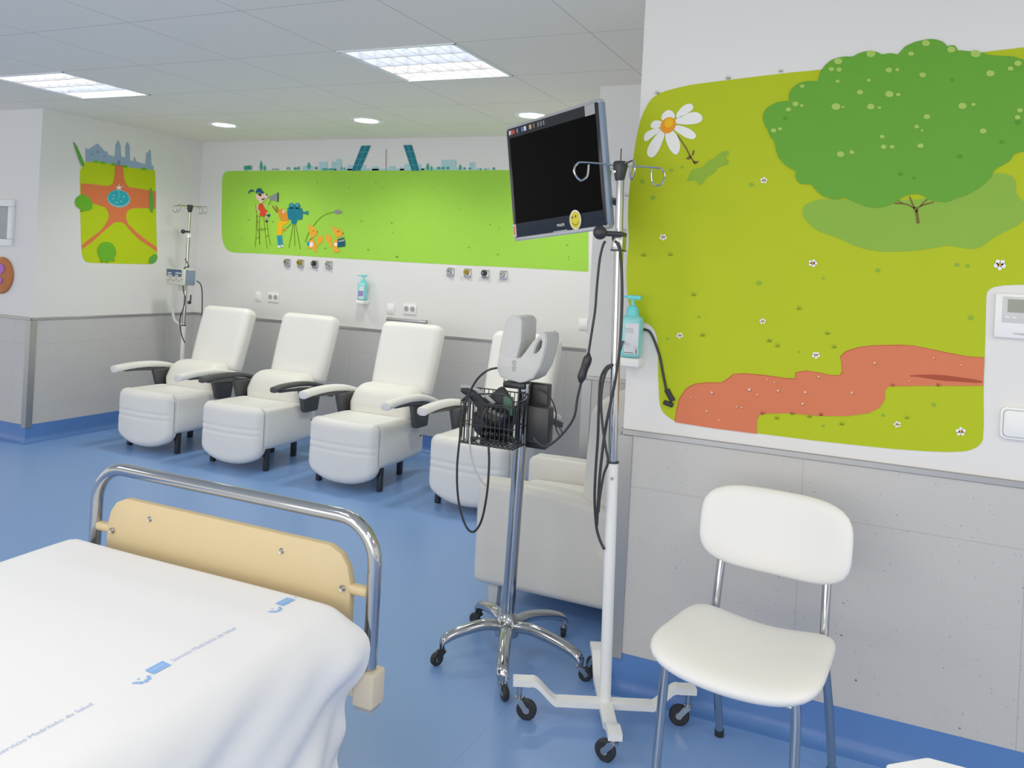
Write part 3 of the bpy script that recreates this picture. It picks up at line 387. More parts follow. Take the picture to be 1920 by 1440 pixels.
('painted_path',[('path_edge_paint',2,[(-0.661,0.954),(-0.657,0.989),(-0.649,1.033),(-0.629,1.068),(-0.612,1.082),(-0.594,1.091),(-0.552,1.099),(-0.51,1.103),(-0.49,1.118),(-0.473,1.135),(-0.436,1.141),(-0.375,1.142),(-0.309,1.139),(-0.277,1.14),(-0.277,1.16),(-0.245,1.169),(-0.207,1.167),(-0.168,1.162),(-0.143,1.165),(-0.137,1.178),(-0.14,1.204),(-0.145,1.224),(-0.129,1.242),(-0.092,1.258),(-0.056,1.266),(0.021,1.275),(0.062,1.276),(0.155,1.263),(0.211,1.256),(0.252,1.257),(0.251,1.216),(0.251,1.175),(0.159,1.166),(0.068,1.156),(-0.002,1.147),(-0.013,1.134),(-0.012,1.105),(-0.026,1.077),(-0.058,1.057),(-0.119,1.041),(-0.194,1.032),(-0.297,1.028),(-0.362,1.018),(-0.385,1.011),(-0.391,0.993),(-0.389,0.95),(-0.523,0.949)]),('path_paint',3,[(-0.658,0.951),(-0.655,0.986),(-0.646,1.03),(-0.627,1.065),(-0.609,1.079),(-0.592,1.088),(-0.55,1.096),(-0.508,1.101),(-0.488,1.115),(-0.471,1.133),(-0.434,1.138),(-0.373,1.139),(-0.306,1.136),(-0.275,1.137),(-0.275,1.158),(-0.243,1.167),(-0.205,1.165),(-0.166,1.16),(-0.141,1.163),(-0.135,1.175),(-0.138,1.202),(-0.143,1.221),(-0.127,1.239),(-0.09,1.256),(-0.054,1.264),(0.023,1.272),(0.064,1.274),(0.157,1.26),(0.213,1.254),(0.253,1.255),(0.253,1.214),(0.253,1.173),(0.161,1.163),(0.07,1.153),(-0,1.144),(-0.011,1.132),(-0.01,1.102),(-0.024,1.075),(-0.056,1.054),(-0.117,1.038),(-0.192,1.029),(-0.294,1.026),(-0.36,1.016),(-0.383,1.008),(-0.389,0.99),(-0.387,0.947),(-0.521,0.947)]),('path_shadow_rim_paint',4,[(0.057,1.184),(0.08,1.188),(0.103,1.191),(0.126,1.193),(0.148,1.194),(0.171,1.193),(0.2,1.191),(0.235,1.189),(0.251,1.186),(0.25,1.182),(0.233,1.18),(0.2,1.179),(0.172,1.178),(0.149,1.177),(0.127,1.178),(0.103,1.18),(0.08,1.182),(0.057,1.181)]),('path_shadow_rim_paint',4,[(-0.533,1.065),(-0.534,1.062),(-0.537,1.06),(-0.541,1.061),(-0.543,1.064),(-0.541,1.068),(-0.538,1.07),(-0.534,1.069)]),('path_shadow_rim_paint',4,[(-0.411,1.088),(-0.412,1.084),(-0.416,1.082),(-0.42,1.083),(-0.422,1.087),(-0.421,1.091),(-0.417,1.093),(-0.413,1.092)]),('path_shadow_rim_paint',4,[(-0.321,1.095),(-0.322,1.091),(-0.325,1.089),(-0.328,1.091),(-0.33,1.094),(-0.329,1.097),(-0.325,1.099),(-0.322,1.098)]),('path_shadow_rim_paint',4,[(-0.237,1.099),(-0.239,1.096),(-0.242,1.094),(-0.245,1.095),(-0.246,1.098),(-0.245,1.102),(-0.242,1.103),(-0.239,1.102)]),('path_shadow_rim_paint',4,[(-0.1,1.112),(-0.101,1.109),(-0.104,1.107),(-0.107,1.108),(-0.108,1.111),(-0.107,1.115),(-0.104,1.116),(-0.101,1.115)]),('path_shadow_rim_paint',4,[(-0.245,1.061),(-0.246,1.058),(-0.248,1.056),(-0.251,1.057),(-0.252,1.06),(-0.251,1.063),(-0.249,1.065),(-0.246,1.064)]),('path_shadow_rim_paint',4,[(-0.506,0.976),(-0.507,0.973),(-0.509,0.972),(-0.512,0.972),(-0.513,0.975),(-0.512,0.977),(-0.509,0.979),(-0.507,0.978)]),('path_shadow_rim_paint',4,[(-0.549,1.001),(-0.549,0.998),(-0.552,0.997),(-0.554,0.998),(-0.556,1),(-0.555,1.003),(-0.552,1.004),(-0.55,1.003)]),('path_shadow_rim_paint',4,[(-0.451,1.027),(-0.452,1.024),(-0.454,1.023),(-0.457,1.024),(-0.458,1.026),(-0.457,1.028),(-0.455,1.03),(-0.452,1.029)]),('path_shadow_rim_paint',4,[(-0.434,1.026),(-0.435,1.024),(-0.437,1.023),(-0.44,1.023),(-0.441,1.026),(-0.44,1.028),(-0.438,1.03),(-0.435,1.029)]),('path_shadow_rim_paint',4,[(-0.201,1.153),(-0.201,1.149),(-0.204,1.148),(-0.207,1.149),(-0.208,1.152),(-0.207,1.155),(-0.204,1.156),(-0.202,1.155)]),('path_shadow_rim_paint',4,[(-0.039,1.212),(-0.04,1.208),(-0.043,1.207),(-0.046,1.208),(-0.047,1.211),(-0.046,1.214),(-0.043,1.216),(-0.04,1.215)]),('path_shadow_rim_paint',4,[(0.123,1.242),(0.122,1.24),(0.12,1.239),(0.118,1.24),(0.117,1.242),(0.118,1.244),(0.12,1.245),(0.122,1.245)]),('path_shadow_rim_paint',4,[(0.197,1.228),(0.196,1.226),(0.194,1.224),(0.192,1.225),(0.191,1.227),(0.192,1.23),(0.194,1.231),(0.196,1.23)]),('path_shadow_rim_paint',4,[(-0.388,1.074),(-0.388,1.072),(-0.391,1.071),(-0.393,1.071),(-0.394,1.074),(-0.393,1.076),(-0.391,1.077),(-0.389,1.077)]),('path_shadow_rim_paint',4,[(-0.603,1.041),(-0.604,1.039),(-0.606,1.038),(-0.608,1.038),(-0.609,1.04),(-0.608,1.042),(-0.606,1.044),(-0.604,1.043)]),('path_shadow_rim_paint',4,[(-0.335,1.119),(-0.336,1.117),(-0.338,1.116),(-0.339,1.117),(-0.34,1.119),(-0.34,1.121),(-0.338,1.122),(-0.336,1.121)]),('path_shadow_rim_paint',4,[(-0.359,1.127),(-0.359,1.125),(-0.361,1.124),(-0.363,1.125),(-0.364,1.127),(-0.363,1.129),(-0.361,1.13),(-0.359,1.129)]),('path_shadow_rim_paint',4,[(0.061,1.166),(0.06,1.164),(0.059,1.163),(0.057,1.164),(0.056,1.166),(0.057,1.168),(0.058,1.169),(0.06,1.168)]),('pebble_paint',5,[(-0.535,1.067),(-0.536,1.064),(-0.539,1.062),(-0.541,1.063),(-0.543,1.066),(-0.542,1.069),(-0.539,1.07),(-0.536,1.069)]),('pebble_paint',5,[(-0.413,1.09),(-0.414,1.086),(-0.417,1.085),(-0.42,1.086),(-0.422,1.089),(-0.421,1.092),(-0.418,1.094),(-0.415,1.093)]),('pebble_paint',5,[(-0.323,1.096),(-0.324,1.093),(-0.326,1.092),(-0.329,1.093),(-0.33,1.095),(-0.329,1.098),(-0.326,1.099),(-0.324,1.099)]),('pebble_paint',5,[(-0.239,1.1),(-0.24,1.097),(-0.243,1.096),(-0.245,1.097),(-0.247,1.099),(-0.246,1.102),(-0.243,1.104),(-0.241,1.103)]),('pebble_paint',5,[(-0.102,1.113),(-0.102,1.111),(-0.105,1.109),(-0.107,1.11),(-0.108,1.113),(-0.108,1.115),(-0.105,1.117),(-0.103,1.116)]),('pebble_paint',5,[(-0.246,1.062),(-0.247,1.06),(-0.249,1.058),(-0.252,1.059),(-0.253,1.061),(-0.252,1.064),(-0.25,1.065),(-0.247,1.064)]),('pebble_paint',5,[(-0.508,0.977),(-0.508,0.975),(-0.51,0.974),(-0.512,0.974),(-0.513,0.976),(-0.512,0.978),(-0.511,0.979),(-0.509,0.979)]),('pebble_paint',5,[(-0.55,1.002),(-0.551,1),(-0.553,0.999),(-0.555,1),(-0.556,1.002),(-0.555,1.004),(-0.553,1.005),(-0.551,1.004)]),('pebble_paint',5,[(-0.453,1.028),(-0.454,1.026),(-0.455,1.025),(-0.457,1.025),(-0.458,1.027),(-0.458,1.029),(-0.456,1.03),(-0.454,1.03)]),('pebble_paint',5,[(-0.436,1.028),(-0.436,1.026),(-0.438,1.025),(-0.44,1.025),(-0.441,1.027),(-0.44,1.029),(-0.439,1.03),(-0.437,1.03)]),('pebble_paint',5,[(-0.202,1.154),(-0.203,1.151),(-0.205,1.15),(-0.207,1.151),(-0.208,1.153),(-0.207,1.155),(-0.205,1.157),(-0.203,1.156)]),('pebble_paint',5,[(-0.041,1.213),(-0.041,1.21),(-0.044,1.209),(-0.046,1.21),(-0.047,1.212),(-0.046,1.215),(-0.044,1.216),(-0.042,1.215)]),('pebble_paint',5,[(0.121,1.244),(0.121,1.242),(0.119,1.241),(0.117,1.241),(0.117,1.243),(0.117,1.245),(0.119,1.246),(0.12,1.245)]),('pebble_paint',5,[(0.195,1.229),(0.195,1.227),(0.193,1.226),(0.192,1.227),(0.191,1.228),(0.192,1.23),(0.193,1.231),(0.195,1.231)]),('pebble_paint',5,[(-0.389,1.075),(-0.39,1.073),(-0.392,1.073),(-0.394,1.073),(-0.395,1.075),(-0.394,1.077),(-0.392,1.078),(-0.39,1.077)]),('pebble_paint',5,[(-0.605,1.042),(-0.606,1.041),(-0.607,1.04),(-0.609,1.04),(-0.61,1.042),(-0.609,1.044),(-0.608,1.044),(-0.606,1.044)]),('pebble_paint',5,[(-0.337,1.121),(-0.337,1.119),(-0.339,1.118),(-0.34,1.119),(-0.341,1.12),(-0.34,1.122),(-0.339,1.123),(-0.337,1.122)]),('pebble_paint',5,[(-0.36,1.129),(-0.361,1.127),(-0.362,1.126),(-0.364,1.127),(-0.364,1.128),(-0.364,1.13),(-0.362,1.131),(-0.361,1.13)]),('pebble_paint',5,[(0.059,1.167),(0.059,1.166),(0.058,1.165),(0.056,1.165),(0.056,1.167),(0.056,1.168),(0.058,1.169),(0.059,1.169)])]),  # long dark red mark is a left-out figure's shadow, drawn in the mural
('painted_flower',[('white_paint',3,[(-0.399,1.771),(-0.403,1.771),(-0.406,1.773),(-0.407,1.776),(-0.407,1.78),(-0.405,1.782),(-0.401,1.781),(-0.399,1.778),(-0.398,1.774)]),('white_paint',3,[(-0.414,1.772),(-0.415,1.775),(-0.414,1.778),(-0.411,1.781),(-0.408,1.782),(-0.406,1.78),(-0.405,1.776),(-0.407,1.773),(-0.41,1.771)]),('white_paint',3,[(-0.418,1.784),(-0.415,1.786),(-0.412,1.787),(-0.408,1.785),(-0.407,1.781),(-0.408,1.779),(-0.411,1.777),(-0.414,1.778),(-0.417,1.781)]),('white_paint',3,[(-0.406,1.791),(-0.403,1.79),(-0.402,1.786),(-0.402,1.782),(-0.405,1.78),(-0.408,1.78),(-0.41,1.782),(-0.41,1.786),(-0.409,1.79)]),('white_paint',3,[(-0.395,1.783),(-0.395,1.78),(-0.398,1.777),(-0.402,1.777),(-0.405,1.779),(-0.406,1.782),(-0.404,1.784),(-0.401,1.786),(-0.397,1.785)]),('orange_paint',4,[(-0.404,1.78),(-0.404,1.778),(-0.406,1.778),(-0.408,1.778),(-0.409,1.78),(-0.408,1.782),(-0.406,1.783),(-0.405,1.782)])]),
('painted_flower',[('white_paint',3,[(-0.726,1.592),(-0.724,1.589),(-0.725,1.585),(-0.727,1.582),(-0.731,1.581),(-0.734,1.582),(-0.735,1.586),(-0.733,1.59),(-0.73,1.592)]),('white_paint',3,[(-0.72,1.58),(-0.722,1.577),(-0.726,1.576),(-0.73,1.578),(-0.732,1.581),(-0.732,1.584),(-0.728,1.586),(-0.724,1.585),(-0.721,1.583)]),('white_paint',3,[(-0.731,1.571),(-0.735,1.572),(-0.737,1.575),(-0.737,1.58),(-0.734,1.583),(-0.731,1.583),(-0.728,1.58),(-0.727,1.576),(-0.728,1.573)]),('white_paint',3,[(-0.745,1.577),(-0.745,1.581),(-0.742,1.584),(-0.738,1.585),(-0.734,1.584),(-0.733,1.581),(-0.735,1.577),(-0.738,1.575),(-0.742,1.575)]),('white_paint',3,[(-0.742,1.591),(-0.738,1.591),(-0.735,1.59),(-0.732,1.586),(-0.732,1.583),(-0.735,1.581),(-0.738,1.581),(-0.742,1.584),(-0.743,1.587)]),('orange_paint',4,[(-0.73,1.582),(-0.731,1.58),(-0.733,1.579),(-0.735,1.58),(-0.736,1.582),(-0.735,1.584),(-0.733,1.585),(-0.731,1.584)])]),
('painted_flower',[('white_paint',3,[(-0.38,1.31),(-0.382,1.309),(-0.385,1.31),(-0.387,1.313),(-0.387,1.316),(-0.385,1.318),(-0.382,1.318),(-0.38,1.315),(-0.379,1.312)]),('white_paint',3,[(-0.392,1.308),(-0.394,1.311),(-0.393,1.314),(-0.391,1.317),(-0.388,1.318),(-0.386,1.317),(-0.385,1.313),(-0.387,1.31),(-0.389,1.308)]),('white_paint',3,[(-0.397,1.319),(-0.395,1.321),(-0.392,1.322),(-0.389,1.321),(-0.387,1.318),(-0.388,1.315),(-0.39,1.314),(-0.394,1.314),(-0.396,1.316)]),('white_paint',3,[(-0.387,1.326),(-0.385,1.325),(-0.383,1.322),(-0.383,1.319),(-0.385,1.316),(-0.388,1.316),(-0.39,1.318),(-0.391,1.322),(-0.39,1.325)]),('white_paint',3,[(-0.377,1.321),(-0.377,1.318),(-0.379,1.315),(-0.382,1.315),(-0.385,1.315),(-0.386,1.318),(-0.385,1.321),(-0.382,1.323),(-0.379,1.323)]),('orange_paint',4,[(-0.384,1.317),(-0.385,1.315),(-0.386,1.315),(-0.388,1.315),(-0.389,1.317),(-0.388,1.318),(-0.387,1.319),(-0.385,1.319)])]),
('painted_flower',[('white_paint',3,[(-0.646,1.246),(-0.648,1.243),(-0.652,1.243),(-0.656,1.244),(-0.657,1.247),(-0.657,1.25),(-0.653,1.252),(-0.65,1.251),(-0.647,1.249)]),('white_paint',3,[(-0.658,1.238),(-0.661,1.239),(-0.662,1.242),(-0.662,1.246),(-0.659,1.249),(-0.656,1.249),(-0.654,1.246),(-0.653,1.243),(-0.655,1.239)]),('white_paint',3,[(-0.669,1.244),(-0.669,1.247),(-0.666,1.25),(-0.662,1.251),(-0.659,1.25),(-0.658,1.247),(-0.66,1.244),(-0.663,1.242),(-0.667,1.242)]),('white_paint',3,[(-0.665,1.256),(-0.662,1.257),(-0.659,1.255),(-0.657,1.252),(-0.657,1.249),(-0.66,1.247),(-0.663,1.247),(-0.666,1.25),(-0.667,1.254)]),('white_paint',3,[(-0.651,1.257),(-0.649,1.254),(-0.65,1.251),(-0.653,1.248),(-0.656,1.247),(-0.658,1.249),(-0.659,1.252),(-0.657,1.256),(-0.654,1.258)]),('orange_paint',4,[(-0.655,1.248),(-0.656,1.247),(-0.658,1.246),(-0.66,1.246),(-0.66,1.248),(-0.66,1.25),(-0.658,1.251),(-0.656,1.25)])]),
('painted_flower',[('white_paint',3,[(-0.236,1.527),(-0.234,1.524),(-0.233,1.52),(-0.235,1.515),(-0.239,1.513),(-0.242,1.514),(-0.244,1.518),(-0.243,1.523),(-0.24,1.526)]),('white_paint',3,[(-0.227,1.515),(-0.228,1.511),(-0.232,1.509),(-0.237,1.51),(-0.24,1.513),(-0.24,1.516),(-0.237,1.519),(-0.232,1.52),(-0.228,1.518)]),('white_paint',3,[(-0.236,1.502),(-0.24,1.503),(-0.243,1.506),(-0.244,1.511),(-0.242,1.515),(-0.239,1.516),(-0.235,1.514),(-0.233,1.509),(-0.234,1.505)]),('white_paint',3,[(-0.252,1.507),(-0.253,1.51),(-0.251,1.514),(-0.247,1.517),(-0.243,1.516),(-0.24,1.513),(-0.241,1.509),(-0.244,1.506),(-0.249,1.505)]),('white_paint',3,[(-0.252,1.522),(-0.249,1.524),(-0.245,1.523),(-0.241,1.52),(-0.24,1.516),(-0.242,1.512),(-0.246,1.512),(-0.251,1.514),(-0.253,1.518)]),('orange_paint',4,[(-0.238,1.515),(-0.238,1.512),(-0.24,1.511),(-0.243,1.512),(-0.244,1.514),(-0.243,1.517),(-0.241,1.518),(-0.239,1.517)])]),
('painted_flower',[('white_paint',3,[(0.28,1.516),(0.276,1.519),(0.274,1.525),(0.275,1.531),(0.278,1.535),(0.282,1.534),(0.285,1.53),(0.286,1.524),(0.284,1.518)]),('white_paint',3,[(0.264,1.529),(0.265,1.534),(0.269,1.538),(0.274,1.539),(0.278,1.536),(0.28,1.532),(0.277,1.527),(0.272,1.524),(0.267,1.525)]),('white_paint',3,[(0.271,1.548),(0.275,1.549),(0.28,1.546),(0.282,1.54),(0.281,1.534),(0.278,1.532),(0.273,1.533),(0.27,1.538),(0.269,1.544)]),('white_paint',3,[(0.291,1.547),(0.293,1.543),(0.291,1.537),(0.288,1.532),(0.283,1.532),(0.28,1.535),(0.279,1.54),(0.282,1.546),(0.287,1.548)]),('white_paint',3,[(0.296,1.528),(0.293,1.524),(0.288,1.524),(0.283,1.527),(0.281,1.532),(0.282,1.536),(0.287,1.538),(0.292,1.537),(0.296,1.533)]),('orange_paint',4,[(0.284,1.534),(0.283,1.531),(0.281,1.53),(0.278,1.531),(0.277,1.534),(0.278,1.536),(0.28,1.538),(0.283,1.537)])]),
('painted_flower',[('white_paint',3,[(-0.21,1.231),(-0.208,1.229),(-0.209,1.224),(-0.211,1.221),(-0.215,1.22),(-0.218,1.222),(-0.218,1.225),(-0.216,1.229),(-0.213,1.232)]),('white_paint',3,[(-0.205,1.219),(-0.207,1.216),(-0.21,1.215),(-0.214,1.217),(-0.216,1.22),(-0.215,1.223),(-0.212,1.225),(-0.208,1.225),(-0.205,1.222)]),('white_paint',3,[(-0.216,1.209),(-0.219,1.211),(-0.221,1.214),(-0.221,1.218),(-0.218,1.222),(-0.215,1.222),(-0.213,1.219),(-0.212,1.215),(-0.213,1.211)]),('white_paint',3,[(-0.229,1.216),(-0.228,1.22),(-0.226,1.223),(-0.222,1.224),(-0.218,1.223),(-0.217,1.22),(-0.219,1.216),(-0.222,1.214),(-0.226,1.214)]),('white_paint',3,[(-0.225,1.23),(-0.222,1.231),(-0.218,1.229),(-0.216,1.226),(-0.216,1.222),(-0.219,1.22),(-0.222,1.22),(-0.225,1.223),(-0.226,1.227)]),('orange_paint',4,[(-0.214,1.221),(-0.215,1.219),(-0.217,1.218),(-0.219,1.219),(-0.22,1.221),(-0.219,1.223),(-0.217,1.224),(-0.215,1.223)])]),
('painted_flower',[('white_paint',3,[(0.037,1.036),(0.038,1.033),(0.036,1.03),(0.033,1.028),(0.03,1.029),(0.029,1.031),(0.029,1.034),(0.032,1.037),(0.035,1.038)]),('white_paint',3,[(0.037,1.024),(0.034,1.023),(0.031,1.024),(0.029,1.026),(0.028,1.029),(0.03,1.032),(0.033,1.032),(0.036,1.03),(0.037,1.027)]),('white_paint',3,[(0.025,1.02),(0.023,1.022),(0.023,1.026),(0.024,1.029),(0.027,1.031),(0.029,1.03),(0.031,1.027),(0.03,1.023),(0.028,1.021)]),('white_paint',3,[(0.018,1.03),(0.019,1.032),(0.022,1.034),(0.026,1.034),(0.028,1.031),(0.028,1.028),(0.025,1.026),(0.022,1.026),(0.019,1.027)]),('white_paint',3,[(0.026,1.04),(0.029,1.039),(0.031,1.037),(0.031,1.033),(0.03,1.03),(0.027,1.029),(0.025,1.031),(0.023,1.034),(0.024,1.038)]),('orange_paint',4,[(0.031,1.03),(0.03,1.029),(0.029,1.028),(0.027,1.028),(0.026,1.03),(0.027,1.032),(0.029,1.032),(0.03,1.032)])]),
('painted_flower',[('white_paint',3,[(0.2,1.044),(0.204,1.043),(0.206,1.038),(0.205,1.033),(0.203,1.03),(0.199,1.029),(0.197,1.032),(0.196,1.037),(0.197,1.042)]),('white_paint',3,[(0.214,1.036),(0.214,1.032),(0.211,1.028),(0.206,1.027),(0.203,1.028),(0.201,1.032),(0.203,1.036),(0.207,1.039),(0.211,1.039)]),('white_paint',3,[(0.21,1.02),(0.206,1.019),(0.202,1.021),(0.2,1.025),(0.2,1.03),(0.203,1.032),(0.207,1.032),(0.21,1.028),(0.211,1.024)]),('white_paint',3,[(0.193,1.018),(0.191,1.021),(0.192,1.026),(0.195,1.03),(0.199,1.032),(0.202,1.03),(0.202,1.025),(0.2,1.021),(0.197,1.018)]),('white_paint',3,[(0.187,1.033),(0.19,1.036),(0.194,1.037),(0.198,1.035),(0.2,1.032),(0.2,1.028),(0.196,1.026),(0.192,1.026),(0.188,1.029)]),('orange_paint',4,[(0.204,1.031),(0.203,1.028),(0.201,1.027),(0.199,1.028),(0.198,1.03),(0.199,1.032),(0.201,1.034),(0.203,1.033)])]),
('painted_grass_tuft',[('grass_ink',3,[(-0.805,1.512),(-0.802,1.513),(-0.811,1.522)]),('grass_ink',3,[(-0.801,1.513),(-0.798,1.513),(-0.805,1.53)]),('grass_ink',3,[(-0.798,1.513),(-0.795,1.513),(-0.795,1.528)]),('grass_ink',3,[(-0.795,1.513),(-0.792,1.513),(-0.787,1.525)])]),
('painted_grass_tuft',[('grass_ink',3,[(-0.71,1.519),(-0.707,1.519),(-0.716,1.528)]),('grass_ink',3,[(-0.707,1.519),(-0.704,1.519),(-0.71,1.536)]),('grass_ink',3,[(-0.704,1.519),(-0.701,1.519),(-0.701,1.534)]),('grass_ink',3,[(-0.701,1.519),(-0.698,1.519),(-0.693,1.531)])]),
('painted_grass_tuft',[('grass_ink',3,[(-0.623,1.386),(-0.62,1.386),(-0.629,1.395)]),('grass_ink',3,[(-0.62,1.386),(-0.617,1.386),(-0.623,1.403)]),('grass_ink',3,[(-0.617,1.386),(-0.614,1.386),(-0.614,1.4)]),('grass_ink',3,[(-0.614,1.386),(-0.611,1.386),(-0.606,1.398)])]),
('painted_grass_tuft',[('grass_ink',3,[(-0.28,1.362),(-0.277,1.363),(-0.285,1.371)]),('grass_ink',3,[(-0.277,1.363),(-0.274,1.363),(-0.28,1.378)]),('grass_ink',3,[(-0.274,1.363),(-0.272,1.363),(-0.272,1.376)]),('grass_ink',3,[(-0.271,1.363),(-0.269,1.363),(-0.265,1.374)])]),
('painted_grass_tuft',[('grass_ink',3,[(-0.191,1.289),(-0.188,1.289),(-0.196,1.297)]),('grass_ink',3,[(-0.188,1.289),(-0.185,1.289),(-0.191,1.305)]),('grass_ink',3,[(-0.185,1.289),(-0.183,1.29),(-0.183,1.303)]),('grass_ink',3,[(-0.183,1.29),(-0.18,1.29),(-0.176,1.3)])]),
('painted_grass_tuft',[('grass_ink',3,[(-0.17,1.248),(-0.168,1.248),(-0.175,1.256)]),('grass_ink',3,[(-0.167,1.248),(-0.165,1.248),(-0.17,1.263)]),('grass_ink',3,[(-0.165,1.248),(-0.162,1.248),(-0.162,1.262)]),('grass_ink',3,[(-0.162,1.248),(-0.159,1.248),(-0.155,1.259)])]),
('painted_grass_tuft',[('grass_ink',3,[(-0.342,1.236),(-0.34,1.236),(-0.348,1.244)]),('grass_ink',3,[(-0.339,1.236),(-0.337,1.236),(-0.342,1.252)]),('grass_ink',3,[(-0.337,1.236),(-0.334,1.237),(-0.334,1.25)]),('grass_ink',3,[(-0.334,1.237),(-0.331,1.237),(-0.327,1.248)])]),
('painted_grass_tuft',[('grass_ink',3,[(-0.135,1.007),(-0.132,1.007),(-0.14,1.015)]),('grass_ink',3,[(-0.132,1.007),(-0.129,1.008),(-0.134,1.023)]),('grass_ink',3,[(-0.129,1.008),(-0.127,1.008),(-0.127,1.021)]),('grass_ink',3,[(-0.127,1.008),(-0.124,1.008),(-0.12,1.019)])]),
('painted_grass_tuft',[('grass_ink',3,[(0.05,1.05),(0.052,1.05),(0.045,1.058)]),('grass_ink',3,[(0.053,1.05),(0.055,1.05),(0.05,1.065)]),('grass_ink',3,[(0.055,1.05),(0.057,1.05),(0.057,1.063)]),('grass_ink',3,[(0.058,1.051),(0.06,1.051),(0.064,1.061)])]),
('painted_grass_tuft',[('grass_ink',3,[(-0.332,1.001),(-0.33,1.002),(-0.337,1.01)]),('grass_ink',3,[(-0.329,1.002),(-0.327,1.002),(-0.332,1.018)]),('grass_ink',3,[(-0.327,1.002),(-0.324,1.002),(-0.324,1.016)]),('grass_ink',3,[(-0.324,1.002),(-0.321,1.003),(-0.317,1.014)])]),
('painted_grass_tuft',[('grass_ink',3,[(-0.232,1.019),(-0.229,1.019),(-0.237,1.027)]),('grass_ink',3,[(-0.229,1.019),(-0.227,1.02),(-0.232,1.035)]),('grass_ink',3,[(-0.227,1.02),(-0.224,1.02),(-0.224,1.033)]),('grass_ink',3,[(-0.224,1.02),(-0.221,1.02),(-0.217,1.031)])]),
('painted_grass_tuft',[('grass_ink',3,[(-0.585,1.25),(-0.582,1.251),(-0.591,1.26)]),('grass_ink',3,[(-0.582,1.251),(-0.579,1.251),(-0.585,1.267)]),('grass_ink',3,[(-0.579,1.251),(-0.576,1.251),(-0.576,1.265)]),('grass_ink',3,[(-0.576,1.251),(-0.573,1.252),(-0.569,1.263)])]),
('painted_grass_tuft',[('grass_ink',3,[(-0.368,1.25),(-0.365,1.251),(-0.373,1.259)]),('grass_ink',3,[(-0.365,1.251),(-0.362,1.251),(-0.367,1.267)]),('grass_ink',3,[(-0.362,1.251),(-0.359,1.251),(-0.36,1.265)]),('grass_ink',3,[(-0.359,1.251),(-0.356,1.251),(-0.352,1.262)])]),
('painted_grass_tuft',[('grass_ink',3,[(0.006,1.145),(0.008,1.146),(0.001,1.153)]),('grass_ink',3,[(0.009,1.146),(0.011,1.146),(0.006,1.161)]),('grass_ink',3,[(0.011,1.146),(0.013,1.146),(0.013,1.159)]),('grass_ink',3,[(0.014,1.146),(0.016,1.147),(0.02,1.157)])]),
('painted_grass_tuft',[('grass_ink',3,[(0.131,1.158),(0.133,1.158),(0.126,1.166)]),('grass_ink',3,[(0.133,1.158),(0.136,1.159),(0.131,1.173)]),('grass_ink',3,[(0.136,1.159),(0.138,1.159),(0.138,1.171)]),('grass_ink',3,[(0.138,1.159),(0.14,1.159),(0.144,1.169)])]),
('painted_grass_tuft',[('grass_ink',3,[(-0.284,1.022),(-0.281,1.023),(-0.289,1.031)]),('grass_ink',3,[(-0.281,1.023),(-0.278,1.023),(-0.284,1.038)]),('grass_ink',3,[(-0.278,1.023),(-0.276,1.023),(-0.276,1.037)]),('grass_ink',3,[(-0.276,1.023),(-0.273,1.024),(-0.269,1.035)])]),
('painted_grass_tuft',[('grass_ink',3,[(-0.197,1.029),(-0.195,1.03),(-0.202,1.038)]),('grass_ink',3,[(-0.195,1.03),(-0.192,1.03),(-0.197,1.045)]),('grass_ink',3,[(-0.192,1.03),(-0.189,1.03),(-0.19,1.044)]),('grass_ink',3,[(-0.189,1.03),(-0.187,1.031),(-0.183,1.042)])]),
('painted_grass_tuft',[('grass_ink',3,[(-0.376,1.012),(-0.373,1.013),(-0.381,1.021)]),('grass_ink',3,[(-0.373,1.013),(-0.37,1.013),(-0.376,1.029)]),('grass_ink',3,[(-0.37,1.013),(-0.368,1.014),(-0.368,1.027)]),('grass_ink',3,[(-0.367,1.014),(-0.365,1.014),(-0.361,1.025)])]),
('painted_grass_tuft',[('grass_ink',3,[(-0.786,2.079),(-0.783,2.079),(-0.792,2.089)]),('grass_ink',3,[(-0.782,2.079),(-0.779,2.079),(-0.786,2.097)]),('grass_ink',3,[(-0.779,2.079),(-0.776,2.079),(-0.777,2.094)]),('grass_ink',3,[(-0.776,2.079),(-0.773,2.079),(-0.768,2.09)])]),
('painted_grass_tuft',[('grass_ink',3,[(-0.545,2.12),(-0.542,2.12),(-0.55,2.13)]),('grass_ink',3,[(-0.542,2.12),(-0.539,2.12),(-0.545,2.137)]),('grass_ink',3,[(-0.539,2.12),(-0.536,2.12),(-0.536,2.134)]),('grass_ink',3,[(-0.536,2.12),(-0.533,2.119),(-0.529,2.13)])]),
('painted_grass_tuft',[('grass_ink',3,[(-0.376,2.135),(-0.374,2.135),(-0.382,2.144)]),('grass_ink',3,[(-0.373,2.135),(-0.371,2.135),(-0.376,2.151)]),('grass_ink',3,[(-0.371,2.135),(-0.368,2.135),(-0.368,2.148)]),('grass_ink',3,[(-0.368,2.135),(-0.365,2.135),(-0.361,2.145)])]),
('painted_grass_tuft',[('grass_ink',3,[(-0.877,1.721),(-0.874,1.721),(-0.883,1.73)]),('grass_ink',3,[(-0.874,1.721),(-0.871,1.721),(-0.877,1.738)]),('grass_ink',3,[(-0.871,1.721),(-0.868,1.721),(-0.868,1.736)]),('grass_ink',3,[(-0.867,1.721),(-0.864,1.721),(-0.859,1.733)])]),
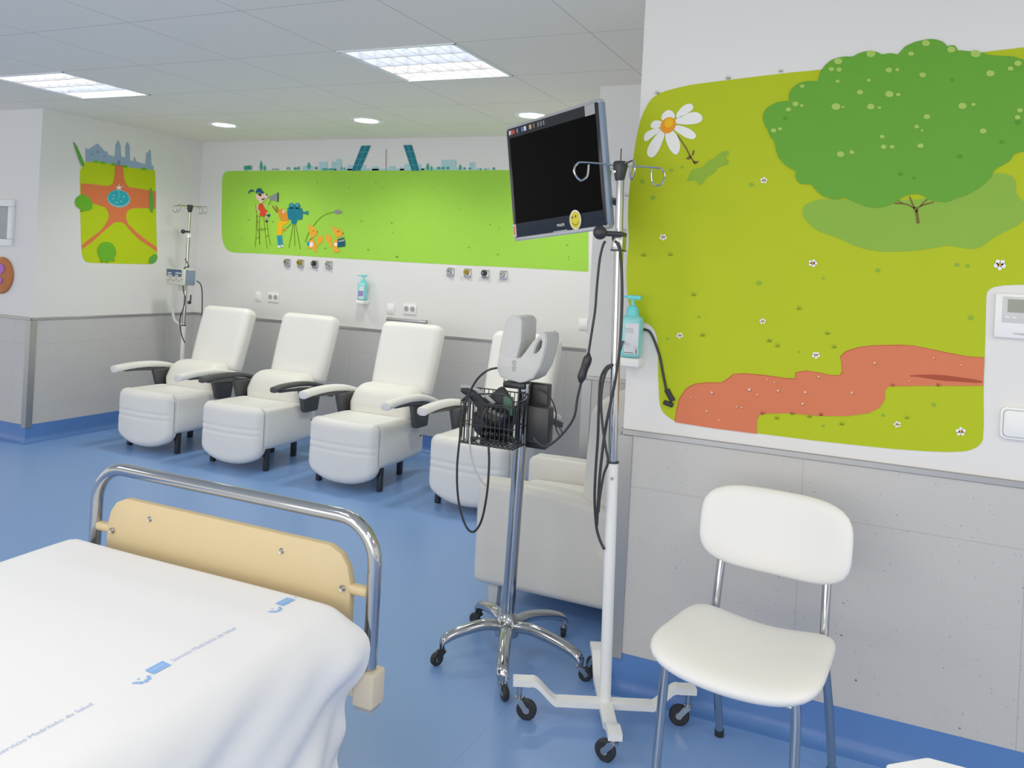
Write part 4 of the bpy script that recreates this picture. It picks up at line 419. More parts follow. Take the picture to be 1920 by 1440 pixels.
('painted_grass_tuft',[('grass_ink',3,[(-0.878,1.598),(-0.875,1.598),(-0.884,1.607)]),('grass_ink',3,[(-0.875,1.598),(-0.872,1.598),(-0.878,1.615)]),('grass_ink',3,[(-0.872,1.598),(-0.869,1.598),(-0.869,1.613)]),('grass_ink',3,[(-0.868,1.598),(-0.865,1.598),(-0.861,1.61)])]),
]),
('left','L',[
('painted_lawn',[('lime_left_paint',1,[(4.439,2.098),(4.558,2.104),(4.68,2.106),(4.806,2.103),(4.92,2.104),(5.021,2.11),(5.076,2.11),(5.085,2.105),(5.091,2.097),(5.093,2.086),(5.103,1.992),(5.118,1.815),(5.134,1.642),(5.15,1.475),(5.158,1.383),(5.157,1.366),(5.154,1.353),(5.147,1.344),(5.137,1.336),(5.124,1.328),(5.109,1.323),(5.091,1.32),(5.008,1.318),(4.863,1.317),(4.723,1.316),(4.589,1.316),(4.516,1.316),(4.501,1.318),(4.488,1.321),(4.476,1.326),(4.465,1.334),(4.456,1.346),(4.446,1.368),(4.438,1.401),(4.425,1.506),(4.41,1.683),(4.397,1.852),(4.386,2.014)])]),
('painted_castle',[('castle_paint',2,[(4.429,2.089),(4.423,2.196),(4.441,2.183),(4.458,2.191),(4.492,2.216),(4.526,2.242),(4.601,2.186),(4.613,2.2),(4.627,2.169),(4.689,2.162),(4.689,2.252),(4.704,2.281),(4.712,2.298),(4.723,2.284),(4.737,2.259),(4.749,2.171),(4.787,2.171),(4.781,2.261),(4.792,2.284),(4.8,2.299),(4.811,2.287),(4.824,2.268),(4.835,2.154),(4.868,2.15),(4.87,2.177),(4.876,2.189),(4.883,2.179),(4.892,2.153),(4.988,2.142),(4.989,2.238),(5.011,2.241),(5.014,2.264),(5.034,2.267),(5.05,2.141),(5.073,2.139),(5.072,2.106),(4.872,2.096),(4.619,2.1)]),('castle_dark_paint',3,[(4.543,2.178),(4.542,2.172),(4.538,2.167),(4.533,2.165),(4.527,2.165),(4.523,2.169),(4.521,2.174),(4.523,2.18),(4.526,2.185),(4.531,2.187),(4.537,2.187),(4.541,2.183)]),('castle_dark_paint',3,[(4.715,2.097),(4.713,2.128),(4.728,2.143),(4.741,2.13),(4.743,2.098)]),('castle_dark_paint',3,[(4.491,2.149),(4.49,2.145),(4.488,2.142),(4.485,2.14),(4.481,2.141),(4.478,2.143),(4.477,2.147),(4.478,2.151),(4.48,2.155),(4.484,2.156),(4.487,2.156),(4.49,2.153)]),('castle_dark_paint',3,[(4.599,2.149),(4.598,2.145),(4.596,2.142),(4.592,2.14),(4.588,2.14),(4.585,2.143),(4.584,2.147),(4.585,2.151),(4.588,2.155),(4.591,2.156),(4.595,2.156),(4.598,2.153)])]),
('painted_path',[('path_left_paint',2,[(4.693,2.099),(4.771,2.102),(4.78,2.041),(4.787,1.999),(4.809,1.959),(4.843,1.936),(4.975,1.934),(5.109,1.931),(5.119,1.787),(4.998,1.782),(4.893,1.771),(4.854,1.759),(4.836,1.741),(4.825,1.713),(4.827,1.686),(4.849,1.639),(4.931,1.58),(5.029,1.525),(5.15,1.464),(5.154,1.427),(5.045,1.481),(4.962,1.521),(4.892,1.572),(4.851,1.607),(4.824,1.632),(4.797,1.647),(4.771,1.65),(4.746,1.648),(4.715,1.641),(4.697,1.629),(4.651,1.589),(4.604,1.549),(4.536,1.488),(4.441,1.417),(4.436,1.448),(4.489,1.491),(4.58,1.558),(4.614,1.592),(4.636,1.625),(4.658,1.663),(4.663,1.69),(4.657,1.716),(4.641,1.74),(4.622,1.755),(4.591,1.762),(4.507,1.776),(4.408,1.782),(4.399,1.918),(4.51,1.923),(4.618,1.923),(4.654,1.929),(4.678,1.944),(4.689,1.966),(4.695,2.01)])]),
('painted_fountain',[('fountain_rim_paint',3,[(4.854,1.832),(4.848,1.814),(4.835,1.797),(4.816,1.783),(4.792,1.772),(4.766,1.766),(4.737,1.764),(4.71,1.768),(4.685,1.775),(4.664,1.787),(4.649,1.802),(4.64,1.819),(4.639,1.837),(4.644,1.855),(4.656,1.871),(4.674,1.885),(4.697,1.896),(4.724,1.903),(4.752,1.905),(4.779,1.902),(4.805,1.895),(4.827,1.883),(4.843,1.868),(4.852,1.851)]),('fountain_paint',4,[(4.842,1.839),(4.837,1.822),(4.825,1.808),(4.808,1.795),(4.786,1.786),(4.761,1.78),(4.735,1.779),(4.71,1.782),(4.687,1.789),(4.668,1.799),(4.654,1.812),(4.646,1.827),(4.644,1.843),(4.649,1.858),(4.66,1.873),(4.677,1.885),(4.698,1.895),(4.722,1.901),(4.748,1.902),(4.773,1.9),(4.797,1.893),(4.817,1.883),(4.831,1.87),(4.84,1.855)]),('white_paint',5,[(4.737,1.956),(4.745,1.93),(4.776,1.938),(4.75,1.92),(4.768,1.905),(4.741,1.913),(4.715,1.897),(4.729,1.918),(4.704,1.926),(4.734,1.929)]),('white_paint',5,[(4.697,1.83),(4.695,1.827),(4.69,1.826),(4.686,1.827),(4.686,1.83),(4.689,1.832),(4.695,1.832)]),('white_paint',5,[(4.797,1.856),(4.794,1.853),(4.789,1.852),(4.785,1.853),(4.784,1.856),(4.789,1.858),(4.794,1.858)]),('white_paint',5,[(4.73,1.801),(4.728,1.799),(4.723,1.798),(4.719,1.799),(4.718,1.802),(4.723,1.804),(4.728,1.804)]),('white_paint',5,[(4.774,1.816),(4.771,1.813),(4.766,1.812),(4.762,1.813),(4.761,1.816),(4.766,1.818),(4.771,1.818)]),('white_paint',5,[(4.702,1.857),(4.7,1.854),(4.694,1.853),(4.69,1.854),(4.69,1.857),(4.694,1.859),(4.699,1.859)]),('fountain_rim_paint',5,[(4.737,1.908),(4.743,1.866),(4.74,1.829),(4.745,1.829),(4.748,1.867),(4.742,1.909)])]),
('painted_bush',[('bush_paint',4,[(4.357,1.773),(4.358,1.786),(4.362,1.797),(4.368,1.806),(4.376,1.814),(4.386,1.822),(4.395,1.827),(4.405,1.831),(4.417,1.833),(4.429,1.833),(4.441,1.832),(4.452,1.83),(4.463,1.825),(4.475,1.816),(4.486,1.806),(4.495,1.796),(4.503,1.78),(4.508,1.76),(4.51,1.746),(4.508,1.738),(4.503,1.731),(4.496,1.726),(4.486,1.72),(4.473,1.716),(4.46,1.713),(4.447,1.712),(4.433,1.713),(4.419,1.717),(4.404,1.721),(4.39,1.726),(4.378,1.733),(4.37,1.741),(4.363,1.751),(4.359,1.761)])]),
('painted_bush',[('bush_paint',4,[(4.573,1.415),(4.574,1.431),(4.58,1.446),(4.59,1.46),(4.603,1.471),(4.619,1.479),(4.636,1.483),(4.654,1.485),(4.673,1.484),(4.691,1.48),(4.708,1.472),(4.723,1.459),(4.735,1.444),(4.743,1.428),(4.747,1.41),(4.748,1.391),(4.743,1.375),(4.734,1.36),(4.726,1.348),(4.717,1.34),(4.702,1.334),(4.678,1.33),(4.654,1.33),(4.63,1.332),(4.611,1.34),(4.596,1.354),(4.585,1.373),(4.577,1.396)])]),
('painted_bush',[('bush_dark_paint',4,[(5.07,1.34),(5.073,1.361),(5.082,1.377),(5.098,1.39),(5.114,1.399),(5.131,1.405),(5.144,1.405),(5.154,1.399),(5.159,1.388),(5.159,1.371),(5.155,1.357),(5.148,1.346),(5.135,1.335),(5.119,1.327),(5.1,1.324),(5.079,1.328)])]),
('painted_cypress',[('bush_dark_paint',4,[(4.317,2.22),(4.324,2.218),(4.333,2.21),(4.344,2.197),(4.357,2.179),(4.372,2.155),(4.388,2.129),(4.404,2.101),(4.414,2.082),(4.418,2.071),(4.418,2.06),(4.417,2.05),(4.41,2.047),(4.397,2.05),(4.386,2.062),(4.377,2.082),(4.366,2.103),(4.354,2.127),(4.343,2.151),(4.332,2.174),(4.323,2.195),(4.317,2.213)])]),
('painted_cypress',[('bush_dark_paint',4,[(5.057,1.958),(5.068,1.934),(5.078,1.9),(5.088,1.857),(5.093,1.821),(5.092,1.793),(5.088,1.77),(5.083,1.751),(5.074,1.748),(5.062,1.759),(5.053,1.781),(5.045,1.814),(5.041,1.847),(5.04,1.88),(5.043,1.915),(5.048,1.951)])]),
('painted_grass_tuft',[('grass_ink',3,[(4.655,1.321),(4.66,1.321),(4.645,1.336)]),('grass_ink',3,[(4.661,1.321),(4.667,1.321),(4.656,1.348)]),('grass_ink',3,[(4.667,1.321),(4.672,1.321),(4.672,1.345)]),('grass_ink',3,[(4.673,1.321),(4.678,1.322),(4.686,1.34)])]),
('painted_grass_tuft',[('grass_ink',3,[(4.407,1.7),(4.412,1.701),(4.397,1.714)]),('grass_ink',3,[(4.413,1.701),(4.418,1.701),(4.407,1.727)]),('grass_ink',3,[(4.418,1.701),(4.423,1.702),(4.422,1.724)]),('grass_ink',3,[(4.423,1.702),(4.428,1.702),(4.436,1.72)])]),
('painted_grass_tuft',[('grass_ink',3,[(4.716,1.333),(4.722,1.333),(4.705,1.348)]),('grass_ink',3,[(4.722,1.333),(4.728,1.334),(4.717,1.361)]),('grass_ink',3,[(4.728,1.334),(4.733,1.334),(4.733,1.357)]),('grass_ink',3,[(4.734,1.334),(4.739,1.334),(4.748,1.353)])]),
('painted_grass_tuft',[('grass_ink',3,[(4.606,1.322),(4.612,1.322),(4.596,1.337)]),('grass_ink',3,[(4.613,1.322),(4.618,1.322),(4.607,1.349)]),('grass_ink',3,[(4.618,1.322),(4.623,1.322),(4.623,1.345)]),('grass_ink',3,[(4.624,1.322),(4.629,1.322),(4.637,1.341)])]),
('painted_bush',[('bush_paint',3,[(4.548,2.1),(4.542,2.093),(4.526,2.089),(4.509,2.09),(4.498,2.096),(4.499,2.104),(4.511,2.11),(4.528,2.111),(4.543,2.108)])]),
('painted_bush',[('bush_paint',3,[(4.707,2.101),(4.7,2.094),(4.684,2.089),(4.666,2.09),(4.655,2.096),(4.655,2.104),(4.668,2.111),(4.686,2.112),(4.702,2.108)])]),
('painted_bush',[('bush_paint',3,[(4.816,2.098),(4.808,2.091),(4.791,2.086),(4.773,2.087),(4.761,2.094),(4.762,2.102),(4.775,2.108),(4.794,2.11),(4.81,2.106)])]),
('painted_bush',[('bush_paint',3,[(5.004,2.101),(4.996,2.093),(4.979,2.089),(4.959,2.09),(4.947,2.096),(4.948,2.104),(4.961,2.111),(4.981,2.113),(4.998,2.109)])]),
('painted_bush',[('bush_paint',3,[(4.609,2.1),(4.602,2.093),(4.586,2.089),(4.568,2.09),(4.557,2.096),(4.558,2.104),(4.57,2.11),(4.588,2.111),(4.603,2.108)])]),
]),
('back','B',[
('painted_meadow',[('green_paint',1,[(-5.401,2.051),(-5.403,2.081),(-5.401,2.107),(-5.394,2.128),(-5.384,2.144),(-5.369,2.155),(-5.35,2.162),(-5.326,2.165),(-4.917,2.167),(-4.173,2.168),(-3.514,2.168),(-2.926,2.168),(-2.49,2.17),(-2.185,2.173),(-2.029,2.175),(-2.014,2.175),(-2.006,2.169),(-2.006,2.156),(-1.996,1.981),(-1.978,1.645),(-1.968,1.47),(-1.967,1.456),(-1.974,1.448),(-1.989,1.448),(-2.033,1.448),(-2.106,1.449),(-2.261,1.45),(-2.504,1.451),(-2.721,1.45),(-2.912,1.448),(-3.171,1.448),(-3.506,1.448),(-3.831,1.45),(-4.143,1.452),(-4.44,1.454),(-4.72,1.456),(-4.935,1.456),(-5.082,1.455),(-5.182,1.454),(-5.233,1.455),(-5.273,1.461),(-5.301,1.474),(-5.325,1.494),(-5.345,1.522),(-5.362,1.558),(-5.374,1.605),(-5.385,1.73),(-5.395,1.934)]),('grass_ink',3,[(-4.045,2.025),(-4.048,2.021),(-4.053,2.021),(-4.056,2.025),(-4.053,2.029),(-4.048,2.029)]),('grass_ink',3,[(-3.727,2.032),(-3.73,2.028),(-3.735,2.028),(-3.738,2.032),(-3.735,2.036),(-3.73,2.036)]),('grass_ink',3,[(-4.367,2.069),(-4.369,2.065),(-4.375,2.064),(-4.378,2.068),(-4.375,2.072),(-4.37,2.072)]),('grass_ink',3,[(-3.788,2.08),(-3.791,2.076),(-3.796,2.076),(-3.799,2.08),(-3.796,2.084),(-3.791,2.084)]),('grass_ink',3,[(-3.616,1.752),(-3.619,1.748),(-3.624,1.748),(-3.627,1.752),(-3.624,1.755),(-3.619,1.756)]),('grass_ink',3,[(-5.134,1.579),(-5.137,1.574),(-5.143,1.574),(-5.146,1.578),(-5.144,1.583),(-5.137,1.583)]),('grass_ink',3,[(-3.268,2.025),(-3.271,2.022),(-3.276,2.021),(-3.278,2.025),(-3.276,2.029),(-3.271,2.029)]),('grass_ink',3,[(-2.877,1.991),(-2.879,1.987),(-2.883,1.987),(-2.886,1.991),(-2.884,1.994),(-2.879,1.994)]),('grass_ink',3,[(-2.756,1.763),(-2.758,1.759),(-2.763,1.759),(-2.765,1.763),(-2.763,1.766),(-2.759,1.766)]),('grass_ink',3,[(-2.676,1.734),(-2.679,1.731),(-2.683,1.731),(-2.686,1.734),(-2.683,1.738),(-2.679,1.738)]),('grass_ink',3,[(-3.021,1.868),(-3.023,1.865),(-3.028,1.865),(-3.03,1.868),(-3.028,1.872),(-3.024,1.872)]),('grass_ink',3,[(-3.62,1.752),(-3.623,1.748),(-3.628,1.748),(-3.631,1.752),(-3.628,1.755),(-3.623,1.755)]),('grass_ink',3,[(-3.605,1.673),(-3.608,1.669),(-3.613,1.669),(-3.616,1.673),(-3.613,1.677),(-3.608,1.677)]),('grass_ink',3,[(-2.117,1.547),(-2.119,1.544),(-2.123,1.544),(-2.126,1.547),(-2.124,1.55),(-2.12,1.551)]),('grass_ink',3,[(-2.116,1.528),(-2.118,1.524),(-2.122,1.524),(-2.125,1.527),(-2.123,1.531),(-2.119,1.531)])]),
('painted_building',[('city_paint',2,[(-4.53,2.204),(-4.421,2.204),(-4.418,2.168),(-4.527,2.168)])]),
('painted_building',[('city_paint',3,[(-4.361,2.239),(-4.276,2.238),(-4.272,2.168),(-4.356,2.168)])]),
('painted_building',[('city_paint',2,[(-4.237,2.241),(-4.185,2.241),(-4.18,2.168),(-4.233,2.168)])]),
('painted_building',[('city_paint',3,[(-4.189,2.261),(-4.136,2.26),(-4.13,2.168),(-4.183,2.168)])]),
('painted_building',[('city_paint',2,[(-4.081,2.21),(-4.016,2.21),(-4.013,2.168),(-4.078,2.168)])]),
('painted_building',[('city_paint',3,[(-3.951,2.21),(-3.897,2.209),(-3.894,2.167),(-3.948,2.168)])]),
('painted_building',[('city_paint',2,[(-3.838,2.2),(-3.775,2.2),(-3.772,2.167),(-3.836,2.167)])]),
('painted_building',[('city_paint',3,[(-3.68,2.2),(-3.618,2.2),(-3.616,2.167),(-3.678,2.167)])]),
('painted_building',[('city_paint',2,[(-3.577,2.193),(-3.534,2.193),(-3.532,2.167),(-3.575,2.167)])]),
('painted_building',[('city_paint',3,[(-3.537,2.217),(-3.385,2.216),(-3.382,2.167),(-3.534,2.167)])]),
('painted_building',[('city_paint',2,[(-4.284,2.181),(-3.353,2.181),(-3.352,2.166),(-4.283,2.166)])]),
('painted_building',[('city_paint',3,[(-3.203,2.247),(-3.077,2.247),(-3.072,2.168),(-3.199,2.169)])]),
('painted_building',[('city_paint',2,[(-2.961,2.227),(-2.912,2.227),(-2.909,2.168),(-2.958,2.168)])]),
('painted_building',[('city_paint',3,[(-3.244,2.194),(-3.198,2.194),(-3.196,2.169),(-3.243,2.169)])]),
('painted_building',[('city_paint',2,[(-3.388,2.184),(-3.035,2.185),(-3.034,2.168),(-3.387,2.169)])]),
('painted_building',[('city_paint',3,[(-2.911,2.183),(-2.855,2.183),(-2.854,2.169),(-2.911,2.169)])]),
('painted_building',[('city_paint',2,[(-2.813,2.183),(-2.788,2.183),(-2.787,2.169),(-2.812,2.169)])]),
('painted_tower',[('tower_paint',4,[(-3.95,2.367),(-3.859,2.367),(-3.948,2.165),(-4.032,2.165)]),('tower_line_paint',5,[(-3.965,2.313),(-3.882,2.314),(-3.883,2.318),(-3.965,2.317)]),('tower_line_paint',5,[(-3.988,2.257),(-3.905,2.259),(-3.906,2.262),(-3.989,2.261)]),('tower_line_paint',5,[(-4.01,2.208),(-3.926,2.21),(-3.926,2.213),(-4.01,2.212)]),('tower_line_paint',5,[(-3.904,2.367),(-3.99,2.166),(-3.986,2.164),(-3.9,2.365)])]),
('painted_tower',[('tower_paint',4,[(-3.554,2.366),(-3.477,2.367),(-3.394,2.164),(-3.465,2.164)]),('tower_line_paint',5,[(-3.531,2.311),(-3.457,2.313),(-3.457,2.317),(-3.531,2.315)]),('tower_line_paint',5,[(-3.507,2.254),(-3.432,2.256),(-3.432,2.259),(-3.507,2.258)]),('tower_line_paint',5,[(-3.486,2.206),(-3.413,2.208),(-3.413,2.211),(-3.486,2.21)]),('tower_line_paint',5,[(-3.518,2.366),(-3.432,2.164),(-3.429,2.165),(-3.514,2.367)])]),
('painted_mast',[('mast_paint',4,[(-3.715,2.337),(-3.706,2.166),(-3.7,2.166),(-3.709,2.337)])]),
('painted_pine',[('pine_paint',4,[(-4.974,2.256),(-4.959,2.226),(-4.951,2.196),(-4.959,2.17),(-4.977,2.17),(-4.988,2.196),(-4.984,2.226)])]),
('painted_pine',[('pine_paint',4,[(-4.932,2.218),(-4.921,2.2),(-4.915,2.182),(-4.921,2.167),(-4.936,2.167),(-4.944,2.182),(-4.941,2.2)])]),
('painted_pine',[('pine_paint',4,[(-4.466,2.239),(-4.451,2.218),(-4.444,2.197),(-4.453,2.179),(-4.472,2.179),(-4.483,2.197),(-4.479,2.218)])]),
('painted_pine',[('pine_paint',4,[(-4.689,2.203),(-4.684,2.192),(-4.681,2.181),(-4.684,2.172),(-4.691,2.172),(-4.695,2.181),(-4.693,2.192)])]),
('painted_pine',[('pine_paint',4,[(-4.667,2.203),(-4.661,2.192),(-4.658,2.181),(-4.661,2.172),(-4.668,2.172),(-4.672,2.181),(-4.671,2.192)])]),
('painted_pine',[('pine_paint',4,[(-4.133,2.204),(-4.126,2.192),(-4.123,2.18),(-4.127,2.17),(-4.135,2.17),(-4.14,2.18),(-4.138,2.192)])]),
('painted_pine',[('pine_paint',4,[(-4.105,2.197),(-4.099,2.187),(-4.096,2.178),(-4.1,2.17),(-4.107,2.17),(-4.112,2.178),(-4.11,2.187)])]),
('painted_pine',[('pine_paint',4,[(-3.325,2.227),(-3.313,2.207),(-3.307,2.186),(-3.314,2.169),(-3.33,2.169),(-3.339,2.186),(-3.335,2.207)])]),
('painted_pine',[('pine_paint',4,[(-3.289,2.205),(-3.281,2.192),(-3.278,2.178),(-3.282,2.167),(-3.292,2.167),(-3.297,2.178),(-3.295,2.192)])]),
('painted_pine',[('pine_paint',4,[(-3.039,2.215),(-3.028,2.199),(-3.023,2.184),(-3.029,2.17),(-3.043,2.17),(-3.05,2.184),(-3.047,2.199)])]),
('painted_bush',[('pine_paint',4,[(-5.105,2.19),(-5.11,2.177),(-5.124,2.169),(-5.143,2.169),(-5.158,2.177),(-5.165,2.19),(-5.16,2.203),(-5.145,2.211),(-5.127,2.211),(-5.112,2.203)])]),
('painted_bush',[('pine_paint',4,[(-5.068,2.192),(-5.072,2.18),(-5.084,2.172),(-5.099,2.172),(-5.112,2.18),(-5.118,2.193),(-5.114,2.205),(-5.102,2.213),(-5.087,2.213),(-5.074,2.205)])]),
('painted_bush',[('pine_paint',4,[(-4.829,2.178),(-4.83,2.174),(-4.836,2.172),(-4.842,2.172),(-4.848,2.175),(-4.85,2.178),(-4.848,2.181),(-4.843,2.183),(-4.836,2.183),(-4.831,2.181)])]),
('painted_bush',[('pine_paint',4,[(-4.801,2.178),(-4.803,2.174),(-4.808,2.172),(-4.815,2.172),(-4.82,2.174),(-4.823,2.178),(-4.821,2.181),(-4.816,2.183),(-4.809,2.183),(-4.803,2.181)])]),
('painted_bush',[('pine_paint',4,[(-4.775,2.178),(-4.777,2.174),(-4.782,2.172),(-4.788,2.172),(-4.794,2.174),(-4.796,2.178),(-4.795,2.181),(-4.789,2.183),(-4.783,2.183),(-4.777,2.181)])]),
('painted_bush',[('pine_paint',4,[(-4.58,2.183),(-4.584,2.176),(-4.594,2.171),(-4.607,2.171),(-4.618,2.176),(-4.622,2.183),(-4.619,2.19),(-4.609,2.195),(-4.596,2.195),(-4.585,2.19)])]),
('painted_bush',[('pine_paint',4,[(-4.555,2.187),(-4.557,2.178),(-4.562,2.172),(-4.569,2.172),(-4.575,2.178),(-4.578,2.187),(-4.577,2.196),(-4.571,2.201),(-4.564,2.201),(-4.558,2.195)])]),
('painted_bush',[('pine_paint',4,[(-4.37,2.186),(-4.373,2.179),(-4.381,2.174),(-4.393,2.174),(-4.402,2.179),(-4.406,2.186),(-4.403,2.194),(-4.394,2.199),(-4.383,2.199),(-4.373,2.194)])]),
('painted_bush',[('pine_paint',4,[(-4.257,2.177),(-4.263,2.172),(-4.282,2.169),(-4.306,2.169),(-4.325,2.172),(-4.333,2.177),(-4.326,2.182),(-4.307,2.185),(-4.283,2.185),(-4.264,2.182)])]),
('painted_bush',[('pine_paint',4,[(-4.19,2.177),(-4.197,2.172),(-4.215,2.169),(-4.239,2.169),(-4.258,2.172),(-4.266,2.177),(-4.259,2.182),(-4.24,2.185),(-4.216,2.185),(-4.197,2.182)])]),
('painted_bush',[('pine_paint',4,[(-3.207,2.184),(-3.21,2.177),(-3.218,2.173),(-3.228,2.173),(-3.237,2.177),(-3.241,2.184),(-3.238,2.191),(-3.23,2.196),(-3.219,2.195),(-3.211,2.191)])]),
('painted_bush',[('pine_paint',4,[(-3.167,2.184),(-3.17,2.177),(-3.178,2.173),(-3.188,2.173),(-3.197,2.178),(-3.2,2.184),(-3.198,2.191),(-3.189,2.195),(-3.179,2.195),(-3.171,2.191)])]),
('painted_bush',[('pine_paint',4,[(-3.128,2.185),(-3.131,2.178),(-3.138,2.173),(-3.148,2.173),(-3.156,2.178),(-3.159,2.185),(-3.157,2.192),(-3.149,2.196),(-3.14,2.196),(-3.132,2.192)])]),
('painted_bush',[('pine_paint',4,[(-2.987,2.181),(-2.989,2.176),(-2.995,2.172),(-3.003,2.172),(-3.009,2.176),(-3.012,2.181),(-3.01,2.187),(-3.004,2.19),(-2.996,2.19),(-2.99,2.187)])]),
('painted_bush',[('pine_paint',4,[(-2.941,2.18),(-2.943,2.175),(-2.949,2.172),(-2.957,2.172),(-2.964,2.175),(-2.967,2.18),(-2.965,2.185),(-2.958,2.188),(-2.95,2.188),(-2.943,2.185)])]),
('painted_bush',[('pine_paint',4,[(-2.851,2.176),(-2.853,2.171),(-2.858,2.169),(-2.864,2.169),(-2.869,2.171),(-2.872,2.176),(-2.87,2.18),(-2.865,2.183),(-2.858,2.183),(-2.853,2.18)])]),
('painted_bush',[('pine_paint',4,[(-2.814,2.175),(-2.816,2.171),(-2.82,2.168),(-2.825,2.168),(-2.829,2.171),(-2.831,2.175),(-2.83,2.179),(-2.826,2.182),(-2.821,2.182),(-2.816,2.179)])]),
('painted_bush',[('pine_paint',4,[(-2.741,2.18),(-2.743,2.174),(-2.748,2.17),(-2.756,2.17),(-2.762,2.174),(-2.765,2.18),(-2.763,2.186),(-2.757,2.189),(-2.75,2.189),(-2.743,2.186)])]),
('painted_high_chair',[('stool_paint',3,[(-5.012,1.874),(-5.001,1.823),(-4.995,1.777),(-4.99,1.617),(-4.992,1.508),(-4.985,1.508),(-4.983,1.617),(-4.989,1.777),(-4.995,1.823),(-5.006,1.875)]),('stool_paint',3,[(-4.989,1.774),(-4.979,1.674),(-4.95,1.606),(-4.945,1.533),(-4.939,1.533),(-4.944,1.607),(-4.973,1.675),(-4.983,1.774)]),('stool_paint',3,[(-4.964,1.775),(-4.945,1.532),(-4.939,1.533),(-4.957,1.775)]),('stool_paint',3,[(-4.916,1.773),(-4.899,1.676),(-4.882,1.591),(-4.86,1.5),(-4.854,1.501),(-4.876,1.592),(-4.893,1.677),(-4.91,1.773)]),('stool_paint',3,[(-4.881,1.734),(-4.866,1.666),(-4.846,1.587),(-4.824,1.53),(-4.818,1.531),(-4.84,1.588),(-4.859,1.667),(-4.875,1.734)]),('stool_paint',3,[(-4.994,1.774),(-4.892,1.776),(-4.892,1.781),(-4.994,1.78)]),('stool_paint',3,[(-4.982,1.72),(-4.954,1.727),(-4.956,1.732),(-4.984,1.725)]),('stool_paint',3,[(-4.982,1.656),(-4.887,1.653),(-4.887,1.658),(-4.982,1.661)]),('stool_paint',3,[(-4.951,1.666),(-4.863,1.668),(-4.863,1.673),(-4.951,1.671)]),('stool_paint',3,[(-4.982,1.58),(-4.945,1.598),(-4.948,1.602),(-4.986,1.585)]),('stool_paint',3,[(-4.878,1.601),(-4.847,1.616),(-4.85,1.621),(-4.882,1.605)]),('stool_paint',3,[(-5.004,1.846),(-4.987,1.848),(-4.988,1.853),(-5.005,1.851)]),('stool_paint',3,[(-5,1.82),(-4.975,1.821),(-4.975,1.826),(-5,1.825)])]),
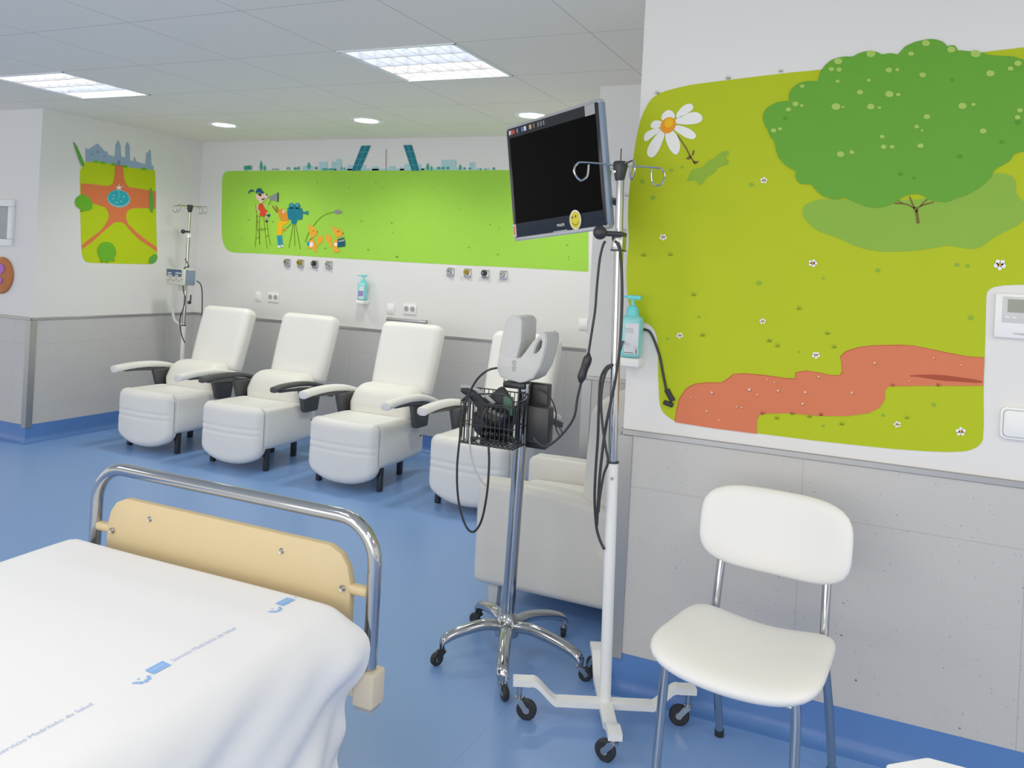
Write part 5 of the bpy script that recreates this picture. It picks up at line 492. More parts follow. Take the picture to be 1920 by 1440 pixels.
('painted_director',[('red_paint',5,[(-4.967,1.882),(-4.956,1.886),(-4.944,1.887),(-4.933,1.885),(-4.925,1.878),(-4.918,1.865),(-4.91,1.852),(-4.9,1.84),(-4.89,1.831),(-4.878,1.827),(-4.872,1.819),(-4.872,1.808),(-4.878,1.798),(-4.89,1.789),(-4.902,1.781),(-4.914,1.774),(-4.928,1.772),(-4.945,1.776),(-4.956,1.786),(-4.961,1.804),(-4.966,1.821),(-4.973,1.838),(-4.976,1.855),(-4.974,1.872)]),('skin_paint',5,[(-4.989,1.968),(-4.947,1.972),(-4.917,1.971),(-4.899,1.964),(-4.888,1.956),(-4.884,1.944),(-4.888,1.933),(-4.899,1.922),(-4.912,1.913),(-4.926,1.905),(-4.936,1.896),(-4.943,1.886),(-4.949,1.881),(-4.957,1.882),(-4.962,1.887),(-4.965,1.898),(-4.975,1.909),(-4.992,1.92),(-5.003,1.931),(-5.008,1.941),(-5.011,1.951),(-5.01,1.961)]),('skin_paint',6,[(-4.979,1.877),(-4.996,1.847),(-4.99,1.826),(-4.96,1.812),(-4.964,1.804),(-4.954,1.803),(-4.952,1.818),(-4.982,1.831),(-4.986,1.845),(-4.97,1.873)]),('skin_paint',6,[(-4.89,1.804),(-4.873,1.796),(-4.879,1.769),(-4.884,1.74),(-4.873,1.739),(-4.867,1.768),(-4.862,1.798),(-4.883,1.812)]),('skin_paint',4,[(-4.929,1.872),(-4.897,1.861),(-4.871,1.873),(-4.875,1.879),(-4.898,1.868),(-4.926,1.879)]),('navy_paint',6,[(-5.012,1.975),(-5.012,1.984),(-5.009,1.993),(-5.004,2.002),(-4.997,2.009),(-4.986,2.014),(-4.975,2.016),(-4.964,2.015),(-4.956,2.012),(-4.95,2.006),(-4.945,2),(-4.942,1.993),(-4.938,1.99),(-4.931,1.99),(-4.926,1.985),(-4.923,1.973),(-4.928,1.968),(-4.939,1.969),(-4.953,1.972),(-4.97,1.978),(-4.987,1.978),(-5.004,1.973)]),('navy_paint',6,[(-5.095,1.966),(-5.093,1.977),(-5.089,1.986),(-5.082,1.994),(-5.073,2),(-5.062,2.003),(-5.051,2.003),(-5.04,1.999),(-5.032,1.994),(-5.028,1.986),(-5.033,1.984),(-5.047,1.987),(-5.059,1.986),(-5.07,1.982),(-5.08,1.975),(-5.091,1.965)]),('black_paint',7,[(-4.999,1.966),(-4.952,1.971),(-4.943,1.952),(-4.965,1.946),(-4.977,1.958)]),('black_paint',7,[(-4.884,1.96),(-4.885,1.957),(-4.887,1.954),(-4.891,1.954),(-4.894,1.954),(-4.897,1.957),(-4.898,1.96),(-4.897,1.964),(-4.895,1.966),(-4.891,1.967),(-4.888,1.966),(-4.885,1.964)]),('black_paint',7,[(-4.945,1.925),(-4.923,1.926),(-4.906,1.938),(-4.912,1.919),(-4.937,1.912)]),('navy_paint',7,[(-4.838,1.785),(-4.84,1.779),(-4.847,1.774),(-4.857,1.772),(-4.867,1.774),(-4.874,1.778),(-4.877,1.784),(-4.875,1.79),(-4.868,1.795),(-4.858,1.797),(-4.849,1.796),(-4.841,1.791)]),('white_paint',6,[(-4.865,1.749),(-4.866,1.742),(-4.87,1.737),(-4.876,1.735),(-4.882,1.736),(-4.886,1.741),(-4.888,1.748),(-4.887,1.755),(-4.883,1.76),(-4.878,1.762),(-4.872,1.76),(-4.867,1.755)]),('black_paint',7,[(-4.856,1.735),(-4.858,1.731),(-4.865,1.728),(-4.874,1.727),(-4.883,1.728),(-4.89,1.73),(-4.893,1.734),(-4.891,1.738),(-4.884,1.74),(-4.875,1.742),(-4.865,1.741),(-4.858,1.738)])]),
('painted_megaphone',[('grey_paint',6,[(-4.872,1.942),(-4.772,1.979),(-4.767,1.901),(-4.847,1.918),(-4.87,1.931)]),('black_paint',7,[(-4.774,1.98),(-4.769,1.9),(-4.76,1.9),(-4.764,1.98)]),('stool_paint',5,[(-4.848,1.917),(-4.855,1.895),(-4.875,1.875),(-4.871,1.872),(-4.85,1.893),(-4.842,1.916)])]),
('painted_cameraman',[('brown_paint',4,[(-4.832,1.872),(-4.823,1.868),(-4.807,1.858),(-4.785,1.841),(-4.77,1.829),(-4.764,1.822),(-4.763,1.815),(-4.766,1.806),(-4.776,1.809),(-4.793,1.825),(-4.811,1.843),(-4.828,1.864)]),('brown_paint',4,[(-4.793,1.873),(-4.781,1.867),(-4.77,1.857),(-4.76,1.843),(-4.758,1.834),(-4.763,1.829),(-4.77,1.833),(-4.778,1.844),(-4.786,1.856),(-4.795,1.87)]),('fox_paint',5,[(-4.762,1.825),(-4.755,1.832),(-4.747,1.838),(-4.737,1.842),(-4.724,1.843),(-4.71,1.843),(-4.697,1.839),(-4.686,1.832),(-4.675,1.823),(-4.664,1.812),(-4.653,1.798),(-4.643,1.782),(-4.639,1.769),(-4.64,1.761),(-4.646,1.754),(-4.656,1.748),(-4.67,1.744),(-4.688,1.744),(-4.703,1.744),(-4.718,1.746),(-4.729,1.75),(-4.736,1.757),(-4.743,1.768),(-4.75,1.785),(-4.756,1.801),(-4.762,1.815)]),('white_paint',6,[(-4.684,1.82),(-4.685,1.814),(-4.69,1.809),(-4.697,1.807),(-4.704,1.808),(-4.71,1.813),(-4.712,1.82),(-4.71,1.827),(-4.706,1.832),(-4.699,1.834),(-4.692,1.832),(-4.686,1.827)]),('black_paint',7,[(-4.687,1.819),(-4.688,1.816),(-4.69,1.814),(-4.692,1.813),(-4.695,1.814),(-4.697,1.816),(-4.698,1.818),(-4.698,1.821),(-4.696,1.823),(-4.693,1.824),(-4.69,1.823),(-4.688,1.821)]),('yellow_paint',4,[(-4.745,1.742),(-4.722,1.739),(-4.699,1.739),(-4.678,1.74),(-4.659,1.742),(-4.641,1.746),(-4.637,1.743),(-4.647,1.731),(-4.661,1.721),(-4.678,1.712),(-4.693,1.704),(-4.705,1.697),(-4.709,1.685),(-4.705,1.668),(-4.704,1.649),(-4.705,1.629),(-4.722,1.619),(-4.754,1.62),(-4.768,1.633),(-4.764,1.657),(-4.762,1.68),(-4.76,1.703),(-4.759,1.722),(-4.757,1.736)]),('fox_paint',5,[(-4.704,1.669),(-4.694,1.676),(-4.682,1.679),(-4.67,1.678),(-4.664,1.672),(-4.664,1.661),(-4.667,1.657),(-4.673,1.66),(-4.681,1.66),(-4.69,1.658),(-4.698,1.659),(-4.705,1.663)]),('yellow_paint',5,[(-4.721,1.642),(-4.7,1.651),(-4.69,1.658),(-4.699,1.668),(-4.709,1.662),(-4.729,1.653)]),('jeans_paint',5,[(-4.759,1.616),(-4.705,1.617),(-4.691,1.535),(-4.714,1.531),(-4.722,1.58),(-4.725,1.53),(-4.742,1.53)]),('white_paint',6,[(-4.702,1.524),(-4.704,1.52),(-4.712,1.516),(-4.724,1.515),(-4.735,1.515),(-4.744,1.518),(-4.747,1.523),(-4.744,1.527),(-4.736,1.531),(-4.725,1.533),(-4.713,1.532),(-4.705,1.529)]),('white_paint',6,[(-4.681,1.53),(-4.684,1.526),(-4.69,1.523),(-4.699,1.521),(-4.708,1.522),(-4.715,1.524),(-4.718,1.528),(-4.716,1.532),(-4.709,1.536),(-4.7,1.537),(-4.691,1.536),(-4.684,1.534)])]),
('painted_film_camera',[('teal_paint',6,[(-4.663,1.843),(-4.662,1.85),(-4.658,1.854),(-4.651,1.856),(-4.614,1.856),(-4.548,1.855),(-4.512,1.852),(-4.507,1.846),(-4.503,1.825),(-4.5,1.789),(-4.5,1.768),(-4.503,1.762),(-4.51,1.758),(-4.52,1.756),(-4.553,1.755),(-4.609,1.754),(-4.641,1.757),(-4.648,1.762),(-4.655,1.784),(-4.661,1.821)]),('teal_paint',6,[(-4.589,1.871),(-4.592,1.858),(-4.602,1.848),(-4.617,1.845),(-4.632,1.848),(-4.644,1.857),(-4.649,1.87),(-4.646,1.883),(-4.635,1.893),(-4.62,1.896),(-4.605,1.893),(-4.594,1.884)]),('teal_paint',6,[(-4.529,1.871),(-4.532,1.858),(-4.542,1.848),(-4.557,1.845),(-4.572,1.848),(-4.584,1.857),(-4.589,1.87),(-4.585,1.883),(-4.575,1.892),(-4.561,1.896),(-4.545,1.893),(-4.534,1.883)]),('teal_light_paint',7,[(-4.604,1.878),(-4.606,1.871),(-4.611,1.866),(-4.618,1.864),(-4.626,1.866),(-4.632,1.871),(-4.635,1.877),(-4.633,1.884),(-4.628,1.889),(-4.62,1.891),(-4.612,1.889),(-4.606,1.885)]),('teal_light_paint',7,[(-4.544,1.877),(-4.546,1.871),(-4.551,1.865),(-4.558,1.864),(-4.566,1.865),(-4.572,1.87),(-4.574,1.877),(-4.573,1.883),(-4.568,1.889),(-4.56,1.89),(-4.552,1.889),(-4.546,1.884)]),('teal_paint',5,[(-4.504,1.824),(-4.478,1.823),(-4.45,1.832),(-4.443,1.828),(-4.441,1.801),(-4.449,1.798),(-4.477,1.805),(-4.503,1.809)]),('teal_light_paint',7,[(-4.447,1.816),(-4.448,1.811),(-4.45,1.807),(-4.452,1.806),(-4.455,1.807),(-4.457,1.81),(-4.458,1.815),(-4.458,1.82),(-4.456,1.824),(-4.454,1.825),(-4.451,1.824),(-4.449,1.821)]),('teal_paint',5,[(-4.62,1.756),(-4.556,1.758),(-4.555,1.734),(-4.568,1.718),(-4.6,1.717),(-4.615,1.732)]),('stool_paint',4,[(-4.599,1.719),(-4.613,1.612),(-4.63,1.519),(-4.623,1.518),(-4.607,1.611),(-4.593,1.718)]),('stool_paint',4,[(-4.588,1.719),(-4.577,1.613),(-4.569,1.535),(-4.563,1.535),(-4.571,1.613),(-4.581,1.719)]),('stool_paint',4,[(-4.573,1.719),(-4.54,1.614),(-4.509,1.509),(-4.503,1.51),(-4.534,1.615),(-4.567,1.72)]),('black_paint',6,[(-4.614,1.724),(-4.642,1.699),(-4.669,1.68),(-4.665,1.677),(-4.638,1.696),(-4.61,1.721)])]),
('painted_microphone',[('stool_paint',4,[(-4.457,1.571),(-4.441,1.616),(-4.422,1.656),(-4.428,1.657),(-4.447,1.618),(-4.463,1.572)]),('stool_paint',4,[(-4.386,1.705),(-4.348,1.745),(-4.303,1.785),(-4.252,1.81),(-4.177,1.825),(-4.178,1.83),(-4.254,1.815),(-4.307,1.788),(-4.353,1.749),(-4.391,1.708)]),('grey_paint',6,[(-4.103,1.828),(-4.106,1.822),(-4.115,1.817),(-4.127,1.814),(-4.143,1.812),(-4.158,1.814),(-4.171,1.817),(-4.18,1.823),(-4.183,1.829),(-4.18,1.835),(-4.171,1.84),(-4.159,1.843),(-4.143,1.844),(-4.128,1.843),(-4.115,1.839),(-4.106,1.834)])]),
('painted_squirrel',[('squirrel_paint',5,[(-4.434,1.697),(-4.443,1.718),(-4.443,1.725),(-4.434,1.718),(-4.428,1.71),(-4.423,1.7),(-4.42,1.704),(-4.418,1.72),(-4.414,1.721),(-4.408,1.708),(-4.402,1.701),(-4.395,1.701),(-4.385,1.697),(-4.373,1.69),(-4.359,1.68),(-4.344,1.668),(-4.337,1.658),(-4.338,1.649),(-4.345,1.639),(-4.359,1.626),(-4.372,1.617),(-4.386,1.611),(-4.398,1.615),(-4.409,1.628),(-4.418,1.648),(-4.426,1.674)]),('squirrel_paint',5,[(-4.407,1.604),(-4.39,1.609),(-4.376,1.601),(-4.364,1.581),(-4.355,1.562),(-4.351,1.546),(-4.347,1.532),(-4.344,1.521),(-4.338,1.512),(-4.331,1.504),(-4.335,1.498),(-4.35,1.493),(-4.361,1.497),(-4.369,1.509),(-4.378,1.517),(-4.391,1.522),(-4.404,1.522),(-4.417,1.516),(-4.427,1.515),(-4.435,1.518),(-4.434,1.522),(-4.423,1.529),(-4.421,1.541),(-4.427,1.559),(-4.427,1.576),(-4.419,1.593)]),('squirrel_paint',4,[(-4.347,1.545),(-4.338,1.566),(-4.337,1.585),(-4.343,1.603),(-4.339,1.617),(-4.323,1.628),(-4.308,1.63),(-4.292,1.623),(-4.283,1.613),(-4.28,1.601),(-4.281,1.589),(-4.288,1.576),(-4.298,1.569),(-4.311,1.566),(-4.323,1.556),(-4.332,1.536),(-4.341,1.529),(-4.348,1.533)]),('white_paint',6,[(-4.375,1.554),(-4.377,1.544),(-4.383,1.536),(-4.393,1.533),(-4.402,1.535),(-4.41,1.542),(-4.413,1.553),(-4.411,1.563),(-4.405,1.571),(-4.395,1.575),(-4.386,1.572),(-4.378,1.565)]),('jeans_paint',6,[(-4.412,1.56),(-4.413,1.55),(-4.417,1.543),(-4.423,1.54),(-4.43,1.542),(-4.435,1.549),(-4.438,1.559),(-4.436,1.569),(-4.432,1.577),(-4.426,1.58),(-4.419,1.577),(-4.414,1.57)]),('black_paint',7,[(-4.374,1.666),(-4.375,1.664),(-4.376,1.663),(-4.379,1.662),(-4.381,1.663),(-4.383,1.664),(-4.384,1.666),(-4.383,1.668),(-4.381,1.669),(-4.379,1.67),(-4.377,1.67),(-4.375,1.668)]),('black_paint',7,[(-4.336,1.661),(-4.336,1.659),(-4.338,1.657),(-4.341,1.656),(-4.344,1.657),(-4.346,1.658),(-4.346,1.661),(-4.346,1.663),(-4.344,1.665),(-4.341,1.665),(-4.339,1.665),(-4.337,1.663)]),('black_paint',7,[(-4.412,1.584),(-4.4,1.597),(-4.381,1.605),(-4.383,1.609),(-4.404,1.601),(-4.417,1.586)])]),
('painted_squirrel',[('squirrel_paint',5,[(-4.19,1.692),(-4.204,1.711),(-4.205,1.716),(-4.195,1.708),(-4.187,1.707),(-4.181,1.713),(-4.176,1.711),(-4.171,1.701),(-4.164,1.696),(-4.154,1.697),(-4.14,1.696),(-4.122,1.692),(-4.104,1.682),(-4.087,1.665),(-4.084,1.649),(-4.094,1.635),(-4.108,1.626),(-4.128,1.62),(-4.144,1.623),(-4.158,1.634),(-4.17,1.651),(-4.179,1.672)]),('squirrel_paint',5,[(-4.16,1.608),(-4.143,1.611),(-4.132,1.598),(-4.125,1.571),(-4.125,1.551),(-4.132,1.54),(-4.126,1.529),(-4.107,1.517),(-4.105,1.508),(-4.119,1.502),(-4.136,1.499),(-4.156,1.498),(-4.168,1.503),(-4.173,1.514),(-4.174,1.526),(-4.171,1.54),(-4.169,1.562),(-4.168,1.592)]),('squirrel_paint',4,[(-4.255,1.628),(-4.247,1.637),(-4.236,1.642),(-4.222,1.642),(-4.212,1.638),(-4.205,1.629),(-4.199,1.615),(-4.197,1.597),(-4.189,1.576),(-4.178,1.553),(-4.18,1.54),(-4.194,1.538),(-4.207,1.544),(-4.216,1.559),(-4.228,1.573),(-4.242,1.585),(-4.252,1.599),(-4.257,1.615)]),('white_paint',6,[(-4.133,1.565),(-4.135,1.557),(-4.14,1.551),(-4.148,1.549),(-4.156,1.551),(-4.162,1.556),(-4.165,1.563),(-4.163,1.571),(-4.158,1.577),(-4.15,1.579),(-4.142,1.577),(-4.136,1.572)]),('black_paint',7,[(-4.131,1.67),(-4.131,1.667),(-4.133,1.666),(-4.136,1.665),(-4.138,1.666),(-4.141,1.667),(-4.141,1.669),(-4.141,1.672),(-4.139,1.673),(-4.136,1.674),(-4.134,1.673),(-4.132,1.672)]),('black_paint',7,[(-4.116,1.672),(-4.116,1.67),(-4.118,1.669),(-4.121,1.668),(-4.123,1.668),(-4.125,1.67),(-4.126,1.672),(-4.126,1.674),(-4.124,1.676),(-4.121,1.677),(-4.119,1.676),(-4.117,1.675)]),('black_paint',7,[(-4.077,1.656),(-4.078,1.654),(-4.08,1.652),(-4.082,1.651),(-4.085,1.652),(-4.087,1.653),(-4.088,1.656),(-4.087,1.658),(-4.085,1.66),(-4.083,1.661),(-4.08,1.66),(-4.078,1.659)])]),
('painted_clapperboard',[('teal_dark_paint',6,[(-4.133,1.597),(-4.059,1.605),(-4.055,1.551),(-4.128,1.541)]),('teal_dark_paint',6,[(-4.135,1.604),(-4.067,1.625),(-4.063,1.616),(-4.129,1.596)]),('white_paint',7,[(-4.122,1.592),(-4.067,1.599),(-4.067,1.594),(-4.122,1.587)])]),
('painted_grass_tuft',[('grass_ink',3,[(-3.567,1.482),(-3.563,1.482),(-3.574,1.492)]),('grass_ink',3,[(-3.563,1.482),(-3.559,1.482),(-3.567,1.5)]),('grass_ink',3,[(-3.559,1.482),(-3.555,1.482),(-3.555,1.498)]),('grass_ink',3,[(-3.555,1.482),(-3.551,1.482),(-3.545,1.495)])]),
('painted_grass_tuft',[('grass_ink',3,[(-4.819,1.726),(-4.814,1.726),(-4.827,1.737)]),('grass_ink',3,[(-4.814,1.726),(-4.809,1.726),(-4.818,1.746)]),('grass_ink',3,[(-4.809,1.726),(-4.805,1.726),(-4.806,1.743)]),('grass_ink',3,[(-4.805,1.726),(-4.801,1.726),(-4.794,1.74)])]),
('painted_grass_tuft',[('grass_ink',3,[(-5.087,1.739),(-5.082,1.739),(-5.096,1.75)]),('grass_ink',3,[(-5.082,1.739),(-5.077,1.739),(-5.086,1.759)]),('grass_ink',3,[(-5.077,1.739),(-5.073,1.739),(-5.073,1.756)]),('grass_ink',3,[(-5.072,1.739),(-5.068,1.739),(-5.061,1.753)])]),
('painted_grass_tuft',[('grass_ink',3,[(-3.92,1.753),(-3.916,1.753),(-3.927,1.764)]),('grass_ink',3,[(-3.915,1.753),(-3.912,1.753),(-3.92,1.772)]),('grass_ink',3,[(-3.912,1.753),(-3.908,1.753),(-3.908,1.769)]),('grass_ink',3,[(-3.907,1.753),(-3.903,1.754),(-3.897,1.766)])]),
('painted_grass_tuft',[('grass_ink',3,[(-4.261,1.521),(-4.257,1.521),(-4.269,1.531)]),('grass_ink',3,[(-4.257,1.521),(-4.253,1.521),(-4.261,1.54)]),('grass_ink',3,[(-4.253,1.521),(-4.249,1.521),(-4.249,1.538)]),('grass_ink',3,[(-4.248,1.521),(-4.244,1.521),(-4.238,1.534)])]),
('painted_grass_tuft',[('grass_ink',3,[(-3.841,1.528),(-3.838,1.528),(-3.849,1.538)]),('grass_ink',3,[(-3.837,1.528),(-3.833,1.528),(-3.841,1.547)]),('grass_ink',3,[(-3.833,1.528),(-3.829,1.528),(-3.83,1.544)]),('grass_ink',3,[(-3.829,1.528),(-3.825,1.529),(-3.819,1.541)])]),
('painted_grass_tuft',[('grass_ink',3,[(-3.566,1.482),(-3.562,1.482),(-3.573,1.492)]),('grass_ink',3,[(-3.562,1.482),(-3.558,1.482),(-3.565,1.5)]),('grass_ink',3,[(-3.558,1.482),(-3.554,1.482),(-3.554,1.498)]),('grass_ink',3,[(-3.554,1.482),(-3.55,1.482),(-3.544,1.495)])]),
('painted_grass_tuft',[('grass_ink',3,[(-2.691,1.536),(-2.687,1.536),(-2.697,1.545)]),('grass_ink',3,[(-2.687,1.536),(-2.683,1.536),(-2.69,1.553)]),('grass_ink',3,[(-2.683,1.536),(-2.68,1.536),(-2.68,1.551)]),('grass_ink',3,[(-2.68,1.536),(-2.677,1.536),(-2.671,1.548)])]),
('painted_grass_tuft',[('grass_ink',3,[(-2.935,1.58),(-2.932,1.58),(-2.942,1.59)]),('grass_ink',3,[(-2.932,1.58),(-2.928,1.58),(-2.935,1.598)]),('grass_ink',3,[(-2.928,1.58),(-2.925,1.58),(-2.925,1.595)]),('grass_ink',3,[(-2.924,1.58),(-2.921,1.581),(-2.916,1.593)])]),
('painted_grass_tuft',[('grass_ink',3,[(-2.144,1.626),(-2.141,1.626),(-2.15,1.635)]),('grass_ink',3,[(-2.14,1.626),(-2.137,1.626),(-2.143,1.643)]),('grass_ink',3,[(-2.137,1.626),(-2.134,1.626),(-2.134,1.64)]),('grass_ink',3,[(-2.134,1.626),(-2.131,1.626),(-2.126,1.638)])]),
]),
]

# ------------------------------------------------------------------ setting
CH = 2.421
bm = M(); bmesh.ops.create_grid(bm, x_segments=1, y_segments=1, size=0.5)
for v in bm.verts: v.co = Vector((-2.5 + v.co.x * 13, 1.3 + v.co.y * 8.8, 0))
struct(done(bm, 'floor', FLOOR, smooth=False))
# ceiling of square tiles, open where the two louvre lights sit
bm = M()
HOLES = {(-1, -1), (-5, -1)}
for i in range(-12, 10):
    for j in range(-11, 3):
        if (i, j) in HOLES: continue
        x0, y0 = -1.8 + 0.63 * i, 3.832 + 0.63 * j
        vs = [bm.verts.new(p) for p in ((x0, y0, CH), (x0, y0 + 0.63, CH), (x0 + 0.63, y0 + 0.63, CH), (x0 + 0.63, y0, CH))]
        bm.faces.new(vs)
struct(done(bm, 'ceiling', CEIL, smooth=False))
def block(name, x0, x1, y0, y1, mats, z1=CH + 0.06):
    bm = M(); add_box(bm, ((x0 + x1) / 2, (y0 + y1) / 2, z1 / 2), (x1 - x0, y1 - y0, z1))
    return struct(done(bm, name, mats, smooth=False))
block('wall_back', -9.0, 4.0, 5.6, 5.72, WALL)
block('wall_left', -9.0, -5.65, 4.06, 5.6, WALL)
block('wall_column', -1.445, -0.84, 4.15, 5.6, WALL)
block('wall_right', -0.84, 4.0, 2.845, 4.15, WALL)
DADO = 0.895; BASE = 0.13
def panels(name, segs):
    """dado sheets: segs = [(x0,y0,x1,y1)] with the room on the left-hand side of the direction of travel reversed"""
    bm = M()
    for (x0, y0, x1, y1, nx, ny) in segs:
        t = 0.006
        add_box(bm, ((x0 + x1) / 2 + nx * t / 2, (y0 + y1) / 2 + ny * t / 2, (DADO + BASE) / 2),
                (abs(x1 - x0) + t * abs(nx), abs(y1 - y0) + t * abs(ny), DADO - BASE))
    return struct(done(bm, name, PANEL, smooth=False))
SEG = {'back': [(-5.65, 5.6, -1.445, 5.6, 0, -1)], 'left': [(-5.65, 4.06, -5.65, 5.6, 1, 0)], 'front_left': [(-9.0, 4.06, -5.65, 4.06, 0, -1)],
       'column': [(-1.445, 4.15, -0.84, 4.15, 0, -1)], 'right': [(-0.84, 2.845, 4.0, 2.845, 0, -1)], 'column_return': [(-1.445, 4.15, -1.445, 5.6, -1, 0)],
       'right_return': [(-0.84, 2.845, -0.84, 4.15, -1, 0)]}
k = 1
for key, segs in SEG.items():
    panels('wall_panel_' + key, segs)
    x0, y0, x1, y1, nx, ny = segs[0]
    # metal cap strip
    bm = M(); t = 0.012
    add_box(bm, ((x0 + x1) / 2 + nx * t / 2, (y0 + y1) / 2 + ny * t / 2, DADO + 0.002), (abs(x1 - x0) + t * abs(nx), abs(y1 - y0) + t * abs(ny), 0.02), 0.002, 1)
    struct(done(bm, 'trim_%d' % k, ALU)); k += 1
    # coved skirting
    bm = M()
    prof = [(0.0, 0.0), (0.05, 0.0), (0.05, 0.001), (0.034, 0.004), (0.020, 0.012), (0.011, 0.024), (0.007, 0.042), (0.006, BASE - 0.002), (0.004, BASE), (0.0, BASE)]
    L = []
    tx, ty = (1, 0) if ny else (0, 1)
    e0 = 0 if key in ('back', 'front_left') else -1          # mitred at the outer corners
    e1 = 1 if key == 'front_left' else 0
    for (xx, yy, e) in ((x0, y0, e0), (x1, y1, e1)):
        L.append([bm.verts.new((xx + nx * d + tx * e * d, yy + ny * d + ty * e * d, z)) for d, z in prof])
    for i in range(len(prof) - 1): bm.faces.new([L[0][i], L[0][i + 1], L[1][i + 1], L[1][i]])
    struct(done(bm, 'baseboard_' + key, SKIRT))
# corner guards below the rail
for (cx, cy, sx, sy) in ((-5.65, 4.06, -1, 1), (-0.84, 2.845, 1, 1), (-1.445, 4.15, 1, 1)):
    bm = M(); w = 0.036; z0 = BASE - 0.02
    outx, outy = -sx, -sy
    hz = (DADO - 0.01 - z0); zc = z0 + hz / 2
    add_box(bm, (cx + sx * w / 2 + outx * 0.004, cy + outy * 0.009, zc), (w + 0.012, 0.006, hz))
    add_box(bm, (cx + outx * 0.009, cy + sy * w / 2 + outy * 0.004, zc), (0.006, w + 0.012, hz))
    struct(done(bm, 'trim_%d' % k, ALU, smooth=False)); k += 1

# ------------------------------------------------------------------ murals
LABELS = {'right': ('big painted wall mural of meadow, green tree, daisy and red path beside the chair', 'wall_mural'),
          'left': ('small painted wall mural of park paths, fountain and blue castle on the left wall', 'wall_mural'),
          'back': ('long painted wall mural of a green meadow with city skyline behind the recliners', 'wall_mural')}
for key, wall, parts in MURALS:
    base = {'R': (0.1, 2.845, 1.0), 'L': (-5.65, 4.75, 1.3), 'B': (-3.7, 5.6, 1.4)}[wall]
    root = thing('wall_mural', LABELS[key][0], 'mural', base)
    def pos(u, z, l):
        d = 0.0012 * l
        w = {'R': (u, 2.845 - d, z), 'B': (u, 5.6 - d, z), 'L': (-5.65 + d, u, z)}[wall]
        return Vector(w) - Vector(base)
    for pname, shapes in parts:
        names = []
        bm = M()
        for mname, layer, poly in shapes:
            if mname not in names: names.append(mname)
            pp = []
            for p in poly:
                if not pp or (abs(p[0] - pp[-1][0]) + abs(p[1] - pp[-1][1])) > 1e-4: pp.append(p)
            if len(pp) > 2 and pp[0] == pp[-1]: pp.pop()
            if len(pp) < 3: continue
            f = bm.faces.new([bm.verts.new(pos(u, z, layer)) for u, z in pp])
            f.material_index = names.index(mname)
        bm.normal_update()
        want = {'R': Vector((0, -1, 0)), 'B': Vector((0, -1, 0)), 'L': Vector((1, 0, 0))}[wall]
        for f in bm.faces:
            if f.normal.dot(want) < 0: f.normal_flip()
        bmesh.ops.triangulate(bm, faces=[f for f in bm.faces if len(f.verts) > 4], ngon_method='EAR_CLIP')
        me = bpy.data.meshes.new(pname); bm.to_mesh(me); bm.free()
        for n in names: me.materials.append(PAINT[n])
        o = bpy.data.objects.new(pname, me); COL.objects.link(o); o.parent = root

# ------------------------------------------------------------------ ceiling lights
def louver_light(x0, y0, label, glows):
    root = thing('louver_ceiling_light', label, 'ceiling light', (x0 + 0.315, y0 + 0.315, CH), group='square louvre ceiling lights')
    s = 0.307
    bm = M()
    for (cx, cy, sx, sy) in ((0, s, 2 * s + 0.016, 0.016), (0, -s, 2 * s + 0.016, 0.016), (s, 0, 0.016, 2 * s), (-s, 0, 0.016, 2 * s)):
        add_box(bm, (cx, cy, 0.03), (sx, sy, 0.07))
    add_box(bm, (0, 0, 0.085), (2 * s + 0.016, 2 * s + 0.016, 0.012))
    done(bm, 'housing', REFL, root, smooth=False)
    for q in range(4):
        yc = -s + (q + 0.5) * 2 * s / 4
        bm = M(); add_cyl(bm, (-s + 0.02, yc, 0.05), (s - 0.02, yc, 0.05), 0.013, n=12)
        done(bm, 'tube', glows[q], root)
        bm = M()
        # long V-shaped side reflectors of this row
        for sg in (-1, 1):
            e = yc + sg * s / 4
            add_prism(bm, [(e, 0.0), (e - sg * 0.004, 0.0), (e - sg * 0.03, 0.072), (e, 0.072)], 0, -s + 0.01, s - 0.01)
        done(bm, 'side_reflector', BLADE, root, smooth=False)
        bm = M()
        for i in range(8):
            xc = -s + 0.012 + i * (2 * s - 0.024) / 7
            prof = [(xc - 0.002, 0.0), (xc + 0.002, 0.0), (xc + 0.006, 0.016), (xc + 0.014, 0.032), (xc + 0.026, 0.045), (xc - 0.026, 0.045), (xc - 0.014, 0.032), (xc - 0.006, 0.016)]
            add_prism(bm, prof, 1, yc - s / 4 + 0.006, yc + s / 4 - 0.006)
        done(bm, 'louver_blade', REFL, root, smooth=False)['kind'] = 'stuff'
    return root
louver_light(-2.43, 3.202, 'square louvre ceiling light nearer the television, four glowing rows', [GLOWC, GLOWC, GLOW, GLOW])
louver_light(-4.95, 3.202, 'square louvre ceiling light at the left edge of the photo', [GLOW, GLOW, GLOWC, GLOW])
dl = None
for x, lab in ((-4.68, 'round ceiling downlight above the leftmost recliner'), (-3.385, 'round ceiling downlight over the gap between second and third recliners'),
               (-2.13, 'round ceiling downlight half hidden by the television')):
    if dl is None:
        dl = thing('downlight', lab, 'ceiling light', (x, 4.84, CH), group='round ceiling downlights')
        bm = M(); add_lathe(bm, [(0.098, 0.0), (0.118, 0.0), (0.12, -0.004), (0.112, -0.009), (0.098, -0.006)], n=36); done(bm, 'trim_ring', WHITEP, dl)
        bm = M(); add_lathe(bm, [(0.0, -0.010), (0.06, -0.009), (0.099, -0.004)], n=36); done(bm, 'diffuser', GLOWD, dl)
    else:
        d = copy_tree(dl); d.location = (x, 4.84, CH); d['label'] = lab

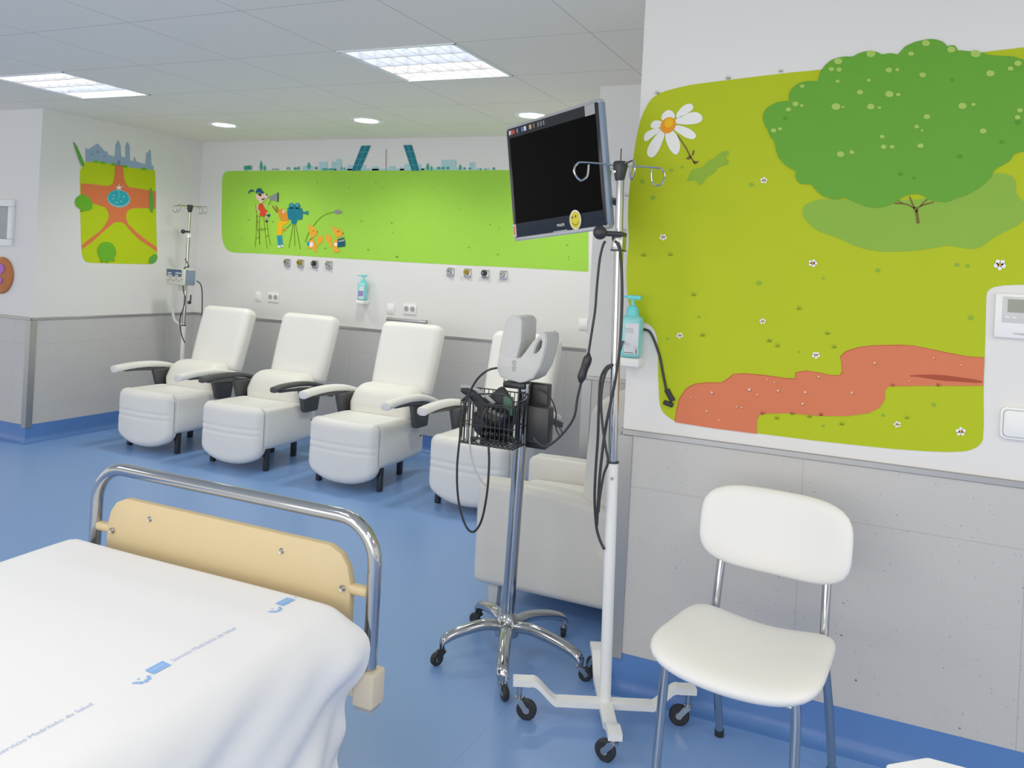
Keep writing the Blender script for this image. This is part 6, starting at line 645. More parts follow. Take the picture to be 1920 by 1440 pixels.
# ------------------------------------------------------------------ recliners
def foot_fn(p):
    x, y, z = p
    # rounded lower edge in front view, slight bulge, two stitched grooves
    if z < 0: z = z - (-z / 0.19) * 0.0 + 0.075 * (abs(x) / 0.26) ** 2.4 * min(1, -z / 0.15)
    g = 0.0
    for zz in (0.052, 0.012):
        g += 0.006 * math.exp(-((z - zz) / 0.007) ** 2)
    if y < -0.02: y += g
    if y < 0: y -= 0.02 * (1 - (x / 0.26) ** 2) - 0.012
    return (x, y, z)
def make_recliner(label, arm_left, arm_right, at):
    root = thing('recliner', label, 'armchair', at, group='white recliners along the back wall')
    # local frame: x across, y=0 at the front feet, +y towards the wall
    bm = M(); cushion(bm, (0, -0.055, 0.235), (0.515, 0.115, 0.395), 0.05, (0.0, 0.012, 0.0), (10, 2, 36), foot_fn); done(bm, 'leg_rest', VINYL, root, angle=180)
    def side_fn(p):
        x, y, z = p
        if y > 0: z = z - 0.055 * (y / 0.26) ** 2 if z > 0 else z + 0.01 * (y / 0.26)
        return (x, y, z)
    for sx in (-1, 1):
        bm = M(); cushion(bm, (sx * 0.215, 0.225, 0.283), (0.085, 0.56, 0.285), 0.04, (0.012, 0.0, 0.0), (3, 10, 6), side_fn); done(bm, 'side_panel', VINYL, root, angle=180)
    def seat_fn(p):
        x, y, z = p
        return (x, y, z - 0.05 * max(0, y + 0.1) - 0.01 * (1 - (x / 0.24) ** 2))
    bm = M(); cushion(bm, (0, 0.22, 0.375), (0.46, 0.60, 0.105), 0.045, (0, 0, 0.012), (8, 10, 3), seat_fn); done(bm, 'seat', VINYL, root, angle=180)
    # lumbar cushion bulging under the back
    def lum_fn(p):
        x, y, z = p
        if y < 0: y -= 0.018 * max(0, 1 - (z / 0.13) ** 2) - 0.012 * (x / 0.25) ** 2
        if z > 0: y += 0.28 * z
        return (x * (1 - 0.10 * max(0, z) / 0.12), y, z)
    bm = M(); cushion(bm, (0, 0.405, 0.475), (0.505, 0.20, 0.26), 0.07, (0, 0.0, 0.0), (8, 4, 6), lum_fn); done(bm, 'lumbar_cushion', CREAMV, root, angle=180)
    rot = Matrix.Rotation(R(-16), 3, 'X')
    def back_fn(p):
        x, y, z = p
        if y < 0: y += 0.018 * (1 - (x / 0.23) ** 2) * max(0, 1 - (z / 0.26) ** 4) - 0.006
        return (x * (1.0 + 0.02 * z / 0.25), y, z)
    bm = M(); cushion(bm, (0, 0.655, 0.755), (0.475, 0.135, 0.53), 0.055, (0.006, 0.012, 0), (8, 4, 12), back_fn, rot); done(bm, 'backrest', VINYL, root, angle=180)
    for sx, bare in ((-1, arm_left), (1, arm_right)):
        x = sx * 0.315
        bm = M()
        # black bracket rising from the seat side, with the arm bar on it
        add_prism(bm, [(0.30, 0.36), (0.44, 0.36), (0.47, 0.53), (0.24, 0.53)], 0, x - 0.022 - sx * 0.02, x + 0.022 - sx * 0.02, 0.012, 3)
        add_prism(bm, [(-0.01, 0.546), (0.10, 0.548), (0.24, 0.545), (0.38, 0.53), (0.52, 0.495), (0.60, 0.47), (0.58, 0.44), (0.45, 0.485), (0.28, 0.52), (0.10, 0.532), (0.0, 0.535)], 0, x - 0.02, x + 0.02, 0.005, 2)
        done(bm, 'arm_support', ARMBLACK, root)
        bm = M()
        th = 0.046 if not bare else 0.034
        pts = [(x, -0.095 if not bare else -0.05, 0.557), (x, -0.07 if not bare else -0.03, 0.562), (x, 0.05, 0.572), (x, 0.2, 0.573), (x, 0.33, 0.562), (x, 0.45, 0.535), (x, 0.55, 0.50)]
        P = spline(pts, 5); rings = []
        m = len(P)
        for i, p in enumerate(P):
            u = i / (m - 1)
            e = min(1, math.sqrt(max(0.0, 1 - (1 - min(u / 0.08, 1)) ** 2)) + 0.12) * min(1, math.sqrt(max(0.0, 1 - (1 - min((1 - u) / 0.06, 1)) ** 2)) + 0.3)
            w = (0.034 if not bare else 0.030) * e * (1.05 - 0.2 * u)
            hh = th * 0.5 * (e * 0.6 + 0.4) * (1.1 - 0.15 * u)
            ring = []
            for kk in range(16):
                a = 2 * PI * kk / 16; ca, sa = math.cos(a), math.sin(a)
                ring.append(bm.verts.new((p.x + w * math.copysign(abs(ca) ** 0.7, ca), p.y, p.z + hh * math.copysign(abs(sa) ** 0.7, sa))))
            rings.append(ring)
        for a, b in zip(rings, rings[1:]):
            for kk in range(16):
                j = (kk + 1) % 16; bm.faces.new([a[kk], a[j], b[j], b[kk]])
        bm.faces.new(rings[0][::-1]); bm.faces.new(rings[-1])
        pad = done(bm, 'armrest', ARMBLACK if bare else VINYL, root, angle=70)
        pad['label'] = 'bare dark plastic armrest' if bare else 'white padded armrest'
        if not bare:
            bm = M(); add_box(bm, (x, 0.115, 0.541), (0.036, 0.23, 0.012), 0.003); done(bm, 'arm_slide', BLACKP, pad)
    for sx in (-1, 1):
        bm = M(); add_box(bm, (sx * 0.235, 0.015, 0.075), (0.03, 0.036, 0.15), 0.005); done(bm, 'leg', BLACKP, root)
        bm = M(); add_box(bm, (sx * 0.10, 0.46, 0.08), (0.03, 0.04, 0.16), 0.005); done(bm, 'leg', BLACKP, root)
    bm = M(); add_cyl(bm, (-0.235, 0.015, 0.10), (0.235, 0.015, 0.10), 0.009, n=12); done(bm, 'cross_bar', BLACKP, root)
    bm = M(); add_box(bm, (0, 0.23, 0.165), (0.36, 0.38, 0.05), 0.01); done(bm, 'seat_shade_box', BLACKP, root)  # dark box added to put shade under the seat
    # steel back frame between seat and back
    bm = M()
    for sx in (-1, 1): add_tube(bm, [(sx * 0.11, 0.45, 0.17), (sx * 0.11, 0.56, 0.36), (sx * 0.11, 0.72, 0.72)], 0.011, 8, smooth=4)
    add_tube(bm, [(-0.11, 0.56, 0.36), (0.11, 0.56, 0.36)], 0.011, 8, smooth=0)
    done(bm, 'back_frame', BLACKP, root)
    return root
make_recliner('white recliner leftmost of the row, in front of the drip stand', False, False, (-4.822, 4.445, 0))
make_recliner('white recliner with two bare dark plastic armrests, second from the left', True, True, (-4.008, 4.435, 0))
make_recliner('white recliner with padded white arms, third from the left, below the wall rail', False, False, (-3.112, 4.45, 0))
make_recliner('white recliner at the right end of the row, partly hidden by the wire basket', False, False, (-2.222, 4.45, 0))

# ------------------------------------------------------------------ tub armchair seen from the side
root = thing('armchair', 'white upholstered armchair turned sideways behind the two wheeled stands', 'armchair', (-1.22, 3.56, 0))
def arm_fn(p):
    x, y, z = p
    if z > 0: z -= 0.035 * max(0, 0.5 - (x + 0.33) / 0.66) * 0 - 0.0
    if z > 0: z -= 0.03 * ((x + 0.10) / 0.3) ** 2 * (1 if x > -0.1 else 0.25)
    return (x, y, z)
for sy in (-1, 1):
    bm = M(); cushion(bm, (-0.02, sy * 0.275, 0.315), (0.70, 0.13, 0.445), 0.035, (0, 0.006, 0), (12, 3, 10), arm_fn); done(bm, 'side_arm', GREYV, root, angle=180)
bm = M(); cushion(bm, (-0.05, 0, 0.36), (0.60, 0.44, 0.15), 0.05, (0, 0, 0.02), (8, 8, 3)); done(bm, 'seat', CREAMV, root, angle=180)
def bk_fn(p):
    x, y, z = p
    return (x + 0.05 * z, y, z - 0.03 * (y / 0.33) ** 2 * (z > 0))
bm = M(); cushion(bm, (0.205, 0, 0.66), (0.23, 0.60, 0.56), 0.075, (0.012, 0.006, 0.0), (4, 8, 10), bk_fn); done(bm, 'backrest', GREYV, root, angle=180)
bm = M(); add_box(bm, (0.0, 0, 0.20), (0.6, 0.42, 0.18), 0.01); done(bm, 'base', GREYV, root)
for sx in (-1, 1):
    for sy in (-1, 1):
        bm = M(); add_prism(bm, [(-0.026, 0.11), (0.026, 0.11), (0.018, 0.0), (-0.018, 0.0)], 1, -0.022, 0.022, 0.004, 2)
        done(bm, 'leg', GREYP, root, loc=(sx * 0.28, sy * 0.285, 0))

# ------------------------------------------------------------------ visitor chair
root = thing('visitor_chair', 'white padded visitor chair with chrome tube legs against the speckled right wall', 'chair', (-0.315, 2.33, 0), R(-7))
def seat2(p):
    x, y, z = p
    w = 1.0 + 0.06 * (-y / 0.21)
    zz = z + 0.035 * (x / 0.21) ** 2 - 0.018 * max(0, -y / 0.21 - 0.3) ** 1.5
    return (x * w, y, zz - 0.01)
def superround(p, hx, hy, k):
    # pull the corners of the plan in for a rounded outline
    x, y = p[0] / hx, p[1] / hy
    m = max(abs(x), abs(y)); d = math.hypot(x, y)
    if d < 1e-6: return p
    n = (abs(x) ** k + abs(y) ** k) ** (1 / k)
    s = m / n
    return Vector((p[0] * s, p[1] * s, p[2]))
bm = M(); pill(bm, (0, 0, 0.450), 0.215, 0.21, 0.027, 5.0, 9.0, seat2); done(bm, 'seat', VINYL, root, angle=180)
def back2(p):
    x, z, y = p
    return Vector((x, y - 0.05 * (x / 0.225) ** 2 + 0.03, z))
bm = M(); pill(bm, (0, 0.245, 0.71), 0.219, 0.122, 0.024, 3.6, 8.0, back2, Matrix.Rotation(R(-8), 3, 'X')); done(bm, 'backrest', VINYL, root, angle=180)
for sx in (-1, 1):
    bm = M(); add_tube(bm, [(sx * 0.165, -0.155, 0.43), (sx * 0.17, -0.16, 0.35), (sx * 0.175, -0.185, 0.012)], 0.0125, 14, smooth=5); lg = done(bm, 'front_leg', CHROME, root)
    bm = M(); add_cyl(bm, (sx * 0.175, -0.185, 0.0), (sx * 0.175, -0.185, 0.022), 0.0145, n=14); done(bm, 'foot_cap', RUBBER, lg)
    bm = M(); add_tube(bm, [(sx * 0.170, 0.375, 0.012), (sx * 0.166, 0.30, 0.22), (sx * 0.158, 0.225, 0.42), (sx * 0.155, 0.225, 0.50), (sx * 0.15, 0.265, 0.70)], 0.0125, 14, smooth=8); lg = done(bm, 'back_leg', CHROME, root)
    bm = M(); add_cyl(bm, (sx * 0.170, 0.375, 0.0), (sx * 0.170, 0.373, 0.022), 0.0145, n=14); done(bm, 'foot_cap', RUBBER, lg)
bm = M()
add_tube(bm, [(-0.165, -0.155, 0.418), (0.165, -0.155, 0.418)], 0.010, 10, smooth=0)
for sx in (-1, 1): add_tube(bm, [(sx * 0.162, -0.155, 0.415), (sx * 0.160, 0.215, 0.415)], 0.010, 10, smooth=0)
done(bm, 'seat_frame', CHROME, root)

# ------------------------------------------------------------------ bed
BX0, BX1, BY = -2.214, -1.188, 1.84
root = thing('hospital_bed', 'hospital bed with chrome footboard rail and beige board, bottom left', 'bed', ((BX0 + BX1) / 2, 0.9, 0))
ox, oy = (BX0 + BX1) / 2, 0.9
def bl(p): return (p[0] - ox, p[1] - oy, p[2])
rr = 0.11; zt = 0.772
path = [(BX0, BY, 0.33), (BX0, BY, 0.5), (BX0, BY, zt - rr)]
for i in range(1, 9):
    a = PI / 2 * i / 8; path.append((BX0 + rr - rr * math.cos(a), BY, zt - rr + rr * math.sin(a)))
for i in range(0, 9):
    a = PI / 2 * i / 8; path.append((BX1 - rr + rr * math.sin(a), BY, zt - rr + rr * math.cos(a)))
path += [(BX1, BY, 0.5), (BX1, BY, 0.33)]
bm = M(); add_tube(bm, [bl(p) for p in path], 0.0185, 20, smooth=0); fr = done(bm, 'footboard_rail', CHROME, root, angle=80)
bm = M()
px0, px1 = -2.152, -1.252
poly = [(px0, 0.43), (px1, 0.43), (px1, 0.60), (px1 - 0.012, 0.645), (px1 - 0.035, 0.675), (px1 - 0.075, 0.692), (px0 + 0.075, 0.692), (px0 + 0.035, 0.675), (px0 + 0.012, 0.645), (px0, 0.60)]
add_prism(bm, [(x - ox, z) for x, z in poly], 1, BY - 0.012 - oy, BY + 0.012 - oy, 0.005, 2); board = done(bm, 'footboard_panel', BEIGE, root)
for sx, x in ((1, px1), (-1, px0)):
    bm = M(); add_box(bm, (x + sx * 0.02 - ox, BY - oy, 0.588), (0.062, 0.03, 0.026), 0.01, 3); done(bm, 'mounting_lug', BEIGE, board)
for x, z in ((-1.975, 0.648), (-1.482, 0.646), (-2.125, 0.588), (-1.275, 0.588)):
    bm = M(); add_lathe(bm, [(0.0, 0.004), (0.0035, 0.004), (0.004, 0.001), (0.0075, 0.003), (0.009, 0.0)], (x - ox, BY - 0.012 - (0.004 if z < 0.6 else 0) - oy, z), 16, Matrix.Rotation(R(90), 3, 'X')); done(bm, 'screw', STEEL, board)
for sx, x in ((1, BX1), (-1, BX0)):
    bm = M()
    add_box(bm, (x - ox, BY - oy, 0.348), (0.062, 0.062, 0.092), 0.008, 3)
    add_box(bm, (x - ox, BY - oy, 0.30), (0.05, 0.05, 0.016), 0.004, 2, mi=1)
    done(bm, 'corner_bumper', [BEIGE2, GREYD], root)
bm = M()
add_box(bm, (-0.055, -0.06, 0.33), (0.82, 1.9, 0.05), 0.01); add_box(bm, (0, 0.925, 0.345), (0.97, 0.03, 0.04), 0.006)
done(bm, 'bed_base', BEIGE2, root)
for sx in (-1, 1):
    for sy in (-1, 1):
        bm = M(); add_box(bm, (sx * 0.36, sy * 0.6, 0.19), (0.05, 0.05, 0.26), 0.006); lg = done(bm, 'leg', BEIGE2, root)
        bm = M(); add_cyl(bm, (sx * 0.36 - 0.016, sy * 0.6, 0.05), (sx * 0.36 + 0.016, sy * 0.6, 0.05), 0.05, n=24, bev=0.006); done(bm, 'wheel', RUBBER, lg)
bm = M(); cushion(bm, (-0.055, -0.06, 0.44), (0.82, 1.78, 0.16), 0.06, n=(4, 6, 2)); done(bm, 'mattress', GREYV, root)

# sheet
SX0, SX1, SYF, SZ = -2.20, -1.287, 1.755, 0.568
def prof(d, r):
    if d <= 0: return d, 0.0
    if d < r * PI / 2: return r * math.sin(d / r), -(r - r * math.cos(d / r))
    return r, -r - (d - r * PI / 2)
def smooth(t): t = max(0, min(1, t)); return t * t * (3 - 2 * t)
def sheet_pt(s, t):
    """s = distance across from the middle, t = distance along (y before folding)"""
    mid = (SX0 + SX1) / 2
    hw = (SX1 - SX0) / 2
    if s >= 0: dx, sg = s - hw, 1
    else: dx, sg = -s - hw, -1
    rx = 0.085 if sg > 0 else 0.05
    ax, az = prof(dx, rx)
    dy = t - SYF
    by, bz = prof(dy, 0.03)
    hang = smooth(dx / 0.14)
    x = mid + sg * (hw + ax)
    y = SYF + by * (1 - hang) + dy * hang if dy > 0 else SYF + dy
    z = SZ + az + bz * (1 - hang)
    drop = -az
    if sg > 0 and drop > 0:
        k = smooth(drop / 0.12)
        # diagonal folds fanning from the foot corner
        ph = (t + 1.35 * drop)
        f = math.sin(ph * 15.0 + 0.6) * 0.6 + math.sin(ph * 27.0 + 2.1 * drop * 5) * 0.35
        x += k * (0.012 + 0.05 * drop + 0.023 * f * (0.35 + 1.2 * drop))
        x += 0.028 * smooth((dy + 0.16) / 0.16) * k * (1 - smooth((drop - 0.10) / 0.18)) - 0.062 * smooth((dy + 0.16) / 0.18) * smooth((drop - 0.13) / 0.12)
    z += 0.0045 * math.sin(3.1 * x + 2.2 * y) * math.sin(5.3 * y - 1.7 * x + 0.5) * (1 - hang)
    z -= 0.012 * smooth((dx + 0.12) / 0.14) * (1 - smooth(dx / 0.05)) * (0.5 + 0.5 * math.sin(9 * t + 1))
    return Vector((x, y, z))
hw = (SX1 - SX0) / 2
ss = [-hw - 0.30 + 0.30 * i / 12 for i in range(12)] + [-hw + 2 * hw * i / 26 for i in range(26)] + [hw + 0.16 * i / 14 for i in range(14)] + [hw + 0.16 + 0.36 * i / 22 for i in range(23)]
ts = [-0.1 + 1.65 * i / 70 for i in range(70)] + [1.55 + 0.255 * i / 26 for i in range(27)]
bm = M(); G = [[bm.verts.new(sheet_pt(s, t)) for t in ts] for s in ss]
for a, b in zip(G, G[1:]):
    for i in range(len(ts) - 1): bm.faces.new([a[i], b[i], b[i + 1], a[i + 1]])
sheet = done(bm, 'bed_sheet', SHEET, None, angle=180)
tag(sheet, 'white cotton sheet with light blue print draped over the bed', 'sheet')
MIDX = (SX0 + SX1) / 2
def on_sheet(x, y, lift=0.0015):
    p = sheet_pt(x - MIDX, y); p.z += lift; return p
def print_text(body, size, y0, x0, m, sx=1.0, name='printed_text'):
    return text_mesh(body, size, name, m, sheet, None, fn=lambda p: on_sheet(x0 - p.y, y0 + p.x), sx=sx)
def star(bm, cx, cy, r):
    pts = []
    for i in range(10):
        a = PI / 2 + PI * i / 5; q = r if i % 2 == 0 else r * 0.45
        pts.append(bm.verts.new(on_sheet(cx + q * math.cos(a), cy + q * math.sin(a))))
    bm.faces.new(pts)
PXC = -1.368
for yl in (0.90, 1.285, 1.69):
    bm = M()
    for dx, dy, r in ((0.004, -0.006, 0.006), (0.011, -0.001, 0.007), (0.014, 0.009, 0.0075), (0.011, 0.019, 0.007), (0.004, 0.024, 0.0055), (0.000, -0.010, 0.004), (-0.004, 0.006, 0.004)):
        star(bm, PXC + dx + 0.004, yl - 0.032 + dy, r)
    st = done(bm, 'printed_stars', PRINT, sheet, smooth=False)
    bm = M()
    vs = []
    for i in range(7): vs.append([bm.verts.new(on_sheet(PXC - 0.016 + 0.026 * j, yl + 0.004 + 0.046 * i / 6)) for j in range(2)])
    for a, b in zip(vs, vs[1:]): bm.faces.new([a[0], a[1], b[1], b[0]])
    done(bm, 'printed_block', PRINT, sheet, smooth=False)
    text_mesh('SaludMadrid', 0.0075, 'printed_text', MATS['paper_label'], sheet, None, fn=lambda p: on_sheet(PXC - p.y + 0.001, yl + 0.008 + p.x, 0.003), sx=0.85)
    if yl < 1.6: print_text('Servicio Madrileño de Salud', 0.0165, yl + 0.062, PXC + 0.004, PRINT2, 1.02)
    else: print_text('Servicio M', 0.0165, yl + 0.056, PXC + 0.004, PRINT2, 0.8)

# white covered corner at the bottom right of the photo
root = thing('covered_table', 'white cloth-covered surface just showing at the bottom right corner', 'table', (0.34, 1.12, 0))
bm = M()
poly = [(-0.325, -0.5), (-0.318, 0.245), (-0.262, 0.297), (-0.09, 0.296), (0.45, 0.27), (0.45, -0.5)]
add_prism(bm, poly, 2, 0.58, 0.75, 0.004, 2); done(bm, 'cloth_cover', SHEET, root)
for sx in (-0.22, 0.36):
    for sy in (-0.4, 0.2):
        bm = M(); add_cyl(bm, (sx, sy, 0), (sx, sy, 0.58), 0.018, n=14); done(bm, 'leg', STEEL, root)

# ------------------------------------------------------------------ wheeled stands
def caster(parent, x, y, ztop, dia, ang, wide=0.022, forkmat=None):
    """swivel caster: stem, fork, wheel; trails towards ang"""
    forkmat = forkmat or CHROME
    c, s = math.cos(ang), math.sin(ang); r = dia / 2; tr = r * 0.8
    wx, wy = x + c * tr, y + s * tr
    bm = M(); add_cyl(bm, (x, y, dia * 0.98), (x, y, ztop), 0.009, n=12)
    add_cyl(bm, (x, y, dia * 0.94), (x, y, dia * 1.05), 0.015, n=14)
    for sd in (-1, 1):
        ox_, oy_ = -s * sd * (wide / 2 + 0.003), c * sd * (wide / 2 + 0.003)
        t = bmesh.new()
        poly = [(-0.012, dia * 1.0), (0.013, dia * 1.0), (tr + r * 0.30, r * 1.05), (tr + r * 0.05, r * 0.72), (tr - r * 0.30, r * 1.0)]
        vs = []
        for q in (-0.001, 0.001):
            vs.append([bm.verts.new((x + ox_ + c * a - s * q, y + oy_ + s * a + c * q, z)) for a, z in poly])
        bm.faces.new(vs[0][::-1]); bm.faces.new(vs[1])
        for i in range(5):
            j = (i + 1) % 5; bm.faces.new([vs[0][i], vs[0][j], vs[1][j], vs[1][i]])
        t.free()
    fork = done(bm, 'caster', forkmat, parent)
    bm = M()
    a0 = Vector((wx + s * wide / 2, wy - c * wide / 2, r)); a1 = Vector((wx - s * wide / 2, wy + c * wide / 2, r))
    add_cyl(bm, a0, a1, r, n=26, bev=0.005)
    add_cyl(bm, a0 + (a0 - a1).normalized() * 0.001, a1 + (a1 - a0).normalized() * 0.001, r * 0.32, n=16, mi=1)
    done(bm, 'wheel', [RUBBER, GREYD], fork)
    return fork
def drip_crown(root, px, py, z, reach, ring, ang, n=4, wire=0.0035):
    bm = M(); add_lathe(bm, [(0.014, -0.045), (0.016, -0.04), (0.024, 0.0), (0.024, 0.012), (0.02, 0.018), (0.0, 0.018)], (px, py, z), 16); hub = done(bm, 'crown_hub', BLACKP, root)
    bm = M(); add_cyl(bm, (px - 0.026 * math.sin(0.42), py - 0.0245, z - 0.018), (px - 0.026 * math.sin(0.42), py - 0.0185, z - 0.018), 0.004, n=10); done(bm, 'screw', STEEL, hub)
    for i in range(n):
        a = ang + i * PI * 2 / n
        c, s = math.cos(a), math.sin(a)
        pts = [(0.015, 0.004), (reach * 0.45, 0.006), (reach - ring * 1.0, 0.006), (reach - ring * 0.3, 0.002), (reach + ring * 0.15, -ring * 0.7), (reach - ring * 0.15, -ring * 1.5), (reach - ring * 0.8, -ring * 1.95), (reach - ring * 1.45, -ring * 1.5), (reach - ring * 1.6, -ring * 0.7), (reach - ring * 1.62, 0.0)]
        bm = M(); add_tube(bm, [(px + c * d, py + s * d, z + h) for d, h in pts], wire, 8, smooth=5); done(bm, 'drip_hook', CHROME, root)

# television stand: white steel cross on four casters
TX, TY = -0.785, 2.612
root = thing('television_stand', 'white and chrome drip stand on four casters carrying the television', 'stand', (TX, TY, 0))
ax = math.atan2(0.125, 0.27)
def tdir(a, d): return (math.cos(a) * d, math.sin(a) * d)
def cross_arm(a, ln, rise):
    """flat bar that steps up near its tip"""
    pts = [(0.0, 0.062), (ln * 0.45, 0.062), (ln * 0.56, 0.066), (ln * 0.74, 0.062 + rise - 0.004), (ln * 0.84, 0.062 + rise), (ln, 0.062 + rise)]
    bm = M(); w, h = 0.021, 0.010
    P = spline([(p[0], 0, p[1]) for p in pts], 4); rings = []
    for p in P:
        ring = []
        for (yy, zz) in ((-w, -h), (w, -h), (w, h), (-w, h)):
            ring.append(bm.verts.new((math.cos(a) * p.x - math.sin(a) * yy, math.sin(a) * p.x + math.cos(a) * yy, p.z + zz)))
        rings.append(ring)
    for u, v in zip(rings, rings[1:]):
        for i in range(4):
            j = (i + 1) % 4; bm.faces.new([u[i], u[j], v[j], v[i]])
    bm.faces.new(rings[0][::-1]); bm.faces.new(rings[-1])
    bmesh.ops.bevel(bm, geom=[e for e in bm.edges if e.calc_face_angle(0) > R(60)], offset=0.003, segments=2, affect='EDGES')
    done(bm, 'base_arm', WHITEM, root)
for i, (a, ln, rise, ca) in enumerate(((ax, 0.29, 0.058, PI + 0.2), (ax + PI / 2, 0.31, 0.05, ax + 1.9), (ax + PI, 0.30, 0.058, 0.2), (ax - PI / 2, 0.25, 0.028, PI - 0.15))):
    cross_arm(a, ln, rise)
    x, y = tdir(a, ln - 0.022)
    caster(root, x, y, 0.062 + rise - 0.01, 0.066, ca)
bm = M(); add_cyl(bm, (0, 0, 0.05), (-0.016, 0, 0.836), 0.0185, n=20); add_cyl(bm, (-0.016, 0, 0.836), (-0.016, 0, 0.842), 0.0205, n=20, mi=1)
lt = done(bm, 'lower_tube', [WHITEM, BLACKP], root)
bm = M(); add_cyl(bm, (-0.0085, -0.019, 0.79), (-0.0085, -0.024, 0.79), 0.005, n=10); done(bm, 'screw', STEEL, lt)
bm = M(); add_cyl(bm, (-0.016, 0, 0.83), (-0.034, 0, 1.565), 0.0155, n=22); done(bm, 'pole', CHROME, root)
bm = M(); add_cyl(bm, (-0.034, 0, 1.55), (-0.041, 0, 1.80), 0.0125, n=20); done(bm, 'upper_pole', CHROME, root)
bm = M(); add_box(bm, (-0.034, 0, 1.548), (0.04, 0.044, 0.05), 0.006, 2); add_box(bm, (-0.034, 0, 1.523), (0.042, 0.046, 0.005), 0.001, 1, mi=1); done(bm, 'collar', [STEEL, BLACKP], root)
bm = M(); add_cyl(bm, (-0.020, -0.024, 1.575), (-0.070, -0.050, 1.575), 0.009, n=12); add_box(bm, (-0.034, -0.006, 1.575), (0.044, 0.05, 0.016), 0.005, 2)
bmesh.ops.create_uvsphere(bm, u_segments=18, v_segments=12, radius=0.023, matrix=Matrix.Translation((-0.080, -0.058, 1.577)))
done(bm, 'height_knob', BLACKP, root)
drip_crown(root, -0.042, 0.0, 1.795, 0.150, 0.027, 0.60)
bm = M(); add_cyl(bm, (-0.042, 0, 1.81), (-0.042, 0, 1.855), 0.002, n=8); done(bm, 'top_pin', BLACKP, root)

# television
TC = Vector((-1.113, 2.752, 1.788))
TRX = Vector((0.878, -0.471, 0.088)).normalized()
TN = Vector((-0.464, -0.881, -0.092)); TN = (TN - TRX * TN.dot(TRX)).normalized()
TUP = Vector((-0.121, -0.040, 0.992)); TUP = (TUP - TRX * TUP.dot(TRX)); TUP = (TUP - TN * TUP.dot(TN)).normalized()
tv = thing('television', 'black flat television with a smiley sticker, mounted on the drip stand', 'television')
tv.matrix_world = Matrix(((TRX.x, -TN.x, TUP.x, TC.x), (TRX.y, -TN.y, TUP.y, TC.y), (TRX.z, -TN.z, TUP.z, TC.z), (0, 0, 0, 1)))
tw, thh = 0.521, 0.434
def rrect(w, h, r, n=5):
    o = []
    for cx, cz, a0 in ((w / 2 - r, h / 2 - r, 0), (-w / 2 + r, h / 2 - r, 90), (-w / 2 + r, -h / 2 + r, 180), (w / 2 - r, -h / 2 + r, 270)):
        for i in range(n + 1):
            a = R(a0 + 90 * i / n); o.append((cx + r * math.cos(a), cz + r * math.sin(a)))
    return o
bm = M(); add_prism(bm, rrect(tw, thh, 0.016), 1, -0.002, 0.022, 0.006, 3); add_prism(bm, rrect(tw - 0.20, thh - 0.14, 0.03), 1, 0.022, 0.05, 0.006, 2); done(bm, 'casing', SILVER, tv)
bm = M(); add_prism(bm, rrect(tw - 0.016, thh - 0.022, 0.012), 1, -0.005, 0.001, 0.002, 2); bez = done(bm, 'bezel', BEZEL, tv)
bm = M(); add_box(bm, (0, -0.0052, 0.008), (0.468, 0.003, 0.322)); done(bm, 'screen', SCREEN, tv, smooth=False)
bm = M(); add_prism(bm, [(tw / 2 - 0.008, -0.0055), (tw / 2 + 0.003, 0.001), (tw / 2 + 0.003, 0.018), (tw / 2 - 0.006, 0.018)], 2, -thh / 2 + 0.012, thh / 2 - 0.014, 0.002, 2); done(bm, 'side_strip', BLUEGREY, tv)
bm = M(); add_box(bm, (0, -0.002, -thh / 2 + 0.006), (tw - 0.03, 0.012, 0.014), 0.003, 2); done(bm, 'lower_strip', SILVER, tv)
TXT = Matrix(((1, 0, 0, 0), (0, 0, -1, 0), (0, 1, 0, 0), (0, 0, 0, 1)))
text_mesh('PHILIPS', 0.014, 'brand_lettering', WHITEP, tv, Matrix.Translation((0.0, -0.0062, -0.187)) @ TXT, sx=0.9)
bm = M(); add_box(bm, (0.015, -0.006, -0.203), (0.075, 0.003, 0.004), 0.001); done(bm, 'button_strip', SILVER, tv)
for x, w, m in ((-0.225, 0.008, WHITEP), (-0.213, 0.012, REDM), (-0.200, 0.006, REDM), (-0.180, 0.010, INKG), (-0.150, 0.013, BLUEM), (-0.135, 0.012, LABELM), (-0.105, 0.012, mat('sticker_tan', '#c9a878', 0.5)), (-0.085, 0.010, mat('sticker_dark', '#6a5a48', 0.5)), (-0.06, 0.008, INKG), (-0.045, 0.008, INKG), (-0.03, 0.007, INKG)):
    bm = M(); add_box(bm, (x * 1.03, -0.0056, 0.190), (w, 0.0012, 0.016)); done(bm, 'feature_sticker', m, tv, smooth=False)
bm = M(); add_box(bm, (0.212, -0.0064, 0.186), (0.048, 0.0015, 0.036)); done(bm, 'grey_sticker', GREYD, tv, smooth=False)
bm = M(); add_box(bm, (-0.246, -0.006, -0.178), (0.018, 0.002, 0.046), 0.0); add_box(bm, (-0.246, -0.0075, -0.178), (0.010, 0.002, 0.034), 0.0, mi=1); done(bm, 'price_sticker', [LABELM, ORANGE], tv, smooth=False)
